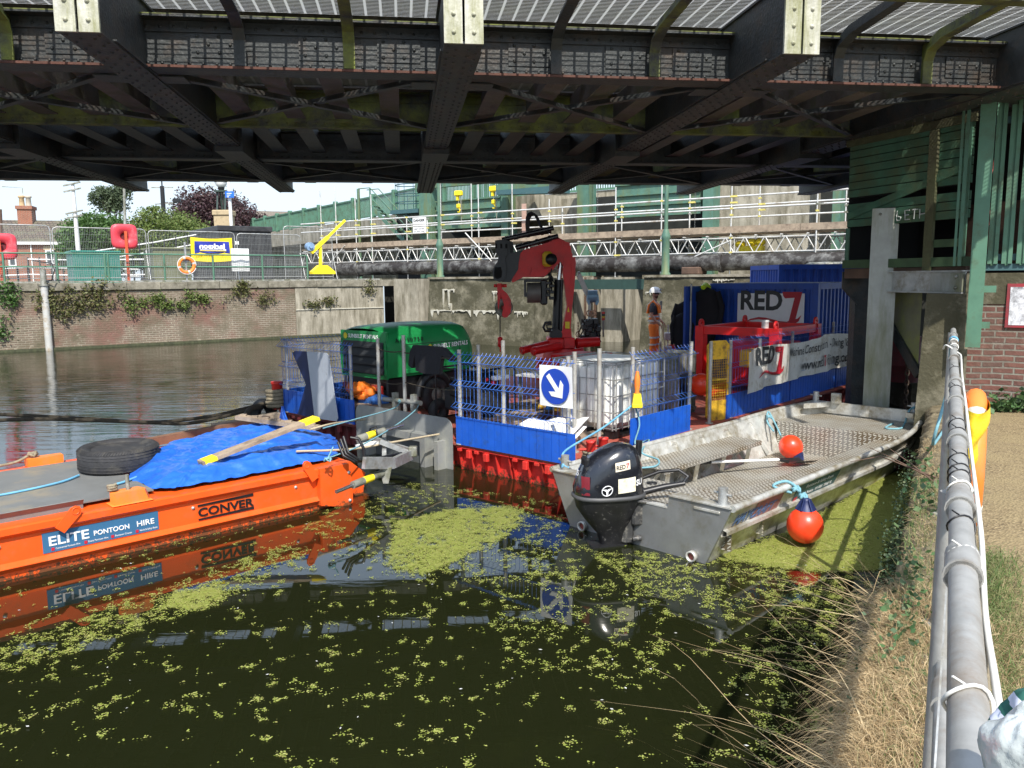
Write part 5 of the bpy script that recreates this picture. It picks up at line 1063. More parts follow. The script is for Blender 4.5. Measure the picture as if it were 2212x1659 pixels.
# ---- containers
def container(name, lab, M_, L_, W_, Hh, mt, doors=False):
    t = bpy.data.objects.new(name, None); C.objects.link(t); t.matrix_world = M_; tag(t, lab, 'container', 'blue steel containers on the barge'); m = MB()
    def corr(p0, dx, n_out, L, z0, z1):                                   # trapezoid corrugation
        k = 0; P = []; s_ = 0
        while s_ < L - .01: P += [(s_, 0), (min(s_ + .06, L), 0), (min(s_ + .09, L), .035), (min(s_ + .17, L), .035), (min(s_ + .2, L), 0)]; s_ += .2
        vs = []
        for s2, d in P:
            for z in (z0, z1): q = V3(p0) + V3(dx) * s2 + V3(n_out) * (-d); vs.append((q.x, q.y, z))
        m.add(vs, [(2 * i, 2 * i + 2, 2 * i + 3, 2 * i + 1) for i in range(len(P) - 1)])
    corr((.02, .1, 0), (0, 1, 0), (-1, 0, 0), W_ - .2, .12, Hh - .12); corr((.1, .02, 0), (1, 0, 0), (0, -1, 0), L_ - .2, .12, Hh - .12); corr((.1, W_ - .02, 0), (1, 0, 0), (0, 1, 0), L_ - .2, .12, Hh - .12); corr((L_ - .02, .1, 0), (0, 1, 0), (1, 0, 0), W_ - .2, .12, Hh - .12)
    m.build('side_panel', mt, t); m = MB()
    for a in (0, L_ - .1):
        for b in (0, W_ - .1): m.box(a, a + .1, b, b + .1, .0, Hh)
    for z in (0, Hh - .119): m.box(.101, L_ - .101, -.002, .09, z, z + .118); m.box(.101, L_ - .101, W_ - .09, W_ + .002, z, z + .118); m.box(-.002, .09, .101, W_ - .101, z, z + .118); m.box(L_ - .09, L_ + .002, .101, W_ - .101, z, z + .118)
    m.build('frame', mt, t); m = MB(); k = .12
    m.box(.05, L_ - .05, .05, W_ - .05, Hh - .05, Hh - .03)
    while k < L_ - .2: m.box(k, k + .09, .08, W_ - .08, Hh - .03, Hh + .004); k += .2
    m.build('roof', mat('container_roof', (.10, .16, .30), .5, 0, .15, 4, dirt=(.2, .2, .2), damt=.3), t); return t
c1 = container('shipping_container', 'small blue container with a large red and black lettered sign', BG.M @ Matrix.Translation((8.3, .45, ZD)), 2.9, 2.3, 2.0, CONTB)
m = MB(); m.box(-.012, -.003, 2.11 - .45 - 1.4, 2.11 - .45, 1.12, 1.80); m.build('sign_board', mat('sign_board_white', (.88, .88, .88), .5, 0, .02), c1)
def red7(parent, M, w_, blk, rd, warp=None, ext=.002):                    # wordmark on a w_ wide field: M has x along, y up
    text('RED', w_ * .40, M @ Matrix.Translation((w_ * .03, w_ * .19, 0)), blk, parent, fit=w_ * .66, bold=w_ * .012, warp=warp, ext=ext)
    P = [(.69, .455), (.975, .455), (.965, .41), (.86, .105), (.855, .04), (.91, .05), (.945, .10), (.935, .045), (.88, .0), (.80, -.015), (.70, -.01), (.55, .035), (.40, .055), (.28, .055), (.16, .03), (.07, -.015), (.16, .015), (.28, .025), (.40, .018), (.55, .0), (.66, -.03), (.78, -.045), (.90, -.02), (.97, .05), (.985, .115)]
    P = [(.69, .455), (.985, .455), (.975, .40), (.90, .06), (.93, .065), (.985, .12), (.95, .03), (.88, -.02), (.78, -.035), (.66, -.025), (.55, .005), (.44, .03), (.33, .04), (.2, .02), (.07, -.03), (.2, .045), (.33, .075), (.44, .068), (.55, .045), (.66, .02), (.77, .015), (.8, .03), (.875, .37), (.73, .36), (.70, .40)]
    m = MB(); Mx = M @ Matrix.Diagonal((w_, w_, 1, 1)); m.prism(P, 0, .004, Mx, axis='z')
    if warp: m.v = [tuple(warp(V3(v))) for v in m.v]
    m.build('red_seven', rd, parent)
red7(c1, face_m((-.014, 2.11 - .45 - .03, 1.22), (0, -1, 0)), 1.34, BLACK, SIGNR)
c2 = container('shipping_container', 'taller blue container standing behind the lettered one', BG.M @ Matrix.Translation((12.1, 2.9, ZD)) @ RZ(-.84, 4, 'Z'), 3.0, 2.4, 2.42, CONTB)
m = MB(); m.lathe([(.5, 2.43), (.5, 2.46), (.42, 2.49), (.02, 2.5)], Matrix.Translation((1.6, 1.1, 0)), 24); m.build('roof_lid', GALVD, c2)
# door leaf with rods and wetsuits at the left edge of the near container
t = thing('container_door', 'blue container door swung open with galvanised lock rods', 'door', BG, (8.25, 2.78, ZD)); m = MB(); m.box(-.9, 0, 0, .05, .08, 1.95)
m.build('leaf', CONTB, t)
for a in (-.75, -.25): m = MB(); m.tube([(a, -.03, .05), (a, -.03, 2.0)], .02, 8); m.build('lock_rod', GALV, t)
def suit(u, v, z, lab, seed, s_=1.0):
    rr = random.Random(seed); m = MB()
    def f(a, b):
        th = a * 2 * math.pi; w_ = (.26 - .08 * abs(b - .25) + .05 * math.sin(b * 9 + seed)) * s_; d_ = (.10 + .03 * math.sin(b * 12)) * s_; e = math.sin(min(1, b * 8) * math.pi / 2) * math.sin(min(1, (1 - b) * 10) * math.pi / 2)
        return V3(w_ * math.cos(th) * e * (1 + .12 * math.sin(th * 5 + b * 8)), d_ * math.sin(th) * e, -b * 1.25 * s_)
    m.grid(f, 22, 24)
    for sx in (-1, 1): m.tube([(sx * .2 * s_, 0, -.1 * s_), (sx * .3 * s_, -.03, -.4 * s_), (sx * .27 * s_, -.05, -.8 * s_), (sx * .28 * s_, -.04, -.95 * s_)], [.07 * s_, .065 * s_, .05 * s_, .03], 9)
    o = m.build('diving_suit', CLOTHK); o.matrix_world = BG.M @ Matrix.Translation((u, v, z)) @ RZ(-1.2, 4, 'Z'); tag(o, lab, 'wetsuit', 'black diving suits hung on the container')
suit(7.9, 2.6, 2.28, 'black diving suit hung on the container corner, nearest and largest', 3, 1.0); suit(8.0, 3.15, 2.0, 'black diving suit hanging left of the lock rods', 5, .85); suit(7.6, 3.0, 1.75, 'black hose-draped suit low beside the container door', 9, .7)
m = MB(); m.tube([(-.14, 0, 0), (0, .02, .05), (.14, 0, 0)], [.05, .06, .04], 8); o = m.build('hivis_strap', mat('hivis_yellow', (.6, .85, .02), .5)); o.matrix_world = BG.M @ Matrix.Translation((7.95, 2.65, 2.27)); tag(o, 'fluorescent yellow strap on top of the nearest diving suit', 'strap')
# red lifting frame
RF = Fr(*BG.w(5.88, .22)[:2], BG.a, ZD); t = thing('lifting_frame', 'open red steel lifting frame with pad eyes in front of the container', 'frame', None); t.matrix_world = RF.M
FX, FY, FZ = 1.75, 1.4, 1.24
for z in (.05, FZ - .05):
    for a, b in (((.08, 0), (FX - .08, 0)), ((FX, .08), (FX, FY - .08)), ((FX - .08, FY), (.08, FY)), ((0, FY - .08), (0, .08))): m = MB(); m.bar((a[0], a[1], z), (b[0], b[1], z), .11, .14); m.build('rail', RED, t)
for a in (0, FX):
    for b in (0, FY): m = MB(); m.box(a - .08, a + .08, b - .08, b + .08, 0, FZ + .022); m.prism([(a + (.06 if a == 0 else -.06), FZ - .1), (a + (.2 if a == 0 else -.2), FZ - .1), (a + (.06 if a == 0 else -.06), FZ - .28)], b - .01, b + .01); m.build('corner_post', RED, t)
for a in (0, FX):
    for b in (0, FY):
        m = MB(); M_ = Matrix.Translation((a, b, FZ + .06)) @ RZ(math.pi / 2, 4, 'X'); m.lathe([(.035, -.014), (.09, -.014), (.09, .014), (.035, .014)], M_, 14, closed=True); m.prism([(a - .09, FZ + .01), (a + .09, FZ + .01), (a + .05, FZ + .06), (a - .05, FZ + .06)], b - .012, b + .012); m.build('pad_eye', RED, t)
m = MB(); m.cbox(.9, FX - .2, .15, FY - .1, .1, .95, .04); m.build('red_machine', RED, t)
m = MB(); m.cbox(.1, .6, .05, .7, .55, .85, .02); m.build('yellow_machine', YEL, t)
m = MB(); m.lathe([(.06, 0), (.06, .1), (.065, .105), (.065, .14), (.001, .145)], Matrix.Translation((.02, .2, FZ + .02)), 14); m.build('white_tin', WHITE, t)
# yellow barrier gate
t = thing('barrier_gate', 'chipped yellow barrier panel with mesh middle standing in the deck opening', 'barrier', BG, (3.50, .22, ZD - .0), -.35)
YR = mat('yellow_rusted', (.72, .42, .03), .6, 0, .15, 6, dirt=(.16, .07, .03), damt=.4, dscale=8)
m = MB(); m.prism(rounded(0, .42, .0, .3, .06)[0:0] + [(0, .06), (.06, 0), (.36, 0), (.42, .06), (.42, .3), (0, .3)], -.015, .015); m.prism([(0, .92), (.42, .92), (.42, 1.13), (.35, 1.2), (.07, 1.2), (0, 1.13)], -.015, .015); m.box(0, .03, -.014, .014, .3, .92); m.box(.39, .42, -.014, .014, .3, .92); m.box(.03, .39, -.013, .013, .6, .63); m.build('panel', YR, t)
m = MB(); [m.box(.03 + k * .036, .034 + k * .036, -.004, .004, .3, .92) for k in range(10)]; [m.box(.03, .39, -.003, .005, .33 + k * .04, .334 + k * .04) for k in range(15)]; m.build('mesh_infill', YR, t)
# hose reel rack and buoys in the opening
t = thing('hose_reel_rack', 'grey steel hose reel rack behind the yellow barrier', 'rack', BG, (3.6, .75, ZD)); m = MB(); m.box(0, .04, 0, .5, 0, .98); m.box(.0, .5, 0, .03, .65, .98); m.box(.5, .54, 0, .5, 0, .98); m.box(0, .54, -.02, .5, .05, .1); m.build('frame', GALVD, t)
m = MB(); [m.lathe([(.07, -.012), (.24 - .01 * k, -.01), (.24 - .01 * k, .01), (.07, .012)], Matrix.Translation((.25, .12 + k * .05, .35)) @ RZ(math.pi / 2, 4, 'X'), 22, closed=True) for k in range(6)]; m.build('hose', BLACK, t)
m = MB(); m.ball((0, 0, .16), .17, 18, 12); o = m.build('buoy', BALL); o.matrix_world = BG.M @ Matrix.Translation((3.75, .45, ZD + .35)); tag(o, 'red ball buoy beside the hose reel behind the yellow barrier', 'buoy')
heap('red_bag', 'bright red bag and harness on the deck right of the white tank', 'bag', (4.6, 2.2, ZD), .28, mat('bag_red', (.75, .05, .03), .6), 6, 12)
heap('black_bag', 'black kit bag under the red bag', 'bag', (4.4, 2.3, ZD - .02), .25, CLOTHK, 4, 14)
for k in range(5):
    rr = random.Random(k + 40); P = [V3(3.5 + rr.uniform(0, 3.5), .8 + rr.uniform(0, 3), ZD + .02)]
    for j in range(9): P.append(P[-1] + V3(rr.uniform(-.1, .5), rr.uniform(-.3, .35), 0))
    m = MB(); m.tube(P, .014, 6); o = m.build('air_hose', [BLACK, ROPET, BLACK, mat('hose_grey', (.2, .2, .2), .6), BLACK][k]); o.matrix_world = BG.M; tag(o, ['thin black hose winding over the deck toward the worker', 'tan hose trailing over the deck', 'black hose looping past the red bag', 'grey hose crossing the deck behind the tank', 'black cable lying along the deck opening'][k], 'hose', 'hoses lying on the barge deck')
# banner
t = thing('company_banner', 'long creased white banner with red and black lettering tied along the blue fence', 'banner', BG, (0, -.02, 0))
bx0, bx1, bz0, bz1 = 4.22, 10.4, .76, 1.40
def bw(x, z): return -.03 - .03 * math.sin(x * 4.3 + z * 2.5) - .018 * math.sin(x * 9 - z * 4) - .006 * math.sin(x * 19 + z * 6)
def sagz(x, z): return z + (.03 * math.sin((x - 4.2) * 2.3)) * (z - bz0) / .64
FXN = 0
m = MB(); m.grid(lambda u, v: V3(bx0 + u * (bx1 - bx0), bw(bx0 + u * (bx1 - bx0), bz0 + v * .64) - .015, sagz(bx0 + u * (bx1 - bx0), bz0 + v * .64 - .06 * (1 - u) ** 6)), 160, 10); m.build('cloth', BANN, t)
wp = lambda p: V3(p.x, bw(p.x, p.z) - .036 + (p.y if abs(p.y) < .01 else 0), sagz(p.x, p.z))
red7(t, Matrix.Translation((4.55, 0, .93)) @ RZ(math.pi / 2, 4, 'X'), .92, BLACK, SIGNR, warp=wp, ext=.0)
text('Marine Construction - Diving & Subsea', .22, Matrix.Translation((5.85, 0, 1.17)) @ RZ(math.pi / 2, 4, 'X'), BLACK, t, fit=3.15, bold=.002, warp=wp, ext=.0)
text('www.red', .26, Matrix.Translation((6.35, 0, .87)) @ RZ(math.pi / 2, 4, 'X'), BLACK, t, fit=.92, bold=.003, warp=wp, ext=.0)
text('7', .26, Matrix.Translation((7.30, 0, .87)) @ RZ(math.pi / 2, 4, 'X'), SIGNR, t, fit=.11, bold=.006, warp=wp, ext=.0)
text('diving.com', .26, Matrix.Translation((7.44, 0, .87)) @ RZ(math.pi / 2, 4, 'X'), BLACK, t, fit=1.2, bold=.003, warp=wp, ext=.0)
# ======================= CRANE =======================
CR = Fr(1.04, 16.5, 0.0, 0)
def cz(x, y): q = CR.h(1014.8 + x * .2314, 438.9 + y * .2314, 0); return (q.x, q.z)      # read off the enlargement of the crane
t = thing('loader_crane', 'red knuckle boom loader crane with black extension rams and hanging sheave', 'crane', CR)
def cp(pts): return [cz(*p) for p in pts]
def slab(m, pts, y0, y1): m.prism(cp(pts), y0, y1)
z0c = cz(850, 1340)[1]
m = MB(); m.cbox(cz(715, 0)[0], cz(975, 0)[0], -.35, .35, z0c - .02, cz(0, 1255)[1], .03); m.lathe([(.42, ZD), (.45, z0c - .2), (.4, z0c - .02)], Matrix.Translation((.05, 0, 0)), 20); m.cbox(cz(868, 0)[0], cz(968, 0)[0], -.42, -.352, z0c, cz(0, 1250)[1], .01); m.build('turret', RED, t)
for p0, p1, y, r, lab in (((478, 1345), (720, 1300), -.45, .075, 1), ((575, 1345), (830, 1312), -.62, .08, 1), ((985, 1295), (1195, 1285), -.3, .10, 1)):
    a_, b_ = cz(*p0), cz(*p1); m = MB(); m.tube([(a_[0], y - (.3 if p0[0] < 900 else 0), a_[1]), (b_[0], y + .1, b_[1])], r, 14)
    m.tube([(a_[0] - .0, y - (.3 if p0[0] < 900 else 0), a_[1]), (a_[0] + .05, y - (.3 if p0[0] < 900 else 0) + .01, a_[1])], r * 1.12, 14); m.build('outrigger', RED, t)
m = MB(); slab(m, [(880, 560), (975, 505), (982, 640), (970, 800), (948, 1000), (935, 1180), (930, 1245), (856, 1245), (862, 1180), (905, 960), (880, 760), (862, 620)], -.14, .14)
slab(m, [(855, 1180), (940, 1165), (945, 1250), (850, 1250)], -.19, -.141); slab(m, [(930, 510), (978, 505), (985, 560), (965, 700), (945, 830), (930, 820), (950, 640)], -.17, -.141)
m.build('column', RED, t)
m = MB(); slab(m, [(450, 470), (500, 440), (740, 365), (760, 300), (845, 335), (905, 372), (935, 400), (950, 500), (935, 540), (868, 588), (845, 545), (800, 590), (770, 625), (745, 640), (690, 692), (500, 690), (398, 742), (385, 712), (430, 620)], -.17, .17); m.build('boom', RED, t)
for P_, d_ in (([(580, 600), (640, 640), (760, 600), (700, 680), (560, 690)], .24), ([(862, 360), (930, 372), (925, 395), (860, 400)], .2), ([(870, 500), (952, 470), (955, 560), (880, 590)], .2)): m = MB(); slab(m, P_, -d_, -.171); m.build('boom_gusset', RED, t)
m = MB(); a_, b_ = cz(845, 560), cz(832, 720); m.tube([(a_[0], -.05, a_[1]), (b_[0], -.05, b_[1])], .05, 12)
m.build('lift_ram_rod', mat('chrome', (.55, .55, .55), .15, .9), t)
m = MB(); a_, b_ = cz(832, 715), cz(805, 1210); m.tube([(a_[0], -.05, a_[1]), (b_[0], -.05, b_[1])], .095, 14); a_, b_ = cz(852, 715), cz(845, 1190); m.tube([(a_[0], -.16, a_[1]), (b_[0], -.16, b_[1])], .03, 8); a_ = cz(800, 1225); m.lathe([(.13, -.2), (.13, .2)], Matrix.Translation((a_[0], 0, a_[1])) @ RZ(math.pi / 2, 4, 'X'), 16); m.build('lift_ram', BLACK, t)
# black extension head
m = MB()
for y0, y1, dx in ((-.30, -.19, 0), (-.185, .12, 26), (.125, .26, 60)):
    P = [(238 + dx, 355), (262 + dx, 350), (310 + dx, 346), (345 + dx, 360), (352 + dx, 470), (330 + dx, 520), (345 + dx, 640), (330 + dx, 700), (285 + dx, 738), (225 + dx, 712), (215 + dx, 640), (232 + dx, 590), (262 + dx, 545), (270 + dx, 500), (245 + dx, 465)]
    slab(m, P, y0, y1)
slab(m, [(330, 480), (500, 440), (470, 470), (455, 560), (450, 620), (400, 700), (380, 738), (300, 735), (330, 640)], -.2, .2)
m.build('extension_head', mat('crane_black', (.02, .021, .024), .4, 0, .3, 6, dirt=(.05, .05, .05), damt=.3), t)
m = MB(); slab(m, [(240, 600), (292, 597), (303, 640), (298, 690), (262, 712), (232, 690), (230, 640)], -.304, -.301); m.build('socket_shade_plate', DARK, t)  # flat black plate standing in for the shaded hole
for pa, pb, y, r in (((300, 345), (780, 235), -.12, .05), ((330, 330), (760, 258), .02, .05), ((430, 420), (820, 312), -.2, .052), ((470, 400), (815, 330), -.05, .05)):
    a_, b_ = cz(*pa), cz(*pb); m = MB(); m.tube([(a_[0], y, a_[1]), (b_[0], y, b_[1])], r, 10)
    for f in (.25, .5, .8): c = V3(a_[0], y, a_[1]).lerp(V3(b_[0], y, b_[1]), f); d = (V3(b_[0], y, b_[1]) - V3(a_[0], y, a_[1])).normalized() * .03; m.tube([c - d, c + d], r * 1.2, 10)
    m.build('extension_ram', BLACKG, t)
for k in range(4):
    m = MB(); o_ = k * 9; P = [(530 + o_, 280), (525 + o_, 200), (530 + o_, 130), (548 + o_, 98), (575 + o_, 86), (600 + o_, 100), (625 + o_, 150), (650 + o_, 210), (680 + o_, 245)]
    m.tube([(cz(*p)[0], -.05 + k * .05, cz(*p)[1] - .01 * k) for p in P], .017, 7); m.build('hydraulic_hose', BLACK, t)
m = MB(); m.tube([(cz(*p)[0], -.26, cz(*p)[1]) for p in ((758, 1105), (700, 1110), (682, 1150), (700, 1185), (755, 1185))], .028, 7); m.tube([(cz(*p)[0], -.24, cz(*p)[1]) for p in ((775, 1165), (720, 1165), (712, 1130), (760, 1125))], .02, 7); m.build('hydraulic_hose', BLACK, t)
m = MB(); rr = random.Random(2)
for k in range(9): P = [(740 + rr.randint(-50, 40), 600 + rr.randint(0, 60)) for _ in range(1)] + [(770 + rr.randint(-60, 30), 650 + k * 20 + rr.randint(-20, 20)), (740 + rr.randint(-30, 30), 700 + k * 20)]; m.tube([(cz(*p)[0], -.22 + rr.random() * .3, cz(*p)[1]) for p in P], .013, 5)
m.build('hose_bundle', BLACK, t)
m = MB(); a_, b_ = cz(672, 455), cz(765, 595); m.cbox(a_[0], b_[0], -.42, -.175, b_[1], a_[1], .05); m.build('hose_reel', YEL, t)
m = MB(); c = cz(755, 528); m.lathe([(.115, -.03), (.115, .03), (.001, .032)], Matrix.Translation((c[0] - .01, -.44, c[1])) @ RZ(math.pi / 2, 4, 'X'), 18); m.build('reel_hub', BLACK, t)
m = MB(); a_, b_ = cz(508, 712), cz(715, 735); m.box(a_[0], b_[0], -.3, .2, b_[1], a_[1]); a_ = cz(512, 830); b_ = cz(660, 870); m.box(a_[0], b_[0], -.34, -.26, b_[1], a_[1]); a_, b_ = cz(505, 712), cz(525, 870); m.box(a_[0], b_[0], -.33, .2, b_[1], a_[1]); a_, b_ = cz(655, 712), cz(720, 945); m.cbox(a_[0], b_[0], -.33, .2, b_[1], a_[1], .03)
for k in range(6): c = cz(700 + (k % 2) * 35, 730 + k * 28); m.cbox(c[0], c[0] + .1, -.36, -.1, c[1] - .06, c[1], .01)
m.build('winch_frame', BLACK, t)
m = MB(); a_, b_ = cz(528, 0)[0], cz(655, 0)[0]; zc = cz(0, 840)[1]; P = [];
for k in range(40): P += [(.20 + .008 * (k % 2), a_ + (b_ - a_) * k / 39)]
m.lathe(P, Matrix.Translation((0, -.16, zc)) @ RZ(math.pi / 2, 4, 'Y'), 22); m.build('winch_drum', mat('wire_rope', (.17, .155, .14), .5, .2), t)
m = MB(); slab(m, [(255, 750), (292, 748), (300, 800), (345, 840), (378, 900), (388, 960), (380, 1020), (350, 1062), (318, 1066), (300, 1040), (320, 950), (290, 850), (270, 1000), (262, 960)], -.13, -.11); slab(m, [(262, 750), (300, 748), (300, 800), (350, 845), (385, 905), (392, 965), (380, 1025), (350, 1062), (275, 1040), (262, 900)], .04, .06)
a_ = cz(345, 770); b_ = cz(225, 770); m.tube([(b_[0], -.05, b_[1]), (a_[0], -.05, a_[1])], .035, 10); c = cz(345, 972); m.lathe([(.045, -.17), (.045, .08)], Matrix.Translation((c[0], 0, c[1])) @ RZ(math.pi / 2, 4, 'X'), 12); m.build('sheave_cheek', RED, t)
m = MB(); c = cz(318, 975); m.lathe([(.05, -.03), (.17, -.045), (.19, -.03), (.17, 0), (.19, .03), (.17, .045), (.05, .03)], Matrix.Translation((c[0], -.04, c[1])) @ RZ(math.pi / 2, 4, 'X'), 24, closed=True); m.build('sheave', GALVD, t)
m = MB(); a_, b_ = cz(283, 1000), cz(283, 1245); m.tube([(a_[0], -.04, a_[1]), (b_[0], -.04, b_[1])], .012, 5); m.build('hoist_rope', BLACK, t)
m = MB(); c = cz(283, 1245); m.lathe([(.02, .0), (.055, -.02), (.05, -.06), (.045, -.1), (.05, -.12), (.05, -.2), (.02, -.22)], Matrix.Translation((c[0], -.04, c[1])), 12); m.tube([(c[0], -.04, c[1] - .2), (c[0], -.04, c[1] - .32)], .015, 6); m.build('rope_weight', RED, t)
def platelet(x, y, w_, h_, mt, txt=None, nm='warning_label', y_=-.147): c = cz(x, y); m = MB(); m.box(c[0], c[0] + w_, y_ - .003, y_, c[1] - h_, c[1]); m.build(nm, mt, t)
platelet(886, 1103, .09, .14, YELB)
m = MB(); a_ = [cz(905, 1012), cz(926, 1012), cz(916, 965)]; m.prism(a_, -.149, -.146); m.build('warning_triangle', YELB, t)
for k in range(3): c = cz(240 + k * 46, 385); m = MB(); m.box(c[0], c[0] + .04, -.305, -.301, c[1] - .09, c[1]); m.build('slot_shade_plate', DARK, t)  # flat black plates standing in for shaded slots
# small davit crane with winch and hydraulics behind
t = thing('deck_davit', 'small silver davit arm with blue hand winch above black hydraulic valves', 'davit', CR, (0, .6, 0))
def cy(x, y): q = CR.h(1014.8 + x * .2314, 438.9 + y * .2314, .6); return (q.x, 0, q.z)
m = MB(); m.bar(cy(1015, 665), cy(1100, 855), .10, .12, (0, 1, 0)); m.tube([cy(1005, 660), cy(1030, 662)], .05, 8); m.build('arm', GALV, t)
m = MB(); m.bar(cy(1120, 840), cy(1115, 1090), .06, .06, (0, 1, 0)); m.build('mast', GALV, t)
m = MB(); a_ = cy(1140, 895); m.lathe([(.13, -.1), (.13, .1)], Matrix.Translation((a_[0], -.1, a_[2] + .06)) @ RZ(math.pi / 2, 4, 'Y'), 14); b_ = cy(1090, 870); m.prism([(cy(*p)[0], cy(*p)[2]) for p in ((1090, 855), (1110, 845), (1112, 935), (1105, 950), (1088, 910))], -.2, .02); m.prism([(cy(*p)[0], cy(*p)[2]) for p in ((1172, 845), (1192, 850), (1198, 920), (1180, 950), (1168, 940))], -.2, .02); m.build('winch', mat('winch_lightblue', (.20, .36, .50), .4, .2), t)
m = MB(); rr = random.Random(4)
for k in range(26):
    x, y = rr.randint(1050, 1200), rr.randint(1090, 1270); q = cy(x, y); m.cbox(q[0] - .05, q[0] + .05, rr.uniform(-.3, 0), rr.uniform(.02, .2), q[2] - .06, q[2] + .05, .01)
for k in range(16):
    x = rr.randint(1040, 1200); P = [cy(x + rr.randint(-15, 15), 1080), cy(x + rr.randint(-30, 30), 1150), cy(x + rr.randint(-50, 60), 1230), cy(x + rr.randint(-40, 60), 1290)]; m.tube([(p[0], -.25 + .02 * k, p[2]) for p in P], .018, 6)
m.build('valve_block', BLACK, t)
for x, y in ((1108, 1025), (1155, 1025), (1132, 1030)): q = cy(x, y); m = MB(); m.tube([(q[0] + .05 * math.cos(k * .7), -.1, q[2] + .06 * math.sin(k * .7)) for k in range(9)], .014, 6, closed=True); m.build('shackle', mat('shackle_tan', (.45, .28, .18), .6), t)
q = cy(1247, 1030); m = MB(); m.tube([(q[0], 0, q[2] - .5), (q[0], 0, q[2])], .02, 6); m.build('beacon_pole', GALVD, t)
for k, mt in enumerate((RED, YEL, BLACK, RED)): m = MB(); m.lathe([(.035, -.2 + k * .045), (.035, -.16 + k * .045)], Matrix.Translation((q[0], 0, q[2] + .06)), 12); m.build('beacon_lens', mt, t)
m = MB(); q = cy(1010, 1110); [m.tube([(q[0], 0, q[2] - .0 - k * .06), (q[0] + .01 * (k % 2), 0, q[2] - .05 - k * .06)], .014, 5) for k in range(6)]; q = cy(1008, 1225); m.tube([(q[0] + .04 * math.cos(a), 0, q[2] + .055 * math.sin(a)) for a in [k * .8 for k in range(8)]], .013, 6, closed=True); m.build('chain', mat('chain_brown', (.3, .2, .14), .6), t)
m = MB(); m.cbox(-.6, .8, -.2, 1.0, ZD, cz(0, 1345)[1] - .25, .03); o = m.build('crane_base_frame', RED); o.matrix_world = CR.M @ Matrix.Translation((.1, .3, 0)); tag(o, 'red steel base frame under the loader crane', 'frame')
m = MB(); q = BG.l(G(1366, 765, ZD)); m.tube([(0, 0, -.0), (0, 0, 1.5)], .035, 8); o = m.build('deck_post', GALVD); o.matrix_world = BG.M @ Matrix.Translation((q.x, min(q.y, 6), ZD)); tag(o, 'single grey post standing on the deck left of the worker', 'post')

# ======================= THE WORKER =======================
wk = G(1411, 778, ZD); HT = 1.86
t = thing('person', 'worker in white helmet, orange high visibility trousers and vest over a grey shirt, facing right', 'person', None, tuple(wk), math.radians(-20))
# local: x = the way he faces (right of the picture), y = away from the camera, z up; one skinned body
def skin(name, J, E, mt, parent, sub=2):
    me = bpy.data.meshes.new(name); me.from_pydata([j[0] for j in J], E, []); o = bpy.data.objects.new(name, me); C.objects.link(o); o.parent = parent
    o.modifiers.new('skin', 'SKIN'); me.skin_vertices[0] if me.skin_vertices else bpy.context.view_layer.update()
    if not me.skin_vertices:
        bpy.context.view_layer.objects.active = o; bpy.ops.mesh.customdata_skin_add()
    for i, j in enumerate(J): me.skin_vertices[0].data[i].radius = j[1]
    me.skin_vertices[0].data[0].use_root = True
    s = o.modifiers.new('sub', 'SUBSURF'); s.levels = sub; s.render_levels = sub; me.materials.append(mt)
    bpy.context.view_layer.update(); nm = bpy.data.meshes.new_from_object(o.evaluated_get(bpy.context.evaluated_depsgraph_get())); nm.name = name
    o.modifiers.clear(); o.data = nm; nm.polygons.foreach_set('use_smooth', [True] * len(nm.polygons)); return o
def body_parts(k):
    pel = (0, 0, .95)
    J = [(pel, (.13 * k, .16 * k)), ((.0, 0, 1.10), (.115 * k, .15 * k)), ((.0, 0, 1.28), (.125 * k, .17 * k)), ((-.01, 0, 1.42), (.11 * k, .16 * k))]
    return J
J = [((0, 0, .95), (.12, .15)), ((.0, 0, 1.12), (.10, .135)), ((.01, 0, 1.28), (.115, .16)), ((0, 0, 1.42), (.095, .14)), ((.0, 0, 1.52), (.055, .055)), ((.025, 0, 1.60), (.052, .052)), ((.03, 0, 1.68), (.088, .075)), ((.025, 0, 1.76), (.085, .072)),
     ((0, -.19, 1.44), (.055, .055)), ((-.02, -.24, 1.30), (.05, .05)), ((-.01, -.26, 1.15), (.042, .042)), ((.10, -.26, 1.03), (.036, .036)), ((.19, -.25, .95), (.028, .028)), ((.22, -.245, .91), (.03, .022)),
     ((0, .19, 1.44), (.055, .055)), ((-.01, .24, 1.28), (.05, .05)), ((.02, .25, 1.14), (.042, .042)), ((.14, .22, 1.02), (.035, .035)), ((.22, .2, .95), (.028, .028)), ((.25, .2, .91), (.03, .022)),
     ((.0, -.10, .86), (.10, .10)), ((.02, -.12, .52), (.065, .065)), ((-.02, -.12, .12), (.045, .045)), ((.12, -.13, .05), (.045, .045)),
     ((.0, .10, .86), (.10, .10)), ((.05, .13, .52), (.065, .065)), ((.02, .14, .12), (.045, .045)), ((.16, .15, .05), (.045, .045))]
E_ = [(0, 1), (1, 2), (2, 3), (3, 4), (4, 5), (5, 6), (6, 7), (3, 8), (8, 9), (9, 10), (10, 11), (11, 12), (12, 13), (3, 14), (14, 15), (15, 16), (16, 17), (17, 18), (18, 19), (0, 20), (20, 21), (21, 22), (22, 23), (0, 24), (24, 25), (25, 26), (26, 27)]
o = skin('body', J, E_, SKIN, t)
m = MB()
for side, hx, hz, hy in ((-1, .22, .90, -.245), (1, .25, .90, .2)):            # fingers and thumb, slightly curled
    for k in range(4):
        y = hy + (k - 1.5) * .017; L_ = (.06, .07, .066, .05)[k]; m.tube([(hx, y, hz), (hx + .02, y, hz - L_ * .55), (hx + .005, y, hz - L_)], [.009, .0085, .006], 6)
    m.tube([(hx - .01, hy - side * .0 + .03, hz + .02), (hx + .015, hy + .045, hz - .01), (hx + .02, hy + .035, hz - .035)], [.01, .009, .006], 6)
m.build('fingers', SKIN, t)
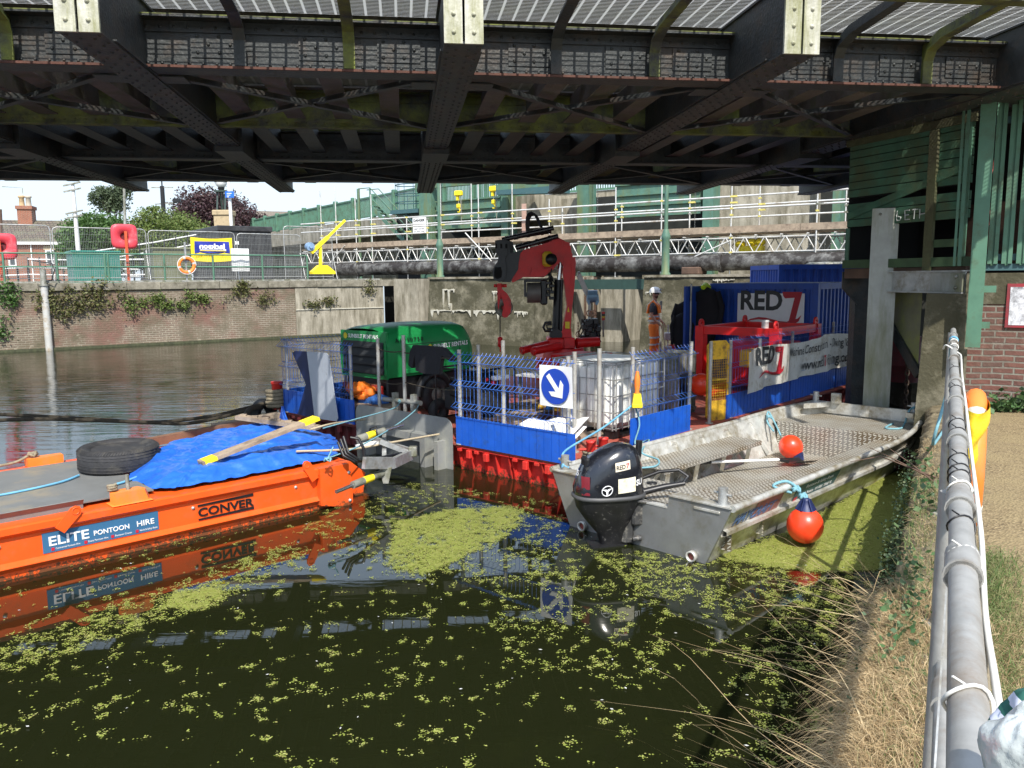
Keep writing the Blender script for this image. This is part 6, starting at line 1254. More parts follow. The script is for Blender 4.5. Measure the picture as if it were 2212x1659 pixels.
m = MB(); m.ball((.035, 0, 1.645), .07, 12, 8, (1.0, .9, .9)); m.build('beard', mat('beard', (.09, .045, .025), .9), t)
m = MB(); m.tube([(.1, 0, 1.72), (.135, 0, 1.685), (.11, 0, 1.68)], [.012, .016, .01], 6); m.ball((.025, -.078, 1.70), .022, 8, 6, (1, .4, 1.4)); m.ball((.025, .078, 1.70), .022, 8, 6, (1, .4, 1.4)); m.build('nose_and_ears', SKIN, t)
m = MB(); m.tube([(.02, -.085, 1.725), (.10, -.06, 1.725), (.115, 0, 1.725), (.10, .06, 1.725), (.02, .085, 1.725)], .016, 6); m.build('glasses', BLACK, t)
# helmet
m = MB(); m.lathe([(.135, 0), (.132, .03), (.118, .08), (.085, .125), (.04, .145), (.0005, .148)], Matrix.Translation((.02, 0, 1.745)) @ Matrix.Diagonal((1.12, .95, 1, 1)), 22); m.hull([(.10, -.09, 1.745), (.10, .09, 1.745), (.205, -.06, 1.732), (.205, .06, 1.732), (.10, -.09, 1.755), (.10, .09, 1.755)]); m.tube([(-.12, 0, 1.75), (.02, -.135, 1.75), (.15, -.06, 1.76)], .008, 6)
hm = m.build('helmet', WHITE, t); m = MB(); m.cbox(.12, .19, -.03, .03, 1.79, 1.84, .01); m.build('head_torch', GALVD, hm)
def shirtarm(s_): return [((0, s_ * .19, 1.44), (.066, .066)), ((-.02, s_ * .24, 1.31), (.064, .064)), ((-.015, s_ * .255, 1.22), (.058, .058))]
J = [((0, 0, 1.0), (.135, .165)), ((0, 0, 1.14), (.12, .155)), ((.01, 0, 1.28), (.13, .178)), ((0, 0, 1.43), (.105, .155)), ((0, 0, 1.5), (.065, .065))] + shirtarm(-1) + shirtarm(1)
skin('shirt', J, [(0, 1), (1, 2), (2, 3), (3, 4), (3, 5), (5, 6), (6, 7), (3, 8), (8, 9), (9, 10)], CLOTHG, t)
J = [((0, 0, 1.0), (.145, .175)), ((0, 0, 1.13), (.135, .165)), ((.01, 0, 1.24), (.135, .178))]
skin('hivis_vest', J, [(0, 1), (1, 2)], HIVIS, t)
m = MB()
for s_ in (-1, 1): m.tube([(.145, s_ * .10, 1.22), (.12, s_ * .11, 1.40), (.0, s_ * .12, 1.53), (-.11, s_ * .105, 1.42), (-.15, s_ * .09, 1.22)], .035, 8)
m.build('vest_strap', HIVIS, t)
def band(z, rx, ry, cx=0, cy=0, h=.045, nm='reflective_band', tl=0): m = MB(); m.grid(lambda u, v: V3(cx + rx * math.cos(u * 6.2832), cy + ry * math.sin(u * 6.2832), z - h / 2 + v * h + tl * math.cos(u * 6.28)), 24, 1); m.build(nm, SILVER, t)
band(1.14, .152, .186); band(1.03, .160, .190)
for s_ in (-1, 1): m = MB(); m.tube([(.16, s_ * .10, 1.24), (.142, s_ * .11, 1.41), (.0, s_ * .12, 1.571), (-.146, s_ * .105, 1.43), (-.172, s_ * .09, 1.24)], .012, 6); m.build('reflective_strip', SILVER, t)
J = [((0, 0, 1.0), (.138, .168)), ((.0, 0, .92), (.135, .165)), ((.0, -.10, .82), (.115, .115)), ((.02, -.12, .52), (.092, .092)), ((-.01, -.12, .28), (.085, .085)), ((-.01, -.12, .10), (.08, .08)), ((.0, .10, .82), (.115, .115)), ((.05, .13, .52), (.092, .092)), ((.03, .14, .28), (.085, .085)), ((.03, .14, .10), (.08, .08))]
skin('hivis_trousers', J, [(0, 1), (1, 2), (2, 3), (3, 4), (4, 5), (1, 6), (6, 7), (7, 8), (8, 9)], HIVIS, t)
band(.60, .105, .105, .015, -.115); band(.42, .100, .100, .0, -.12); band(.60, .105, .105, .045, .125); band(.42, .100, .100, .04, .135)
for x, y in ((0, -.125), (.04, .145)): m = MB(); m.hull([(x - .06, y - .045, 0), (x - .06, y + .045, 0), (x + .2, y - .05, 0), (x + .2, y + .05, 0), (x + .19, y - .03, .07), (x + .19, y + .03, .07), (x + .05, y - .05, .14), (x + .05, y + .05, .14), (x - .07, y - .045, .14), (x - .07, y + .045, .14)]); m.build('boot', mat('boot_leather', (.05, .035, .025), .7), t)
m = MB(); m.tube([(.24, .0, .98), (.27, -.05, .7), (.30, -.08, .35), (.36, -.1, .02)], .012, 6); m.tube([(.24, -.2, .93), (.29, -.2, .6), (.42, -.25, .2), (.6, -.3, .02)], .01, 6); o = m.build('diver_hose', ROPET); o.matrix_world = t.matrix_world.copy(); tag(o, 'pale hoses held by the worker and running down to the deck', 'hose')
m = MB(); m.cbox(-.1, .1, -.08, .08, 0, .25, .02); m.cbox(-.09, .09, -.07, .07, .4, .6, .02); m.tube([(0, 0, 0), (0, 0, .8)], .02, 6); o = m.build('control_box', mat('box_grey', (.5, .5, .48), .5)); o.matrix_world = Matrix.Translation(wk + V3(.42, .25, .1)); tag(o, 'small grey control box on a stand beside the worker', 'box')
q = BG.l(G(1452, 775, ZD)); o = MB().lathe([(.1, 0), (.1, .35), (.11, .37), (.001, .38)], None, 14).build('red_bollard', REDP); o.matrix_world = BG.M @ Matrix.Translation((q.x, min(q.y, 5.9), ZD)); tag(o, 'red bollard on the deck edge right of the worker', 'bollard', 'red mooring bollards')
# ======================= ALUMINIUM WORKBOAT =======================
BT = Fr(1.15, 7.29, math.radians(44.7))
def checker():
    m = bpy.data.materials.new('checker_plate'); m.use_nodes = True; n = m.node_tree; b = n.nodes['Principled BSDF']; N = n.nodes.new; L = n.links.new
    tc = N('ShaderNodeTexCoord'); sp = N('ShaderNodeSeparateXYZ'); L(tc.outputs['Object'], sp.inputs[0])
    ad = N('ShaderNodeMath'); ad.operation = 'ADD'; L(sp.outputs[1], ad.inputs[0]); L(sp.outputs[2], ad.inputs[1])
    cb = N('ShaderNodeCombineXYZ'); a2 = N('ShaderNodeMath'); a2.operation = 'ADD'; L(sp.outputs[0], a2.inputs[0]); L(sp.outputs[2], a2.inputs[1]); L(a2.outputs[0], cb.inputs[0]); L(ad.outputs[0], cb.inputs[1])
    def dots(px, py, ox, oy, a, b_):
        def md(o, p, of):
            x = N('ShaderNodeMath'); x.operation = 'ADD'; x.inputs[1].default_value = of; L(o, x.inputs[0]); y = N('ShaderNodeMath'); y.operation = 'MODULO'; y.inputs[1].default_value = p; L(x.outputs[0], y.inputs[0])
            z = N('ShaderNodeMath'); z.operation = 'SUBTRACT'; z.inputs[1].default_value = p / 2; L(y.outputs[0], z.inputs[0]); return z.outputs[0]
        s = N('ShaderNodeSeparateXYZ'); L(cb.outputs[0], s.inputs[0]); u = md(s.outputs[0], px, 50 * px + ox); v = md(s.outputs[1], py, 50 * py + oy)
        def sq(o, k): x = N('ShaderNodeMath'); x.operation = 'MULTIPLY'; L(o, x.inputs[0]); x.inputs[1].default_value = 1 / k; y = N('ShaderNodeMath'); y.operation = 'MULTIPLY'; L(x.outputs[0], y.inputs[0]); L(x.outputs[0], y.inputs[1]); return y.outputs[0]
        r = N('ShaderNodeMath'); r.operation = 'ADD'; L(sq(u, a), r.inputs[0]); L(sq(v, b_), r.inputs[1]); q = N('ShaderNodeMapRange'); q.inputs[1].default_value = .6; q.inputs[2].default_value = 1.1; q.inputs[3].default_value = 1; q.inputs[4].default_value = 0; L(r.outputs[0], q.inputs[0]); return q.outputs[0]
    P = .062
    mx = N('ShaderNodeMath'); mx.operation = 'MAXIMUM'; L(dots(P, P, 0, 0, .021, .0085), mx.inputs[0]); L(dots(P, P, P / 2, P / 2, .0085, .021), mx.inputs[1])
    z = N('ShaderNodeTexNoise'); z.inputs['Scale'].default_value = 2.2; z.inputs['Detail'].default_value = 7; L(tc.outputs['Object'], z.inputs['Vector'])
    zr = N('ShaderNodeMapRange'); zr.inputs[1].default_value = .38; zr.inputs[2].default_value = .64; L(z.outputs[0], zr.inputs[0])
    b0 = N('ShaderNodeMix'); b0.data_type = 'RGBA'; b0.inputs[6].default_value = (.30, .29, .26, 1); b0.inputs[7].default_value = (.17, .13, .08, 1); L(zr.outputs[0], b0.inputs[0])
    c1 = N('ShaderNodeMix'); c1.data_type = 'RGBA'; c1.inputs[7].default_value = (.66, .63, .54, 1); L(mx.outputs[0], c1.inputs[0]); L(b0.outputs[2], c1.inputs[6])
    L(c1.outputs[2], b.inputs['Base Color']); b.inputs['Roughness'].default_value = .45; b.inputs['Metallic'].default_value = .35
    bp = N('ShaderNodeBump'); bp.inputs['Strength'].default_value = .7; bp.inputs['Distance'].default_value = .006; L(mx.outputs[0], bp.inputs['Height']); L(bp.outputs[0], b.inputs['Normal']); return m
CHK = checker()
BL = 5.5
t = thing('aluminium_workboat', 'flat open aluminium workboat with checker plate benches moored beside the quay', 'boat', BT)
def half(x):                                                         # half beam at the rail, half beam at the chine, rail height, chine height
    f = max(0, (x - 3.6) / (BL - 3.6)); return 1.03 - .30 * f ** 2, .74 - .10 * f, .54 + .10 * f, -.10 + .52 * max(0, (x - 4.3) / (BL - 4.3)) ** 1.6
N_ = 40; m = MB()
for s_ in (-1, 1):
    def side(u, v, s_=s_): x = u * BL; a, b_, zr, zc = half(x); k = v; return V3(x, s_ * (b_ + (a - b_) * k), zc + (zr - zc) * k)
    m.grid(side, N_, 4)
    def inner(u, v, s_=s_): x = .04 + u * (BL - .08); a, b_, zr, zc = half(x); k = v; return V3(x, s_ * (b_ + (a - b_) * k - .03), zc + (zr - zc) * k)
    m.grid(inner, N_, 4)
def bottom(u, v): x = u * BL; a, b_, zr, zc = half(x); return V3(x, b_ * (2 * v - 1), zc)
m.grid(bottom, N_, 4)
a, b_, zr, zc = half(BL); m.add([V3(BL, -b_, zc), V3(BL, b_, zc), V3(BL, a, zr), V3(BL, -a, zr)], [(0, 1, 2, 3)])
m.build('hull', ALU, t)
m = MB(); TR = [(-1.03, .54), (-.74, -.1), (.74, -.1), (1.03, .54), (.62, .54), (.60, .50), (.45, .50), (.43, .42), (-.38, .42), (-.40, .54)]
m.prism(TR, -.03, .0, axis='x'); m.build('transom', mat('transom_alu', (.27, .275, .27), .38, .55, .15, 4, dirt=(.2, .19, .15), damt=.35, dscale=3), t)
m = MB()
for y0, y1, z in ((-1.03, -.40, .54), (.62, 1.03, .54)): m.box(-.045, .10, y0 + .01, y1 - .01, z, z + .012)
m.box(-.035, .04, -.38, .43, .42, .432); m.build('transom_cap', ALU, t)
for s_ in (-1, 1):
    m = MB(); m.tube([(x, s_ * (half(x)[0] + .005), half(x)[2] + .005) for x in [-.03 + (BL + .03) * k / 30 for k in range(31)]], .032, 10); m.build('gunwale', ALU, t)
    m = MB(); P = [-.0 + 5.1 * k / 30 for k in range(31)]
    for d0, d1 in ((-.02, .035),):
        vs = []
        for x in P:
            a, b_, zr, zc = half(x); k = .60; yy = s_ * (b_ + (a - b_) * k); zz = zc + (zr - zc) * k; vs += [V3(x, yy, zz + .05), V3(x, yy + s_ * .055, zz + .035), V3(x, yy + s_ * .055, zz), V3(x, yy, zz - .02)]
        m.add(vs, [(i * 4 + j, i * 4 + (j + 1) % 4, i * 4 + 4 + (j + 1) % 4, i * 4 + 4 + j) for i in range(30) for j in range(4)])
    m.build('rubbing_strake', ALU, t)
m = MB(); m.box(.04, 4.36, -.70, .70, .075, .09); m.build('floor', CHK, t)
m = MB(); m.box(.14, .78, -.93, .58, .40, .412); m.box(.14, .155, -.93, .58, .10, .399); m.box(.765, .78, -.9, .58, .10, .399); m.build('stern_locker', CHK, t)
m = MB(); m.box(.781, 4.37, -.96, -.55, .40, .412); m.box(.781, 4.37, -.565, -.55, .095, .399); m.build('starboard_bench', CHK, t)
m = MB(); m.box(1.2, 3.35, .50, .93, .40, .412); m.box(1.2, 3.35, .488, .4999, .355, .411); m.build('port_bench', CHK, t)
for x in (1.35, 1.95, 2.55, 3.15):
    m = MB(); m.bar((x, .54, .39), (x + .12, .66, .1), .05, .012); m.bar((x - .02, .60, .39), (x - .05, .80, .1), .10, .01); m.build('bench_bracket', ALU, t)
for x in (1.6, 2.2, 2.8, 3.4, 4.0):
    m = MB(); m.bar((x, .72, .1), (x - .05, .985, .50), .05, .035, (1, 0, 0)); m.bar((x - .05, .985, .50), (x - .16, .985, .50), .035, .03); m.build('side_frame', ALU, t)
m = MB(); m.box(4.38, BL - .1, -.86, .86, .475, .487); m.box(4.37, 4.382, -.80, .80, .09, .474); m.build('bow_deck', CHK, t)
m = MB(); m.box(BL - .05, BL + .01, -.72, .72, .50, .66); m.prism([(BL - .5, .72), (BL - .05, .72), (BL - .05, .52), (BL - .25, .58)], .60, .67, axis='z'); m.prism([(BL - .35, -.72), (BL - .05, -.72), (BL - .05, -.58), (BL - .3, -.6)], .60, .67, axis='z'); m.build('bow_coaming', ALU, t)
for x, y, z in ((.06, .93, .545), (.04, -.90, .545), (BL - .2, .68, .67), (BL - .15, -.66, .64)):
    m = MB(); m.lathe([(.07, 0), (.07, .01)], Matrix.Translation((x, y, z)), 12); m.tube([(x, y, z), (x, y, z + .15)], .042, 14); m.tube([(x, y - .085, z + .09), (x, y + .085, z + .10)], .013, 8); m.build('bollard', GALV, t)
m = MB(); m.box(BL - .1, BL - .02, .38, .5, .66, .80); m.build('bow_box', ALU, t)
for y in (-.66, .60): m = MB(); m.lathe([(.05, 0), (.05, .05), (.036, .05), (.036, 0)], Matrix.Translation((-.03, y, .045)) @ RZ(-math.pi / 2, 4, 'Y'), 16, closed=True); dr = m.build('drain_pipe', ALU, t); m = MB(); m.lathe([(.035, .02), (.001, .021)], Matrix.Translation((-.03, y, .045)) @ RZ(-math.pi / 2, 4, 'Y'), 14); m.build('drain_bore', mat('drain_red', (.2, .04, .03)), dr)
m = MB(); m.cbox(-.042, -.031, -.92, -.66, .475, .50, .004); m.build('transom_slot', ALU, t)
m = MB(); m.lathe([(.055, 0), (.055, .012), (.001, .013)], Matrix.Translation((.62, .25, .412)), 16); m.build('hatch_ring', BLACK, t)
# lettering on the side panel (starboard, above the strake)
def sidept(x, k): a, b_, zr, zc = half(x); return V3(x, -(b_ + (a - b_) * k) - .004, zc + (zr - zc) * k)
def lay(x0, k0, x1): p = sidept(x0, k0); q = sidept(x0, k0 + .3); xx = (sidept(x1, k0) - p).normalized(); yy = (q - p).normalized(); nn = xx.cross(yy); M_ = Matrix((xx, yy, nn)).transposed().to_4x4(); M_.translation = p + nn * .003; return M_
text('HAYCRAFT', .15, lay(.12, .70, .9), mat('faded_blue', (.08, .16, .34), .6), t, fit=.74, shear=.3, bold=.004, ext=.001)
m = MB(); a_, b_, c_, d_ = sidept(.45, .67), sidept(.95, .67), sidept(.95, .93), sidept(.45, .93); o_ = V3(0, -.0015, 0); m.add([p + o_ for p in (a_, b_, c_, d_)], [(0, 1, 2, 3)]); m.build('faded_red_patch', mat('faded_red', (.30, .13, .12), .6, 0, .3, 9), t)
m = MB(); a_, b_, c_, d_ = sidept(1.25, .67), sidept(2.2, .67), sidept(2.2, .93), sidept(1.25, .93); m.add([p + o_ for p in (a_, b_, c_, d_)], [(0, 1, 2, 3)]); m.build('dark_label', mat('boat_label', (.03, .10, .11), .5, 0, .2, 8), t)
text('Pontoon & Safety Boats', .06, lay(1.45, .83, 1.7), SIGNW, t, fit=.62, ext=.0005); text('Work Boats  01302 700210', .05, lay(1.35, .71, 1.7), SIGNW, t, fit=.75, ext=.0005)
m = MB(); m.box(-.0, .07, 0, .002, 0, .07); o = m.build('label_square', SIGNR, t); o.matrix_basis = lay(1.27, .72, 1.5) @ RZ(math.pi / 2, 4, 'X')
# shovel, buoys
t = thing('shovel', 'white-handled shovel with black blade lying in the boat', 'shovel', BT, (0, 0, 0)); m = MB(); m.tube([(2.35, .62, .28), (3.35, .25, .20)], .018, 8); m.build('handle', WHITE, t)
m = MB(); m.tube([(2.2, .67, .29), (2.35, .62, .28)], .024, 8); m.tube([(3.35, .25, .20), (3.5, .2, .16)], .022, 8); m.grid(lambda u, v: V3(3.5 + u * .32, .2 - u * .12 + (v - .5) * .26, .13 - .02 * u + .05 * (2 * v - 1) ** 2), 6, 8); m.build('blade', BLACK, t)
def buoy(fr, at_, lab, top, rot=0, r=.155):
    t = thing('ball_buoy', lab, 'buoy', fr, at_, 0, 'orange-red ball buoys on the workboat'); M_ = RZ(rot, 4, 'X')
    m = MB(); m.lathe([(max(1e-4, r * math.sin(q)), -r * 1.03 * math.cos(q)) for q in [math.pi * k / 16 * .86 for k in range(17)]] , M_, 26); m.build('ball', BALL, t)
    m = MB(); m.lathe([(r * .50, r * .90), (r * .32, r * 1.15), (r * .2, r * 1.42), (r * .19, r * 1.55), (.001, r * 1.58)], M_, 20); [m.bar(M_ @ V3(r * .5 * math.cos(q), r * .5 * math.sin(q), r * .9), M_ @ V3(r * .16 * math.cos(q), r * .16 * math.sin(q), r * 1.5), .01, .03) for q in [k * 1.05 for k in range(6)]]; m.build('neck', NAVY, t)
    return t
buoy(BT, (3.98, .40, .245), 'ball buoy lying inside the boat against the bow deck', True, 2.4)
buoy(BT, (1.0, -1.20, .205), 'ball buoy with navy neck hanging outside the boat by the stern', True, 0, .165)
def rope(name, pts, r, mt, lab, grp=None, fr=None, kn=None):
    P = [V3(p) for p in pts]
    Q = []
    for i in range(len(P) - 1):                                           # Catmull-Rom through the points
        p0, p1, p2, p3 = P[max(i - 1, 0)], P[i], P[i + 1], P[min(i + 2, len(P) - 1)]
        for k in range(8):
            s = k / 8; Q.append(.5 * ((2 * p1) + (p2 - p0) * s + (2 * p0 - 5 * p1 + 4 * p2 - p3) * s * s + (3 * p1 - p0 - 3 * p2 + p3) * s ** 3))
    Q.append(P[-1]); m = MB(); m.tube(Q, r, 6)
    for c in kn or []:
        for j in range(3): m.tube([V3(c) + V3(.035 * math.cos(q + j), .035 * math.sin(q + j * 2), .02 * math.sin(2 * q + j)) for q in [k * .8 for k in range(8)]], r, 6, closed=True)
    o = m.build(name, mt, fr=fr); tag(o, lab, 'rope', grp); return o
def bt(x, y, z): return BT.w(x, y, z)
rope('buoy_rope', [bt(1.02, -1.14, .46), bt(1.0, -1.1, .55), bt(.95, -1.02, .60), bt(.85, -.95, .56), bt(.95, -1.08, .5)], .014, ROPEB, 'teal rope tying the hanging buoy to the gunwale', kn=[bt(1.0, -1.10, .53), bt(1.02, -1.16, .47)])
rope('buoy_rope', [bt(4.05, .58, .36), bt(4.2, .74, .48), bt(4.3, .90, .62), bt(4.2, .86, .5), bt(4.08, .7, .4)], .013, ROPEB, 'teal rope tying the inner buoy to the port rail', kn=[bt(4.25, .86, .56)])
q0 = V3(BG.w(1.33, .07, .9))
rope('mooring_line', [bt(.06, .93, .62), bt(.2, 1.05, .70), (q0 + bt(.2, 1.05, .70)) / 2 + V3(0, 0, -.03), q0], .012, mat('rope_lightblue', (.14, .38, .56), .6), 'light blue line from the stern bollard up to the fence post', kn=[bt(.06, .93, .59), bt(.12, 1.0, .63)])
rope('mooring_line', [q0, q0 + V3(.06, -.05, -.25), q0 + V3(-.0, -.1, -.5), q0 + V3(.15, -.25, -.42), bt(1.2, .8, .56), bt(1.45, .75, .44), bt(1.2, .62, .43), bt(.95, .7, .44)], .011, ROPEB, 'teal rope hanging from the tank post onto the port bench', kn=[q0])
rope('mooring_line', [bt(5.2, -.45, .50), bt(4.8, -.5, .50), bt(4.9, -.65, .50), bt(5.2, -.6, .52), bt(BL - .15, -.66, .74), bt(6.25, -.95, .85), V3(BK.w(-.05, 7.9, 1.0)), V3(BK.w(.02, 7.6, 1.5)), V3(BK.w(.03, 7.2, 1.93))], .013, ROPEB, 'teal bow rope led ashore and up to the handrail', kn=[bt(BL - .15, -.66, .72)])
# ---- outboard
t = thing('outboard_motor', 'scuffed black outboard motor with stickers clamped to the boat transom', 'outboard motor', BT, (-.20, .16, .03), math.radians(-34)); t.scale = (1.16, 1.16, 1.08)
def ell(z, xc, a, b, p=2.6, n=28):
    R_ = []
    for k in range(n): q = 2 * math.pi * k / n; c, s = math.cos(q), math.sin(q); r = (abs(c) ** p + abs(s) ** p) ** (-1 / p); R_.append(V3(xc + a * r * c, b * r * s, z))
    return R_
def loft(m, secs, cap=True):
    n = len(secs[0]); m.add([v for s in secs for v in s], [(i * n + k, i * n + (k + 1) % n, (i + 1) * n + (k + 1) % n, (i + 1) * n + k) for i in range(len(secs) - 1) for k in range(n)], True)
    if cap: m.add(secs[0], [tuple(range(n))[::-1]]); m.add(secs[-1], [tuple(range(n))], True)
m = MB()
secs = [ell(.44, 0, .285, .185), ell(.50, -.005, .285, .19), ell(.58, -.0, .275, .185), ell(.68, .005, .26, .175), ell(.76, .01, .235, .16), ell(.82, .02, .20, .138), ell(.855, .03, .15, .10), ell(.868, .035, .08, .05)]
for s in secs:                                                           # the top falls away aft
    for v in s: v.z -= .10 * max(0, (.05 - v.x)) / .3 * max(0, (v.z - .5)) / .3
loft(m, secs); m.build('cowl', BLACKG, t)
m = MB(); loft(m, [ell(.405, 0, .29, .19), ell(.415, 0, .30, .20), ell(.432, 0, .30, .20), ell(.442, 0, .288, .188)]); m.build('cowl_seam', mat('seam_grey', (.06, .06, .06), .5), t)
m = MB(); loft(m, [ell(-.02, .03, .10, .055), ell(.08, .02, .115, .075), ell(.2, .0, .19, .115), ell(.32, -.01, .255, .16), ell(.404, 0, .28, .18)]); m.build('lower_cowl', mat('motor_black', (.012, .012, .013), .4, 0, .3, 8, dirt=(.35, .33, .3), damt=.08, dscale=30), t)
m = MB(); loft(m, [ell(-.3, .04, .07, .02, 2), ell(-.05, .04, .075, .035, 2), ell(.0, .03, .09, .05, 2)]); m.hull([(-.16, -.09, -.03), (.14, -.07, -.03), (.14, .07, -.03), (-.16, .09, -.03), (-.16, -.09, -.015), (.14, -.07, -.015), (.14, .07, -.015), (-.16, .09, -.015)]); m.build('leg', BLACK, t)
m = MB(); m.cbox(.17, .27, -.11, .11, .15, .46, .02); m.tube([(.2, -.12, .38), (.35, -.14, .36)], .018, 8); m.tube([(.2, .12, .38), (.35, .14, .36)], .018, 8); m.cbox(.10, .2, -.07, .07, -.02, .3, .02); m.tube([(.18, -.10, .04), (.24, -.12, .05)], .025, 8); m.build('clamp_bracket', mat('bracket', (.05, .05, .05), .5, .3, .3, 9, dirt=(.3, .28, .24), damt=.3, dscale=14), t)
m = MB(); m.tube([(.25, -.02, .42), (.45, -.05, .47), (.62, -.08, .50)], [.03, .028, .02], 10); m.tube([(.25, .08, .50), (.45, .05, .58), (.60, .0, .60), (.66, -.05, .55), (.60, -.08, .50)], .016, 8); m.build('steering_arm', BLACK, t)
m = MB(); m.tube([(.26, .08, .60), (.28, .09, .72), (.29, .095, .86)], [.02, .024, .024], 12)
for k in range(8): q = k * math.pi / 4; m.tube([(.28 + .024 * math.cos(q), .09 + .024 * math.sin(q), .72), (.29 + .024 * math.cos(q), .095 + .024 * math.sin(q), .86)], .004, 4)
m.build('tiller_grip', BLACK, t)
m = MB(); m.cbox(-.215, -.17, .0 - .07, .07, .66, .76, .015); o = m.build('air_intake', mat('intake', (.004, .004, .005), .6), t)
m = MB(); m.tube([(.30, -.13, .35), (.32, -.15, .30), (.31, -.14, .24), (.33, -.16, .22)], .01, 6); m.build('red_cord', RED, t)
def cowlpt(x, z):                                                        # a point just off the cowl's camera-side skin (y < 0)
    f = [(.44, .285, .185), (.58, .275, .185), (.68, .26, .175), (.76, .235, .16), (.82, .2, .138)]
    for i in range(4):
        if z <= f[i + 1][0]: k = max(0, (z - f[i][0]) / (f[i + 1][0] - f[i][0])); break
    a = f[i][1] * (1 - k) + f[i + 1][1] * k; b = f[i][2] * (1 - k) + f[i + 1][2] * k
    return V3(x, -b * (max(0, 1 - abs(x / a) ** 2.6)) ** (1 / 2.6) - .004, z)
wpc = lambda p: cowlpt(p.x, p.z)
MX = RZ(math.pi / 2, 4, 'X')
def patch(nm, x0, x1, z0, z1, mt, dy=.0, sl=.1):
    m = MB(); m.grid(lambda u, v: cowlpt(x0 + u * (x1 - x0), z0 + v * (z1 - z0) + sl * (u * (x1 - x0))) + V3(0, -dy, 0), 8, 5); return m.build(nm, mt, t)
patch('sticker', -.0, .125, .66, .735, mat('sticker_cream', (.66, .58, .45), .5, 0, .1, 20), .001, .15)
def wpc2(p): q = cowlpt(p.x, p.z + .15 * p.x); return q + V3(0, -.004, 0)
text('RED', .05, Matrix.Translation((.008, 0, .675)) @ MX, BLACK, t, fit=.075, warp=wpc2, ext=0, bold=.001); text('7', .055, Matrix.Translation((.088, 0, .675)) @ MX, SIGNR, t, fit=.03, warp=wpc2, ext=0, bold=.001)
patch('worn_sticker', .02, .17, .475, .60, mat('sticker_worn', (.70, .66, .50), .6, 0, .15, 14, dirt=(.40, .33, .2), damt=.3, dscale=25), .001, .06)
text('SU', .07, Matrix.Translation((.175, 0, .505)) @ MX, SIGNW, t, fit=.055, warp=wpc2, ext=0, bold=.002)
m = MB(); m.tube([wpc2(V3(-.07 + .042 * math.cos(q), 0, .515 + .042 * math.sin(q))) for q in [2 * math.pi * k / 20 for k in range(20)]], .004, 4, closed=True)
for pts in ([(-.115, .535), (-.075, .53), (-.068, .50), (-.09, .52)], [(-.02, .535), (-.065, .53), (-.070, .50), (-.05, .52)], [(-.08, .525), (-.062, .525), (-.064, .475), (-.076, .475)]): m.add([wpc2(V3(a, 0, b)) + V3(0, -.001, 0) for a, b in pts], [(0, 1, 2, 3)])
m.build('emblem', SIGNW, t)
text('25', .075, face_m((-.262, .045, .60), (0, -1, 0), (.12, 0, 1)), SIGNW, t, fit=.07, bold=.002, ext=.001)
patch('red_streak', -.255, -.2, .46, .62, mat('streak_red', (.16, .012, .02), .3), .0005, 0)

# ======================= ORANGE PONTOON =======================
t = thing('orange_pontoon', 'long orange steel pontoon with lettered blue label, grey deck plate in the foreground', 'pontoon', PN)
PL0, PL1, PW = -3.2, 3.32, 2.5; m = MB()
prof = [(.06, -.3), (.06, .06), (.0, .11), (.0, .115), (.05, .15), (.05, .36), (.0, .40), (.0, .455), (.02, .465)]
n = len(prof); vs = [V3(x, y, z) for x in (PL0, PL1) for y, z in prof + [(PW - y, z) for y, z in prof[::-1]]]; k = 2 * n
m.add(vs, [(i, i + 1, k + i + 1, k + i) for i in range(k - 1)] + [(k - 1, 0, k, 2 * k - 1), tuple(range(k))[::-1], tuple(range(k, 2 * k))]); m.build('hull', ORANGE, t)
m = MB(); m.prism([(3.0, .47), (3.36, .47), (3.36, .36), (3.40, .33), (3.40, .02), (3.33, -.02), (3.0, .06)], -.03, .04); m.build('end_plate', ORANGE, t)
m = MB(); m.prism([(3.321, .42), (3.55, .42), (3.75, .25), (3.7, -.1), (3.321, -.3)], .25, PW - .25); m.build('raked_bow', ORANGE, t)
for x in (3.36, 3.3): pass
for z in (.37, .05): m = MB(); dome(m, (3.36, -.031, z), .022, (0, -1, 0)); m.lathe([(.03, -.035), (.03, -.03)], Matrix.Translation((3.36, 0, z)) @ RZ(math.pi / 2, 4, 'X') @ Matrix.Translation((0, 0, 0)), 6); m.build('bolt', GALV, t)
def lug(x, a): m = MB(); M_ = Matrix.Translation((x, -.012, .36)) @ RZ(a, 4, 'Y'); m.prism([(-.045, 0), (.045, 0), (.05, .2), (.03, .235), (0, .25), (-.03, .235), (-.05, .2)], -.008, .008, M_); m.lathe([(.026, -.012), (.034, -.012), (.034, .012), (.026, .012)], M_ @ Matrix.Translation((0, 0, .2)) @ RZ(math.pi / 2, 4, 'X'), 14, closed=True); m.build('lifting_lug', ORANGE, t)
lug(.47, .75); lug(2.95, -.5)
for x in (.02, 1.65, 2.75): m = MB(); dome(m, (x, .05 - .0, .30), .02, (0, -1, 0)); m.build('stud', GALV, t)
GRY = mat('grey_deck_sheet', (.155, .16, .155), .55, 0, .12, 4, dirt=(.26, .22, .15), damt=.35, dscale=1.6, bump=.05)
m = MB(); m.box(PL0 + .3, 1.35, .22, PW - .35, .50, .512); m.prism([(.22, .512), (.16, .56), (.15, .555), (.19, .505), (.19, .455), (.20, .455), (.21, .50)], -2.9, .72, axis='x'); m.prism([(PW - .35, .512), (PW - .29, .56), (PW - .28, .55), (PW - .33, .5)], -1.2, -.05, axis='x')
m.build('deck_plate', GRY, t)
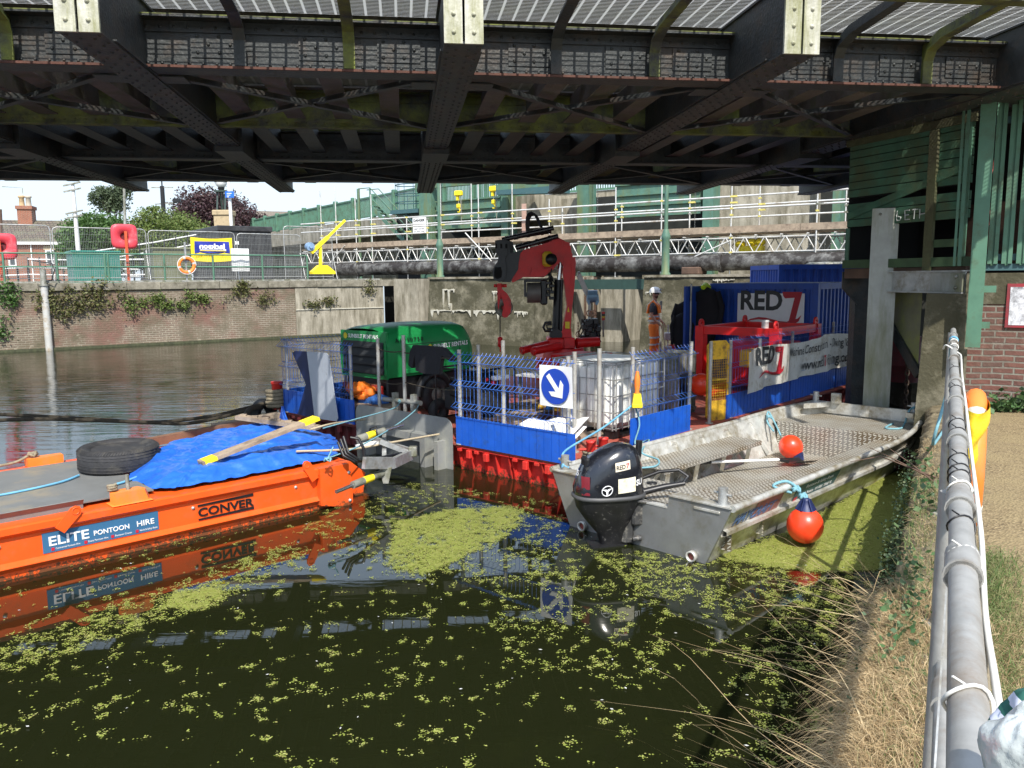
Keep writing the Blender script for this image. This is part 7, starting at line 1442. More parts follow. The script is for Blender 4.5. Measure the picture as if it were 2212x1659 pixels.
def pad(x, y, flip):
    m = MB(); m.cbox(x - .17, x + .19, y - .09, y + .09, .468, .478, .004); m.build('pad_base', ORPL, t)
    m = MB(); m.hull([(x - .14 + dx * f, y + dy * g, z) for (z, f) in ((.478, 1), (.575, .9), (.59, .8)) for dx, dy, g in ((.0, -.07, 1), (.30, -.055, 1), (.30, .055, 1), (0, .07, 1), (-.02, 0, 1), (.33, 0, 1))]); m.build('cleat_cover', ORPL, t)
    m = MB(); m.tube([(x - .0, y, .585), (x - .0, y, .73)], .018, 10); m.build('pin', GALVD, t)
pad(1.08, .09, 0)
m = MB(); coil(m, .03, 3, .02, .014, .008, 2); o = m.build('rope_knot', ROPE); o.matrix_world = PN.M @ Matrix.Translation((.95, .10, .60)); tag(o, 'greyish rope knot on the near orange cleat cover', 'rope')
m = MB(); x, y = .95, 2.42; m.hull([(x - .2 + dx, y + dy, z) for z in (.47, .56) for dx, dy in ((0, -.08), (.36, -.06), (.36, .06), (0, .08))]); m.build('cleat_cover', ORPL, t)
m = MB(); m.tube([(.45, 2.42, .47), (.45, 2.42, .66)], .018, 10); m.build('pin', GALVD, t)
rope('cleat_rope', [PN.w(.45, 2.42, .52), PN.w(.65, 2.42, .535), PN.w(.8, 2.42, .60)], .016, ROPE, 'pale rope between the far pin and the far orange cleat cover', kn=[PN.w(.82, 2.42, .60)])
# lettering on the recessed side (y = .05), z .15 to .36
LY = .047
def pp(px, py): q = PN.h(px, py, LY); return q
a_ = pp(92, 1180); b_ = pp(341, 1110); lx0, lx1 = a_.x, b_.x
m = MB(); m.box(lx0, lx1, LY - .004, LY, .165, .345); m.build('label_plate', LBLUE, t)
W_ = lx1 - lx0; ft = lambda x, z: face_m((lx0 + x * W_, LY - .007, z), (1, 0, 0))
text('ELITE', .115, ft(.05, .225), SIGNW, t, fit=W_ * .33, bold=.002); text('PONTOON', .062, ft(.42, .235), SIGNW, t, fit=W_ * .31, bold=.0008); text('HIRE', .072, ft(.80, .235), SIGNW, t, fit=W_ * .16, bold=.0008)
for x, s_, w_ in ((.10, 'Commercial Pontoon Hire', .20), (.37, 'Event Pontoon Hire', .17), (.60, 'Pontoon Cranes', .15), (.82, 'Work & Safety Boats', .165)):
    text(s_, .024, ft(x, .185), SIGNW, t, fit=W_ * w_, ext=.0005); m = MB(); m.box(lx0 + (x - .035) * W_, lx0 + (x - .01) * W_, LY - .008, LY - .0045, .178, .204); m.build('label_square', SIGNR, t)
a_ = pp(428, 1115); b_ = pp(547, 1075); W2 = b_.x - a_.x
text('CONVER', .115, face_m((a_.x, LY - .006, .205), (1, 0, 0)), BLACK, t, fit=W2, bold=.003)
for z in (.165, .305): m = MB(); m.prism([(a_.x, z), (a_.x + W2, z + .0), (a_.x + W2, z + .028), (a_.x, z + .018)], LY - .007, LY - .003); m.build('letter_bar', BLACK, t)
# tyre, tarp, planks on it
m = MB(); tyre(m, .40, .15, .25, Matrix()); 
for j in range(-3, 4):
    if j: m.lathe([(.402, j * .03 - .003), (.404, j * .03), (.402, j * .03 + .003)], None, 40)
for k in range(90):
    q = 2 * math.pi * k / 90
    for s_ in (-1, 1): m.bar((.40 * math.cos(q), .40 * math.sin(q), s_ * .095), (.365 * math.cos(q + .05), .365 * math.sin(q + .05), s_ * .122), .006, .004)
o = m.build('car_tyre', RUBBER); o.matrix_world = PN.M @ Matrix.Translation((1.42, 1.42, .64)) @ RZ(.02, 4, 'X'); tag(o, 'worn black car tyre lying flat on the grey deck plate', 'tyre')
tarp_edge = [(1.30, .85), (1.38, .30), (1.50, .12), (1.62, .17), (1.9, .13), (2.4, .15), (2.9, .17), (3.2, .20), (3.5, .45), (3.85, .9), (4.0, 1.4), (3.9, 1.9), (3.6, 2.25), (3.0, 2.32), (2.5, 2.28), (2.1, 2.15), (1.95, 1.8), (1.55, 1.35)]
cxx = sum(p[0] for p in tarp_edge) / len(tarp_edge); cyy = sum(p[1] for p in tarp_edge) / len(tarp_edge); NE = len(tarp_edge)
from mathutils import noise
def ridge(x, y): return 1 - abs(noise.noise(V3(x, y, 3.1))) * 2
def tz(x, y, f):
    z = .575 + .05 * math.exp(-((x - 2.0) ** 2 + (y - 1.3) ** 2) / .5) + .10 * math.exp(-((x - 3.15) ** 2 + (y - 1.7) ** 2) / .3) + .03 * math.exp(-((x - 2.7) ** 2 + (y - .6) ** 2) / .2)
    z += .036 * ridge(x * 1.5 + y, y * 3.2 - x) ** 3 + .018 * ridge(x * 4, y * 5 + x * 2) ** 2 + .008 * noise.noise(V3(x * 9, y * 9, 0)) + .012 * ridge(x * 2.2 - y * 2, y + 7) ** 4 + .006 * ridge(x * 9 + y * 3, y * 11) ** 3
    e = max(0, f - .80) / .20; return z * (1 - e * .8) + (.476 + .03 * max(0, noise.noise(V3(x * 8, y * 8, 5)))) * e * .8
def tf(u, v):
    k = u * NE; i = int(k) % NE; f = k - int(k); p, q = tarp_edge[i], tarp_edge[(i + 1) % NE]
    ex, ey = p[0] * (1 - f) + q[0] * f, p[1] * (1 - f) + q[1] * f; w_ = 1 + .035 * noise.noise(V3(ex * 5, ey * 5, 2)) * v ** 4 + .02 * noise.noise(V3(ex * 16, ey * 16, 2)) * v ** 6
    x, y = cxx + (ex - cxx) * v * w_, cyy + (ey - cyy) * v * w_; return V3(x, y, tz(x, y, v))
m = MB(); m.grid(tf, 280, 60); o = m.build('tarpaulin', TARP, fr=PN); tag(o, 'crumpled bright blue tarpaulin spread over the far end of the orange pontoon', 'tarpaulin')
m = MB(); m.grid(lambda u, v: V3(3.55 + .16 * (u - .5) * (1.2 - v), 1.75 + .03 * math.sin(u * 6 + v * 4) + .1 * v, .56 + v * .32), 8, 8); o = m.build('tarpaulin_corner', TARP, fr=PN); tag(o, 'blue tarpaulin corner with an eyelet pulled up into a point', 'tarpaulin')
def plankbar(nm, a, b, w_, h_, mt, lab, cat='plank', tips=None):
    t = thing(nm, lab, cat, None); a, b = V3(a), V3(b); m = MB(); m.bar(a, b, w_, h_); m.build('board', mt, t)
    if tips:
        d = (b - a).normalized()
        for s0, s1 in tips: m = MB(); m.bar(a + d * s0, a + d * s1, w_ + .003, h_ + .003); m.build('painted_end', YELB, t)
    return t
A1, A2 = PN.w(1.90, .62, .66), PN.w(3.35, 1.12, .985); 
pa_ = V3(ray(432, 1000)); pa_ = V3(0, 0, H) + pa_ * (8.05 / pa_.y); pb_ = V3(ray(683, 903)); pb_ = V3(0, 0, H) + pb_ * (8.9 / pb_.y)
plankbar('scaffold_plank', pa_, pb_, .16, .035, WOOD, 'scaffold plank with yellow painted ends lying slanted across the tarpaulin', tips=((.03, .16), ((pb_ - pa_).length - .18, (pb_ - pa_).length + .004)))
t = plankbar('notched_timber', PN.w(3.0, 1.95, .80), PN.w(3.55, .95, .72), .12, .05, WOOD, 'short notched timber resting on the tarpaulin by the plank', 'timber')
for k in range(7): q = V3(PN.w(3.0, 1.95, .825)).lerp(V3(PN.w(3.55, .95, .745)), (k + .5) / 7); m = MB(); m.bar(q - V3(.04, 0, 0), q + V3(.04, .0, 0), .05, .04); m.build('cleat', WOOD, t)
plankbar('rusty_beam', PN.w(1.9, 2.42, .54), PN.w(3.7, 2.55, .60), .10, .10, mat('rusty_beam_brown', (.22, .11, .06), .85, 0, .35, 6, dirt=(.12, .06, .04), damt=.5), 'rusty brown beam along the far edge of the pontoon', 'beam')
plankbar('weathered_timber', PN.w(3.0, 2.72, .56), PN.w(3.95, 2.72, .60), .16, .10, WOOD, 'weathered rounded timber end at the far edge of the tarpaulin', 'timber')
rope('pontoon_rope', [PN.w(-.9, .9, .53), PN.w(-.2, 1.0, .53), PN.w(.3, 1.0, .525), PN.w(.75, 1.1, .53), PN.w(.98, 1.28, .53)], .012, mat('rope_lightblue', (.14, .38, .56), .6), 'light blue rope across the grey deck plate to the tyre'); rope('pontoon_rope', [PN.w(1.12, .62, .53), PN.w(1.22, .66, .53), PN.w(1.38, .78, .53)], .012, mat('rope_lightblue', (.14, .38, .56), .6), 'short blue rope end sticking out from under the tyre')
# lifting arms at the end of the pontoon
t = thing('ramp_arms', 'galvanised hinged frame with hydraulic rams at the end of the orange pontoon', 'frame', None)
def w3(px, py, Y): d = ray(px, py); return V3(0, 0, H) + d * (Y / d.y)
m = MB(); m.bar(w3(786, 1000, 8.5), w3(850, 1000, 8.9), .05, .13); m.bar(w3(850, 1000, 8.9), w3(888, 982, 9.4), .05, .12); m.bar(w3(820, 953, 9.3), w3(888, 980, 9.4), .05, .06); m.bar(w3(800, 945, 9.9), w3(895, 975, 9.5), .04, .05); m.bar(w3(830, 940, 9.9), w3(830, 1000, 8.9), .05, .05); m.build('arm', GALV, t)
m = MB(); m.prism([(-.07, 0), (.07, 0), (.03, -.18), (-.03, -.18)], -.02, .02, Matrix.Translation(w3(833, 1010, 8.8))); m.cbox(-.05, .05, -.05, .05, -.06, .06, .01, Matrix.Translation(w3(892, 975, 9.4))); m.build('hinge_lug', GALVD, t)
for (pa, Ya, pb_2, Yb, r) in (((762, 1048), 8.4, (826, 1022), 8.8, .042), ((772, 948), 9.3, (830, 930), 9.6, .042)):
    a_, b_ = w3(*pa, Ya), w3(*pb_2, Yb); m = MB(); m.tube([a_, b_], r, 12); m.build('ram', GALVD, t); d = (b_ - a_).normalized(); m = MB(); m.tube([a_ - d * .25 if pa[0] < 770 else b_, a_ if pa[0] < 770 else b_ + d * .3], r * .5, 10); m.build('ram_rod', mat('chrome', (.55, .55, .55), .15, .9), t)
    m = MB(); c = a_.lerp(b_, .5); m.tube([c - d * .07, c + d * .07], r * 1.03, 12); m.build('ram_label', YELB, t)
for k in range(3): m = MB(); P = [w3(730 + 6 * k, 955 - 6 * k, 8.6), w3(742 + 5 * k, 985 - 4 * k, 8.5), w3(765 + 5 * k, 997 - 2 * k, 8.5), w3(815, 994 - 2 * k, 8.8), w3(855 + k * 6, 983 - k * 2, 9.2)]; m.tube(P, .016, 7); m.build('hose', BLACK, t)
m = MB(); P = [w3(757, 945, 8.8), w3(775, 948, 8.8), w3(786, 970, 8.8), w3(787, 990, 8.8)]; m.tube(P, .018, 7); m.tube([w3(800, 955, 9.4), w3(815, 940, 9.4), w3(812, 922, 9.4), w3(800, 925, 9.5), w3(795, 950, 9.5)], .01, 6); m.build('hose', BLACK, t)
m = MB(); m.bar(w3(775, 965, 9.2), w3(812, 955, 9.4), .12, .03); m.build('tray', WHITE, t)
# ropes between pontoon and barge
q = BG.w(.05, 3.2, .95); rope('tie_line', [w3(708, 990, 8.4), w3(720, 965, 8.45)], .008, ROPEB, 'small teal rope loop on the pontoon lug', kn=[w3(708, 992, 8.35)])
def pl(px, py, u): p = BG.hx(px, py, u); return BG.w(p.x, p.y, p.z)
rope('tie_line', [w3(698, 925, 9.0), w3(770, 905, 9.6), w3(850, 882, 10.4), pl(866, 864, .1)], .008, ROPEB, 'pale blue line from the tarpaulin up to the cross tube on the plate', kn=[pl(866, 866, .1)])
rope('tie_line', [w3(708, 990, 8.4), w3(780, 962, 8.9), w3(850, 922, 9.8), w3(893, 890, 10.4), pl(905, 874, .1)], .008, ROPEB, 'pale blue line from the pontoon lug to the end of the cross tube')
rope('tie_line', [w3(670, 928, 9.2), w3(720, 915, 9.6), pl(788, 906, -.1)], .013, ROPET, 'tan rope to the left square hole of the galvanised plate'); rope('tie_line', [w3(640, 1035 - 60, 8.6), w3(760, 970, 9.0), w3(850, 955, 9.6), pl(948, 938, -.1)], .014, ROPET, 'tan rope to the right square hole of the galvanised plate')
# heavy mooring ropes over the water, left
rope('mooring_rope', [w3(-40, 893, 12.2), w3(60, 898, 12.2), w3(200, 905, 12.4), w3(330, 912, 12.6), w3(450, 900, 12.8), w3(530, 882, 13), w3(570, 872, 13.1)], .03, ROPED, 'dark heavy mooring rope running across the water to the barge', 'dark mooring ropes over the water')
rope('mooring_rope', [w3(-40, 910, 11.6), w3(80, 905, 11.8), w3(200, 908, 12.1), w3(330, 913, 12.3), w3(400, 915, 12.4), w3(470, 903, 12.6), w3(560, 880, 13)], .03, ROPED, 'second dark mooring rope sagging just below the first', 'dark mooring ropes over the water')
rope('mooring_rope', [w3(540, 918, 12.6), w3(532, 900, 12.6), w3(540, 885, 12.8), w3(560, 878, 13)], .05, ROPED, 'thick black rope loop hanging beside the tyre fender', 'dark mooring ropes over the water')
# ======================= RIGHT BANK: shed on its steel frame =======================
SH = Fr(5.05, 12.1, math.atan2(-.933, .359))
t = thing('timber_shed', 'dark green boarded timber shed under the bridge with scrawled white letters', 'shed', SH)
SL = 2.035
def board(m, x0, x1, z0, z1, y=-.03, th=.03): m.box(x0, x1, y, y + th, z0, z1)
m = MB(); z = 3.63
while z < 4.36: board(m, 0, SL, z + .006, min(z + .106, 4.38), -.03 - .004 * random.random()); z += .112
z = 3.20
for k in range(3): board(m, 0, SL, z + .006, z + .108, -.03 - .004 * random.random()); z += .114
m.build('weatherboard', SHED, t)
m = MB(); m.box(0, SL, .001, .006, 3.20, 3.55); m.box(0, SL, .001, .006, 3.62, 4.38); m.build('gap_shade_sheet', DARK, t)  # black sheet painting in the shade between the boards
m = MB(); m.prism([(-.05, 4.37), (SL + .05, 4.37), (SL + .05, 4.48), (-.05, 4.48)], -.06, -.031); m.build('fascia', MOSSW, t)
for x0, x1, z0, z1, mt, nm in ((0, .07, 2.6, 3.19, GRNP, 'post'), (.80, .86, 2.6, 3.19, GRNP, 'post'), (1.42, 1.55, 2.55, 4.36, MOSSW, 'timber_post'), (1.93, 2.03, 2.6, 4.4, GRNP, 'post')): m = MB(); m.box(x0, x1, -.075 if nm == 'timber_post' else -.05, -.032, z0, z1); m.build(nm, mt, t)
m = MB(); m.bar((.02, -.045, 3.36), (1.95, -.045, 3.84), .022, .10, (0, 0, 1)); m.build('diagonal_board', SHED, t)
m = MB(); m.box(-.02, SL, -.07, .1, 2.60, 2.72); m.box(1.56, 1.92, -.05, -.03, 2.85, 2.95); m.build('sill', mat('sill_green', (.05, .09, .04), .8, 0, .3, 4), t)
m = MB(); m.box(-.02, SL, -.02, .3, 2.45, 2.595); m.build('bearer', WOODD, t)
m = MB()
for k in range(8): m.box(.9, SL, 1.2, 1.22, 2.6 + k * .11, 2.6 + k * .11 + .105)
m.build('inner_wall', mat('inner_brown', (.07, .035, .022), .85, 0, .3, 5), t)
m = MB(); m.box(0, SL, 1.4, 1.45, 2.4, 4.4); m.box(-.02, .0, 0, 1.4, 2.6, 4.4); m.box(0, SL, 0, 1.4, 4.40, 4.42); m.build('back_wall', DARK, t)  # walls and ceiling coloured near-black so the opening looks deeply shaded
CH_ = mat('chalk_paint', (.42, .44, .42), .8, 0, .3, 30)
def strokes(parent, segs, w_, y): 
    for s_ in segs: m = MB(); m.tube([(a, y, b) for a, b in s_], w_, 5); m.build('scrawled_letter', CH_, parent)
xa = SH.h(1934, 470, -.045).x; xb = SH.h(2004, 470, -.045).x; W = xb - xa; zt_, zb_ = SH.h(1950, 454, -.045).z, SH.h(1950, 476, -.045).z; hh_ = zt_ - zb_
def lt(x, y): return (xa + x * W, zb_ + y * hh_)
strokes(t, [[lt(.04, 1), lt(.02, .5), lt(.04, 0), lt(.14, .05), lt(.16, .35), lt(.06, .42)], [lt(.42, .95), lt(.28, .95), lt(.29, .5), lt(.30, .05), lt(.44, .05)], [lt(.29, .5), lt(.41, .5)], [lt(.50, .95), lt(.68, .95)], [lt(.58, .95), lt(.57, .05)], [lt(.74, .95), lt(.74, .05)], [lt(.93, .95), lt(.92, .05)], [lt(.74, .45), lt(.93, .5)]], .008, -.036)
# steel frame carrying it
t = thing('steel_column', 'tall galvanised steel column streaked with green standing in the water', 'column', None, (0, 0, 0))
GC = mat('column_galv', (.33, .34, .31), .55, .3, .2, 2.5, dirt=(.16, .17, .09), damt=.55, dscale=1.8, streak=True)
cp_ = w3(1893, 850, 11.42); cxw, cyw = cp_.x, cp_.y; CF = Fr(cxw, cyw, -.42)
m = MB(); M_ = CF.M; m.box(-.17, .17, -.12, -.10, -.6, 3.42, M_); m.box(-.17, .17, .10, .12, -.6, 3.42, M_); m.box(-.008, .008, -.099, .099, -.6, 3.42, M_); m.box(-.174, -.16, -.126, -.10, -.6, 3.42, M_); m.box(.16, .174, -.126, -.10, -.6, 3.42, M_); m.build('h_section', GC, t)
m = MB(); dome(m, M_ @ V3(-.07, -.152, 3.34), .02, M_.to_3x3() @ V3(0, -1, 0)); m.build('bolt', GALVD, t)
t = thing('support_frame', 'steel beam, plate and diagonal brace between the column and the concrete pier', 'frame', None, (0, 0, 0))
b0, b1 = w3(1918, 608, 11.35), w3(2086, 608, 10.0); d_ = (b1 - b0)
m = MB(); m.bar((b0.x, b0.y, 2.40), (b1.x, b1.y, 2.40), .012, .27); m.bar((b0.x, b0.y, 2.54), (b1.x, b1.y, 2.54), .12, .015); m.bar((b0.x, b0.y, 2.265), (b1.x, b1.y, 2.265), .12, .015); m.build('beam', GALV, t)
e0 = b0.lerp(b1, .62); nrm = V3(-.933, -.359, 0); m = MB(); m.bar((e0.x - .02, e0.y, 2.40), (b1.x - .02, b1.y, 2.40), .06, .24); m.build('splice_plate', GC, t)
for f, z in ((.03, 2.47), (.03, 2.33), (.60, 2.47), (.60, 2.33), (.93, 2.47), (.93, 2.33)): q = b0.lerp(b1, f); m = MB(); dome(m, (q.x - .05 * (f > .61) - .01, q.y - .02, z), .025, nrm); m.build('bolt', GALVD, t)
p0, p1 = w3(1925, 640, 11.6), w3(1992, 640, 11.0); m = MB(); m.add([V3(p0.x, p0.y, 2.25), V3(p1.x, p1.y, 2.25), V3(p1.x, p1.y, 1.1), V3(p0.x, p0.y, 1.75)], [(0, 1, 2, 3)]); m.add([V3(p0.x + .05, p0.y + .1, 2.25), V3(p1.x + .05, p1.y + .1, 2.25), V3(p1.x + .05, p1.y + .1, 1.1), V3(p0.x + .05, p0.y + .1, 1.75)], [(0, 1, 2, 3)]); m.build('gusset_sheet', mat('sheet_lichen', (.16, .16, .10), .8, 0, .25, 2, dirt=(.22, .24, .05), damt=.5, dscale=1.2), t)
m = MB(); m.bar((p0.x, p0.y - .04, 1.76), (p1.x, p1.y - .04, 1.12), .06, .14); m.build('diagonal_brace', STEEL, t)
q = w3(1862, 700, 12.2); m = MB(); m.box(q.x - .12, q.x + .13, q.y, q.y + .2, -.4, 2.45); m.prism([(q.x - .34, 2.55), (q.x + .15, 2.55), (q.x + .15, 2.3), (q.x - .10, 2.05), (q.x - .34, 2.3)], q.y - .03, q.y - .001); m.build('dark_column', STEEL, t)
t = thing('concrete_pier', 'mossy concrete pier between the steel frame and the brick wall', 'pier', BK, (0, 0, 0))
p0, p1 = BK.l(w3(1998, 700, 10.1)), BK.l(w3(2094, 700, 9.75)); m = MB(); m.hull([(p0.x, p0.y, 2.26), (p1.x, p0.y, 2.26), (p0.x, p0.y + .9, 2.26), (p1.x, p0.y + .9, 2.26), (p0.x - .09, p0.y - .05, -.3), (p1.x, p0.y - .05, -.3), (p0.x - .09, p0.y + .9, -.3), (p1.x, p0.y + .9, -.3)]); m.build('pier_face', CONCD, t)
t = thing('rusty_chain', 'heavy chain hanging behind the steel column', 'chain', None, tuple(w3(1962, 760, 12.0))); m = MB()
for k in range(26): m.tube([(.035 * math.cos(q) * (1 if k % 2 else .3), .035 * math.cos(q) * (.3 if k % 2 else 1), .2 - k * .075 + .05 * math.sin(q)) for q in [i * .8 for i in range(8)]], .014, 5, closed=True)
m.build('links', mat('chain_rust', (.10, .07, .05), .8, .2), t)
t = thing('red_drum', 'dark red drum on the far platform behind the frame', 'drum', None, (w3(1948, 800, 15).x, 15, .5)); m = MB(); m.lathe([(.3, 0), (.3, .3), (.31, .31), (.3, .33), (.3, .85), (.001, .86)], n=18); m.build('shell', REDK, t)
m = MB(); m.box(7.4, 13, 14.6, 17, -.5, .5); o = m.build('rear_landing', CONCD); tag(o, 'low dark concrete landing behind the steel column', 'landing')
m = MB(); m.box(.6, 9, 14.5, 15, -.5, 5.0); o = m.build('dark_backing_wall', mat('backing_dark', (.05, .05, .04), .9, 0, .4, 2), fr=BK); tag(o, 'dark backing wall added behind the brick wall to close off light', 'wall')  # added dark wall, stops light coming through behind the brick wall
# green post and railing over the brick wall
t = thing('green_post_tall', 'tall flat green steel post fixed to the end of the brick wall', 'post', None, (0, 0, 0)); q = w3(2105, 700, 9.62); PF_ = Fr(q.x, q.y, BK.a); m = MB(); m.box(-.075, .075, -.04, .04, 1.62, 4.9, PF_.M); m.box(-.085, -.0755, -.05, .05, 1.62, 4.9, PF_.M); m.build('upright', GRNP, t)
m = MB(); m.box(.076, .16, -.01, .0, 1.85, 1.93, PF_.M); m.box(.076, .2, -.01, .0, 2.28, 2.36, PF_.M); m.build('fixing_lug', GRNP, t)
t = thing('green_side_post', 'narrower green channel post beside the shed corner', 'post', None, (0, 0, 0)); q = w3(2079, 400, 10.0); PF2 = Fr(q.x, q.y, BK.a); m = MB(); m.box(-.05, -.02, -.03, .03, 2.6, 4.6, PF2.M); m.box(.0, .04, -.03, .03, 2.6, 4.6, PF2.M); m.build('channel', GRNP, t)
t = thing('wall_railing', 'green steel palisade of paired uprights on top of the brick wall', 'railing', BK, (0, 0, 0))
yy = 11.45; m = MB(); x0 = BK.l(w3(2120, 570, 9.75)).x; m.box(x0, x0 + 3, yy + .02, yy + .08, 2.54, 2.62); m.box(x0, x0 + 3, yy + .03, yy + .07, 2.66, 2.74); m.box(x0, x0 + 3, yy + .03, yy + .07, 4.28, 4.36); m.build('rail', GRNSB, t)
for px in (2148, 2179, 2211, 2245): x = BK.h(px, 500, yy).x; m = MB(); m.box(x - .055, x - .012, yy - .02, yy + .015, 2.62, 4.9); m.box(x + .012, x + .055, yy - .02, yy + .015, 2.62, 4.9); m.box(x - .015, x + .015, yy + .0, yy + .03, 2.6, 4.9); m.build('paired_upright', GRNP, t)
rope('barrier_tape', [w3(2150, 340, 10.6), w3(2135, 400, 10.6), w3(2128, 430, 10.5), w3(2140, 470, 10.5), w3(2126, 500, 10.5)], .012, mat('tape_redwhite', (.55, .12, .10), .6, 0, .6, 20), 'red and white barrier tape hanging behind the green railing')
# ---- handrail
t = thing('handrail', 'long galvanised tube handrail running away along the near quay edge', 'railing', BK)
RG = mat('rail_galv', (.36, .355, .33), .5, .35, .14, 16, dirt=(.24, .19, .14), damt=.3, dscale=3, bump=.06)
m = MB(); m.tube([(.05, -1.5, 1.95), (.05, 3, 1.951), (.045, 6, 1.948), (.05, 9.0, 1.95)], .0245, 18); m.build('top_rail', RG, t)
m = MB(); m.tube([(.045, -1.5, 1.45), (.045, 9.0, 1.45)], .0245, 12); m.build('mid_rail', RG, t)
for y in (-.6, 2.35, 4.1, 6.1, 8.95): m = MB(); m.tube([(.03, y, .84), (.03, y, 1.93)], .0245, 12); m.tube([(.03, y, .85), (.03, y, .865)], .06, 12); m.build('post', RG, t)
for y, L_ in ((8.2, .1), (7.2, .1), (5.9, .12), (4.55, .12), (3.9, .1), (2.95, .11), (2.1, .12), (1.62, .13), (.55, .11)):
    m = MB(); m.tube([(.05, y, 1.95), (.05, y + L_, 1.95)], .031, 16); m.tube([(.05, y + .0, 1.95), (.05, y + .012, 1.95)], .034, 16); m.build('sleeve', RG, t)
for y in (1.42, 2.1): m = MB(); m.tube([(.045, y, 1.45), (.045, y + .12, 1.45)], .031, 14); m.build('sleeve', RG, t)
m = MB(); m.bar((.025, 1.6, 1.5), (.035, 2.3, 1.92), .004, .03); m.build('flat_strap', GALV, t)
def loopring(y, mt, r=.0275, w_=.0022, lab=None): m = MB(); m.tube([(.05 + r * math.cos(q), y + .012 * math.sin(q * 2), 1.95 + r * math.sin(q)) for q in [2 * math.pi * k / 18 for k in range(18)]], w_, 5, closed=True); m.tube([(.045, y, 1.95 + r), (.03, y - .01, 1.95 + r + .012)], .0018, 4); m.build('cable_tie', mt, t)
for y in (3.3, 3.1, 2.65, 2.5, 2.42, 1.95, 4.3, 5.2, 6.6): loopring(y, BLACK)
for y in (2.28, 1.72, 1.12, .72, 6.9, 7.4): loopring(y, CABLE, .0285, .003)
rr = random.Random(6)
rope('white_hose', [BK.w(.086 + rr.uniform(-.004, .004), y, 1.945 - .012 * math.sin(y * 5)) for y in [0, .5, .9, 1.2, 1.5, 1.9, 2.3, 2.8, 3.3, 4.1, 5, 6, 6.4, 6.5]] + [BK.w(.0, 6.55, 1.99), BK.w(-.02, 6.6, 1.96)], .0055, CABLE, 'white cable strapped along the inland side of the handrail')
rope('grey_cable', [BK.w(.078, y, 1.925 - .008 * math.sin(y * 7)) for y in [0, .5, .9, 1.2, 1.5, 1.9, 2.3, 2.8, 3.3, 4.1]], .004, ROPE, 'thin greyish cord running beside the white cable')
rope('blue_binding', [BK.w(.05 + .03 * math.cos(k * .9), 7.55 + k * .012, 1.95 + .03 * math.sin(k * .9)) for k in range(12)], .006, mat('rope_lightblue', (.12, .45, .72), .6), 'blue cord wound round the handrail near its far end')
# lifebuoy with yellow cover on the inland side of the rail
t = thing('lifebuoy', 'orange lifebuoy seen edge-on with a yellow cover hanging inside the handrail', 'lifebuoy', BK, (.135, 4.3, 1.63))
m = MB(); m.tube([(0, .29 * math.cos(q), .29 * math.sin(q)) for q in [2 * math.pi * k / 30 for k in range(30)]], .045, 12, closed=True); m.build('ring', ORPL, t)
for q0_ in (2.3, 3.9): m = MB(); m.tube([(0, .29 * math.cos(q0_ + d), .29 * math.sin(q0_ + d)) for d in (-.14, 0, .14)], .048, 12); m.build('reflective_band', SILVER, t)
m = MB(); m.grid(lambda u, v: V3(-.065 - .02 * math.sin(v * 3.1) + .125 * (math.sin(u * 6.283) * .5 + .5) * (.5 + .5 * v) + .01 * math.sin(v * 21 + u * 8), (-.16 + .30 * math.cos(u * 6.283)) * (.35 + .65 * min(1, v * 1.6)) - .02, -.24 + v * .53 - .05 * (1 - v) * math.cos(u * 6.28)), 28, 22); m.build('yellow_cover', mat('cover_yellow', (.82, .58, .02), .5, 0, .08, 10, bump=.3, bscale=30), t)
m = MB()
for k in range(16): m.box(-.052, -.050, -.25 + .003 * (k % 3), -.10, .16 - k * .019, .166 - k * .019)
m.build('printed_line', mat('print_brown', (.35, .25, .05)), t)
# bag and sleeve in the corner
def lump(name, lab, cat, c, r, mt, seed, sc):
    def f(u, v):
        th, ph = u * 2 * math.pi, v * math.pi; d = V3(math.sin(ph) * math.cos(th), math.sin(ph) * math.sin(th), math.cos(ph)); k = 1 + .22 * noise.noise(d * 1.6 + V3(seed, 0, 0)) + .09 * noise.noise(d * 5 + V3(seed, 2, 0)) + .04 * abs(noise.noise(d * 12))
        return V3(d.x * r * sc[0] * k, d.y * r * sc[1] * k, d.z * r * sc[2] * k)
    m = MB(); m.grid(f, 50, 30); o = m.build(name, mt); o.location = c; tag(o, lab, cat); return o
def pbm(m, n, b, tc, out):
    b.inputs['Transmission Weight'].default_value = .35; b.inputs['Subsurface Weight'].default_value = .0
PB = mat('plastic_bag', (.66, .70, .67), .35, 0, .05, 9, bump=.3, bscale=30, hand=pbm)
lump('plastic_bag', 'crumpled translucent white plastic bag in the lower right corner', 'bag', w3(2235, 1672, .62), .046, PB, 3, (.9, .8, 1.3))
def stripe(m, n, b, tc, out):
    w_ = n.nodes.new('ShaderNodeTexWave'); w_.inputs['Scale'].default_value = 13; w_.inputs['Distortion'].default_value = 1.5; mp = n.nodes.new('ShaderNodeMapping'); mp.inputs['Rotation'].default_value = (.3, .9, .4); n.links.new(tc.outputs['Object'], mp.inputs[0]); n.links.new(mp.outputs[0], w_.inputs[0])
    x = n.nodes.new('ShaderNodeMix'); x.data_type = 'RGBA'; x.inputs[6].default_value = (.015, .10, .075, 1); x.inputs[7].default_value = (.55, .58, .68, 1); r = n.nodes.new('ShaderNodeValToRGB'); r.color_ramp.interpolation = 'CONSTANT'; r.color_ramp.elements[1].position = .5; n.links.new(w_.outputs[0], r.inputs[0]); n.links.new(r.outputs[0], x.inputs[0]); n.links.new(x.outputs[2], b.inputs['Base Color'])
lump('striped_cloth', 'green and white striped cloth behind the plastic bag', 'cloth', w3(2250, 1590, .70), .046, mat('striped_cloth', (.3, .4, .4), .8, hand=stripe), 8, (.9, .8, 1.0))

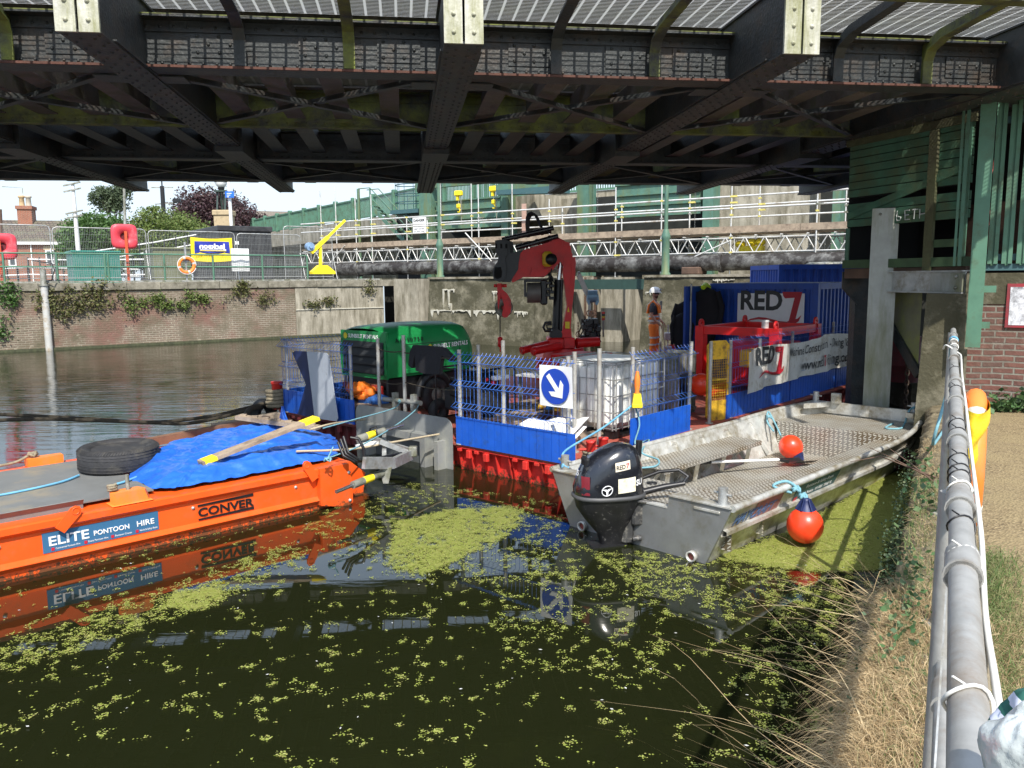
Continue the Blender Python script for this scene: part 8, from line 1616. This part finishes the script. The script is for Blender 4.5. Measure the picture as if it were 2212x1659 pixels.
# ======================= GRASS AND DUCKWEED =======================
def blades(name, R_, D_, L_, W_, mt, droop=.5, seg=5):                # roots, lean directions, lengths, widths
    n = len(R_); t_ = np.linspace(0, 1, seg + 1)[None, :, None]; up = np.array([0, 0, 1.0])
    c = R_[:, None] + D_[:, None] * L_[:, None, None] * t_ + up * (-(t_ ** 2) * (L_ * droop)[:, None, None])
    c += RNG.normal(size=(n, 1, 3)) * (L_ * .05)[:, None, None] * np.sin(t_ * 5)
    s = np.cross(D_, up); s /= np.linalg.norm(s, axis=1)[:, None] + 1e-9; s = s + RNG.normal(size=s.shape) * .5; s /= np.linalg.norm(s, axis=1)[:, None]
    w_ = (W_[:, None, None] * (1 - t_ * .85)) * s[:, None]
    v = np.stack([c - w_, c + w_], 2).reshape(n, -1, 3); k = 2 * (seg + 1); base = (np.arange(n) * k)[:, None, None]
    i = np.arange(seg)[None, :, None] * 2; f = base + i + np.array([0, 1, 3, 2])[None, None]; f = f.reshape(-1)
    me = bpy.data.meshes.new(name); me.vertices.add(n * k); me.vertices.foreach_set('co', v.ravel()); me.loops.add(len(f)); me.loops.foreach_set('vertex_index', f); nf = len(f) // 4; me.polygons.add(nf); me.polygons.foreach_set('loop_start', np.arange(0, 4 * nf, 4)); me.polygons.foreach_set('loop_total', np.full(nf, 4)); me.update(); me.materials.append(mt)
    o = bpy.data.objects.new(name, me); C.objects.link(o); o.matrix_world = BK.M; o['kind'] = 'stuff'; return o
STR = leafmat('straw', [(.34, .24, .12), (.50, .38, .21), (.25, .17, .08), (.58, .46, .27), (.40, .27, .13)], .8)
GRS = leafmat('grass_green', [(.06, .11, .025), (.11, .17, .04), (.17, .20, .07), (.28, .24, .11)], .7)
def U(a, b, n): return RNG.uniform(a, b, n)
def mk(n, x0, x1, y0, y1, z, ax, az, spread, yb=0.0):
    R_ = np.stack([U(x0, x1, n), y0 + (y1 - y0) * RNG.uniform(0, 1, n) ** 1.0, np.full(n, z)], 1); D_ = np.stack([ax + RNG.normal(size=n) * spread, yb + RNG.normal(size=n) * spread, np.full(n, az) + RNG.normal(size=n) * spread * .5], 1); D_ /= np.linalg.norm(D_, axis=1)[:, None]; return R_, D_
n = 9000; R_, D_ = mk(n, -.20, .03, 2.1, 4.5, .84, -.45, .6, .5); R_[:, 1] = 2.1 + 2.4 * RNG.uniform(0, 1, n) ** 1.5; blades('dry_grass', R_, D_, U(.10, .34, n), U(.0008, .0019, n), STR, .75, 6)
n = 1500; R_, D_ = mk(n, -.24, -.12, 2.0, 3.9, .72, -.9, .2, .5); blades('dry_grass', R_, D_, U(.12, .34, n), U(.0008, .0018, n), STR, .8, 6)
n = 90; R_, D_ = mk(n, -.22, -.05, 2.3, 4.3, .84, -.95, .42, .30, .15); blades('dry_stalk', R_, D_, U(.45, .95, n), U(.0014, .0024, n), STR, .22, 8)
n = 2600; R_, D_ = mk(n, -.15, .04, 4.4, 9.0, .845, -.2, .6, .5); blades('dry_grass', R_, D_, U(.03, .12, n), U(.0008, .0018, n), STR, .7)
n = 6500; R_, D_ = mk(n, .10, .42, 2.7, 5.3, .85, .05, .9, .4); R_[:, 0] = .09 + np.abs(RNG.normal(size=n)) * .16; blades('green_grass', R_, D_, U(.08, .27, n), U(.0012, .0026, n), GRS, .6, 6)
n = 2200; R_, D_ = mk(n, .08, .35, 2.3, 4.2, .85, .2, .8, .45); blades('dry_grass', R_, D_, U(.1, .32, n), U(.0009, .002, n), STR, .65)
n = 1300; R_, D_ = mk(n, -.16, .03, 2.6, 7.0, .845, -.1, .9, .45); blades('green_grass', R_, D_, U(.05, .2, n), U(.0012, .0024, n), GRS, .45)
def bush(name, lab, cs, n, size, mt, sg):
    P = np.concatenate([RNG.normal(size=(n, 3)) * sg + c for c in cs]); o = leaves(name, P, size, mt, fr=BK, asp=.7); o['kind'] = 'stuff'; o['label'] = lab
LN = leafmat('leaf_nettle', [(.045, .11, .035), (.08, .16, .05), (.06, .10, .05), (.12, .19, .07)])
LB = leafmat('leaf_bluegreen', [(.045, .085, .035), (.07, .12, .055), (.04, .07, .03), (.12, .15, .06)])
bush('nettle', 'leafy green nettles on the quay edge beside the handrail', [(-.10, y, .90) for y in (3.9, 4.15, 4.4, 4.8, 3.6)], 50, .035, LN, (.05, .09, .045))
bush('wall_weed', 'blue-green weeds hanging down the near quay wall above the duckweed', [(-.24 + .03 * math.sin(y * 9), y, .55 - .12 * math.sin(y * 3)) for y in np.arange(2.2, 8.2, .22)], 110, .022, LB, (.03, .11, .12))
bush('wall_weed', 'pale green leafy weed spilling over the quay by the straw grass', [(-.25, y, .6) for y in (2.6, 2.9, 3.2, 3.5, 3.8)], 150, .024, LB, (.05, .10, .10))
bush('bramble', 'sprawling green shoots by the far end of the handrail', [(-.05, y, .92) for y in (6.2, 6.7, 7.4)], 40, .05, LN, (.10, .2, .05))
m = MB(); [m.tube([BK.I @ BK.w(-.02, 7.0 + k * .1, .86), (-.2 - .1 * k, 7.0 - .2 * k, 1.0 + .06 * k), (-.38 - .1 * k, 7.0 - .35 * k, 1.12 + .05 * (k % 2))], [.008, .005, .002], 5) for k in range(3)]; o = m.build('bramble_branches', WOODD, fr=BK); o['kind'] = 'stuff'; (o, 'bare brown bramble stems reaching out over the quay edge', 'plant')
bush('nettle', 'thick nettles along the foot of the brick wall', [(x, 11.25 - .1 * math.sin(x * 5), .95 + .06 * math.sin(x * 7)) for x in np.arange(.55, 2.6, .14)], 90, .075, LN, (.08, .08, .09))
# scattered stones and litter on the path
P = np.stack([U(.15, 3, 1500), U(.3, 11, 1500), np.full(1500, .862)], 1); o = leaves('path_litter', P, .014, leafmat('litter', [(.18, .12, .06), (.42, .34, .22), (.10, .08, .05)]), fr=BK, asp=.6, flat=.9); o['kind'] = 'stuff'
# duckweed: thousands of floating leaflets in rafts
DK = leafmat('duckweed', [(.20, .25, .035), (.33, .37, .075), (.26, .31, .05), (.43, .45, .14), (.30, .27, .08)], .6)
def rafts(n, sampler, kmin, kmax, sp, size):
    c = sampler(n); out = []
    for p, k in zip(c, RNG.integers(kmin, kmax, n)):
        q = np.cumsum(RNG.normal(size=(k, 2)) * sp, 0); out.append(q - q.mean(0) + p)
    q = np.concatenate(out); return q
def ell_s(cx, cy, rx, ry, a, pw=.5): 
    def f(n): r = RNG.uniform(0, 1, n) ** pw; q = RNG.uniform(0, 2 * np.pi, n); x, y = r * np.cos(q) * rx, r * np.sin(q) * ry; return np.stack([cx + x * math.cos(a) - y * math.sin(a), cy + x * math.sin(a) + y * math.cos(a)], 1)
    return f
def poly_s(pts):
    P = np.array([list(G(*p)[:2]) for p in pts]); lo, hi = P.min(0), P.max(0)
    def f(n):
        out = []
        while len(out) < n:
            q = RNG.uniform(lo, hi); c = False
            for i in range(len(P)):
                (x1, y1), (x2, y2) = P[i], P[i - 1]
                if (y1 > q[1]) != (y2 > q[1]) and q[0] < (x2 - x1) * (q[1] - y1) / (y2 - y1) + x1: c = not c
            if c: out.append(q)
        return np.array(out)
    return f
Q = []
Q.append(rafts(900, poly_s([(840, 1200), (860, 1130), (960, 1105), (1100, 1095), (1130, 1110), (1090, 1160), (1000, 1200), (940, 1240), (860, 1235)]), 20, 50, .014, 0))        # the pale mat
Q.append(rafts(420, poly_s([(600, 1150), (760, 1080), (900, 1040), (1180, 1080), (1240, 1110), (1250, 1250), (1050, 1260), (850, 1260), (800, 1200)]), 4, 30, .016, 0))
Q.append(rafts(4200, poly_s([(1550, 1205), (1700, 1155), (1850, 1070), (1960, 985), (1985, 960), (1975, 1060), (1930, 1140), (1890, 1230), (1750, 1235)]), 20, 46, .014, 0))     # the dense mat by the boat
Q.append(rafts(260, poly_s([(1250, 1180), (1560, 1215), (1900, 1225), (1850, 1330), (1600, 1330), (1400, 1280)]), 5, 32, .015, 0))
Q.append(rafts(110, poly_s([(1150, 1230), (1500, 1280), (1400, 1500), (1050, 1420), (1080, 1260)]), 4, 24, .015, 0))
Q.append(rafts(260, poly_s([(0, 1395), (200, 1320), (350, 1275), (640, 1170), (700, 1190), (420, 1320), (200, 1400), (0, 1460)]), 5, 30, .014, 0))
Q.append(rafts(90, poly_s([(380, 1280), (470, 1270), (480, 1295), (420, 1320), (370, 1310)]), 20, 50, .012, 0))
Q.append(rafts(1250, lambda n: np.stack([RNG.uniform(-7, 4.5, n), 1.6 + 6.2 * RNG.uniform(0, 1, n) ** .8], 1), 2, 30, .012, 0))
Q.append(rafts(260, poly_s([(1700, 1300), (1950, 1280), (1900, 1659), (1650, 1659), (1600, 1450)]), 4, 24, .013, 0))
Q.append(rafts(2500, lambda n: np.stack([RNG.uniform(-7, 4.5, n), 1.5 + 7 * RNG.uniform(0, 1, n)], 1), 1, 3, .01, 0))
Q = np.concatenate(Q)
# keep it off the boats and out of the bank
X = lambda fr: (np.cos(fr.a) * (Q[:, 0] - fr.o.x) + np.sin(fr.a) * (Q[:, 1] - fr.o.y), -np.sin(fr.a) * (Q[:, 0] - fr.o.x) + np.cos(fr.a) * (Q[:, 1] - fr.o.y))
a, b = X(BT); ok = ~((a > -.03) & (np.abs(b) < .76) & (a < 5.9)); a, b = X(PN); ok &= ~((b > .05) & (b < 2.5) & (a > -3.5) & (a < 3.75)); a, b = X(BG); ok &= ~((a > .05) & (b > .05)); a, b = X(BK); ok &= a < -.19
Q = Q[ok]; P = np.column_stack([Q, RNG.uniform(.004, .012, len(Q))])
o = leaves('duckweed', P, .0135, DK, asp=.8, flat=.93); o['kind'] = 'stuff'
Q0 = Q
Q = np.stack([RNG.uniform(-6, 4, 160), RNG.uniform(1.8, 9, 160)], 1); a, b = X(BK); ok = a < -.25; a, b = X(PN); ok &= ~((b > 0) & (a < 3.75)); a, b = X(BT); ok &= ~((a > -.1) & (np.abs(b) < .8)); FS = Q[ok]; Q = Q0
o = leaves('duckweed_fronds', np.column_stack([Q + RNG.normal(size=Q.shape) * .014, np.full(len(Q), .006)]), .0075, DK, asp=.8, flat=.93); o['kind'] = 'stuff'
Q = FS
o = leaves('floating_specks', np.column_stack([Q, np.full(len(Q), .012)]), .022, leafmat('feather_white', [(.6, .6, .58), (.75, .75, .72)]), asp=.5, flat=.95); o['kind'] = 'stuff'
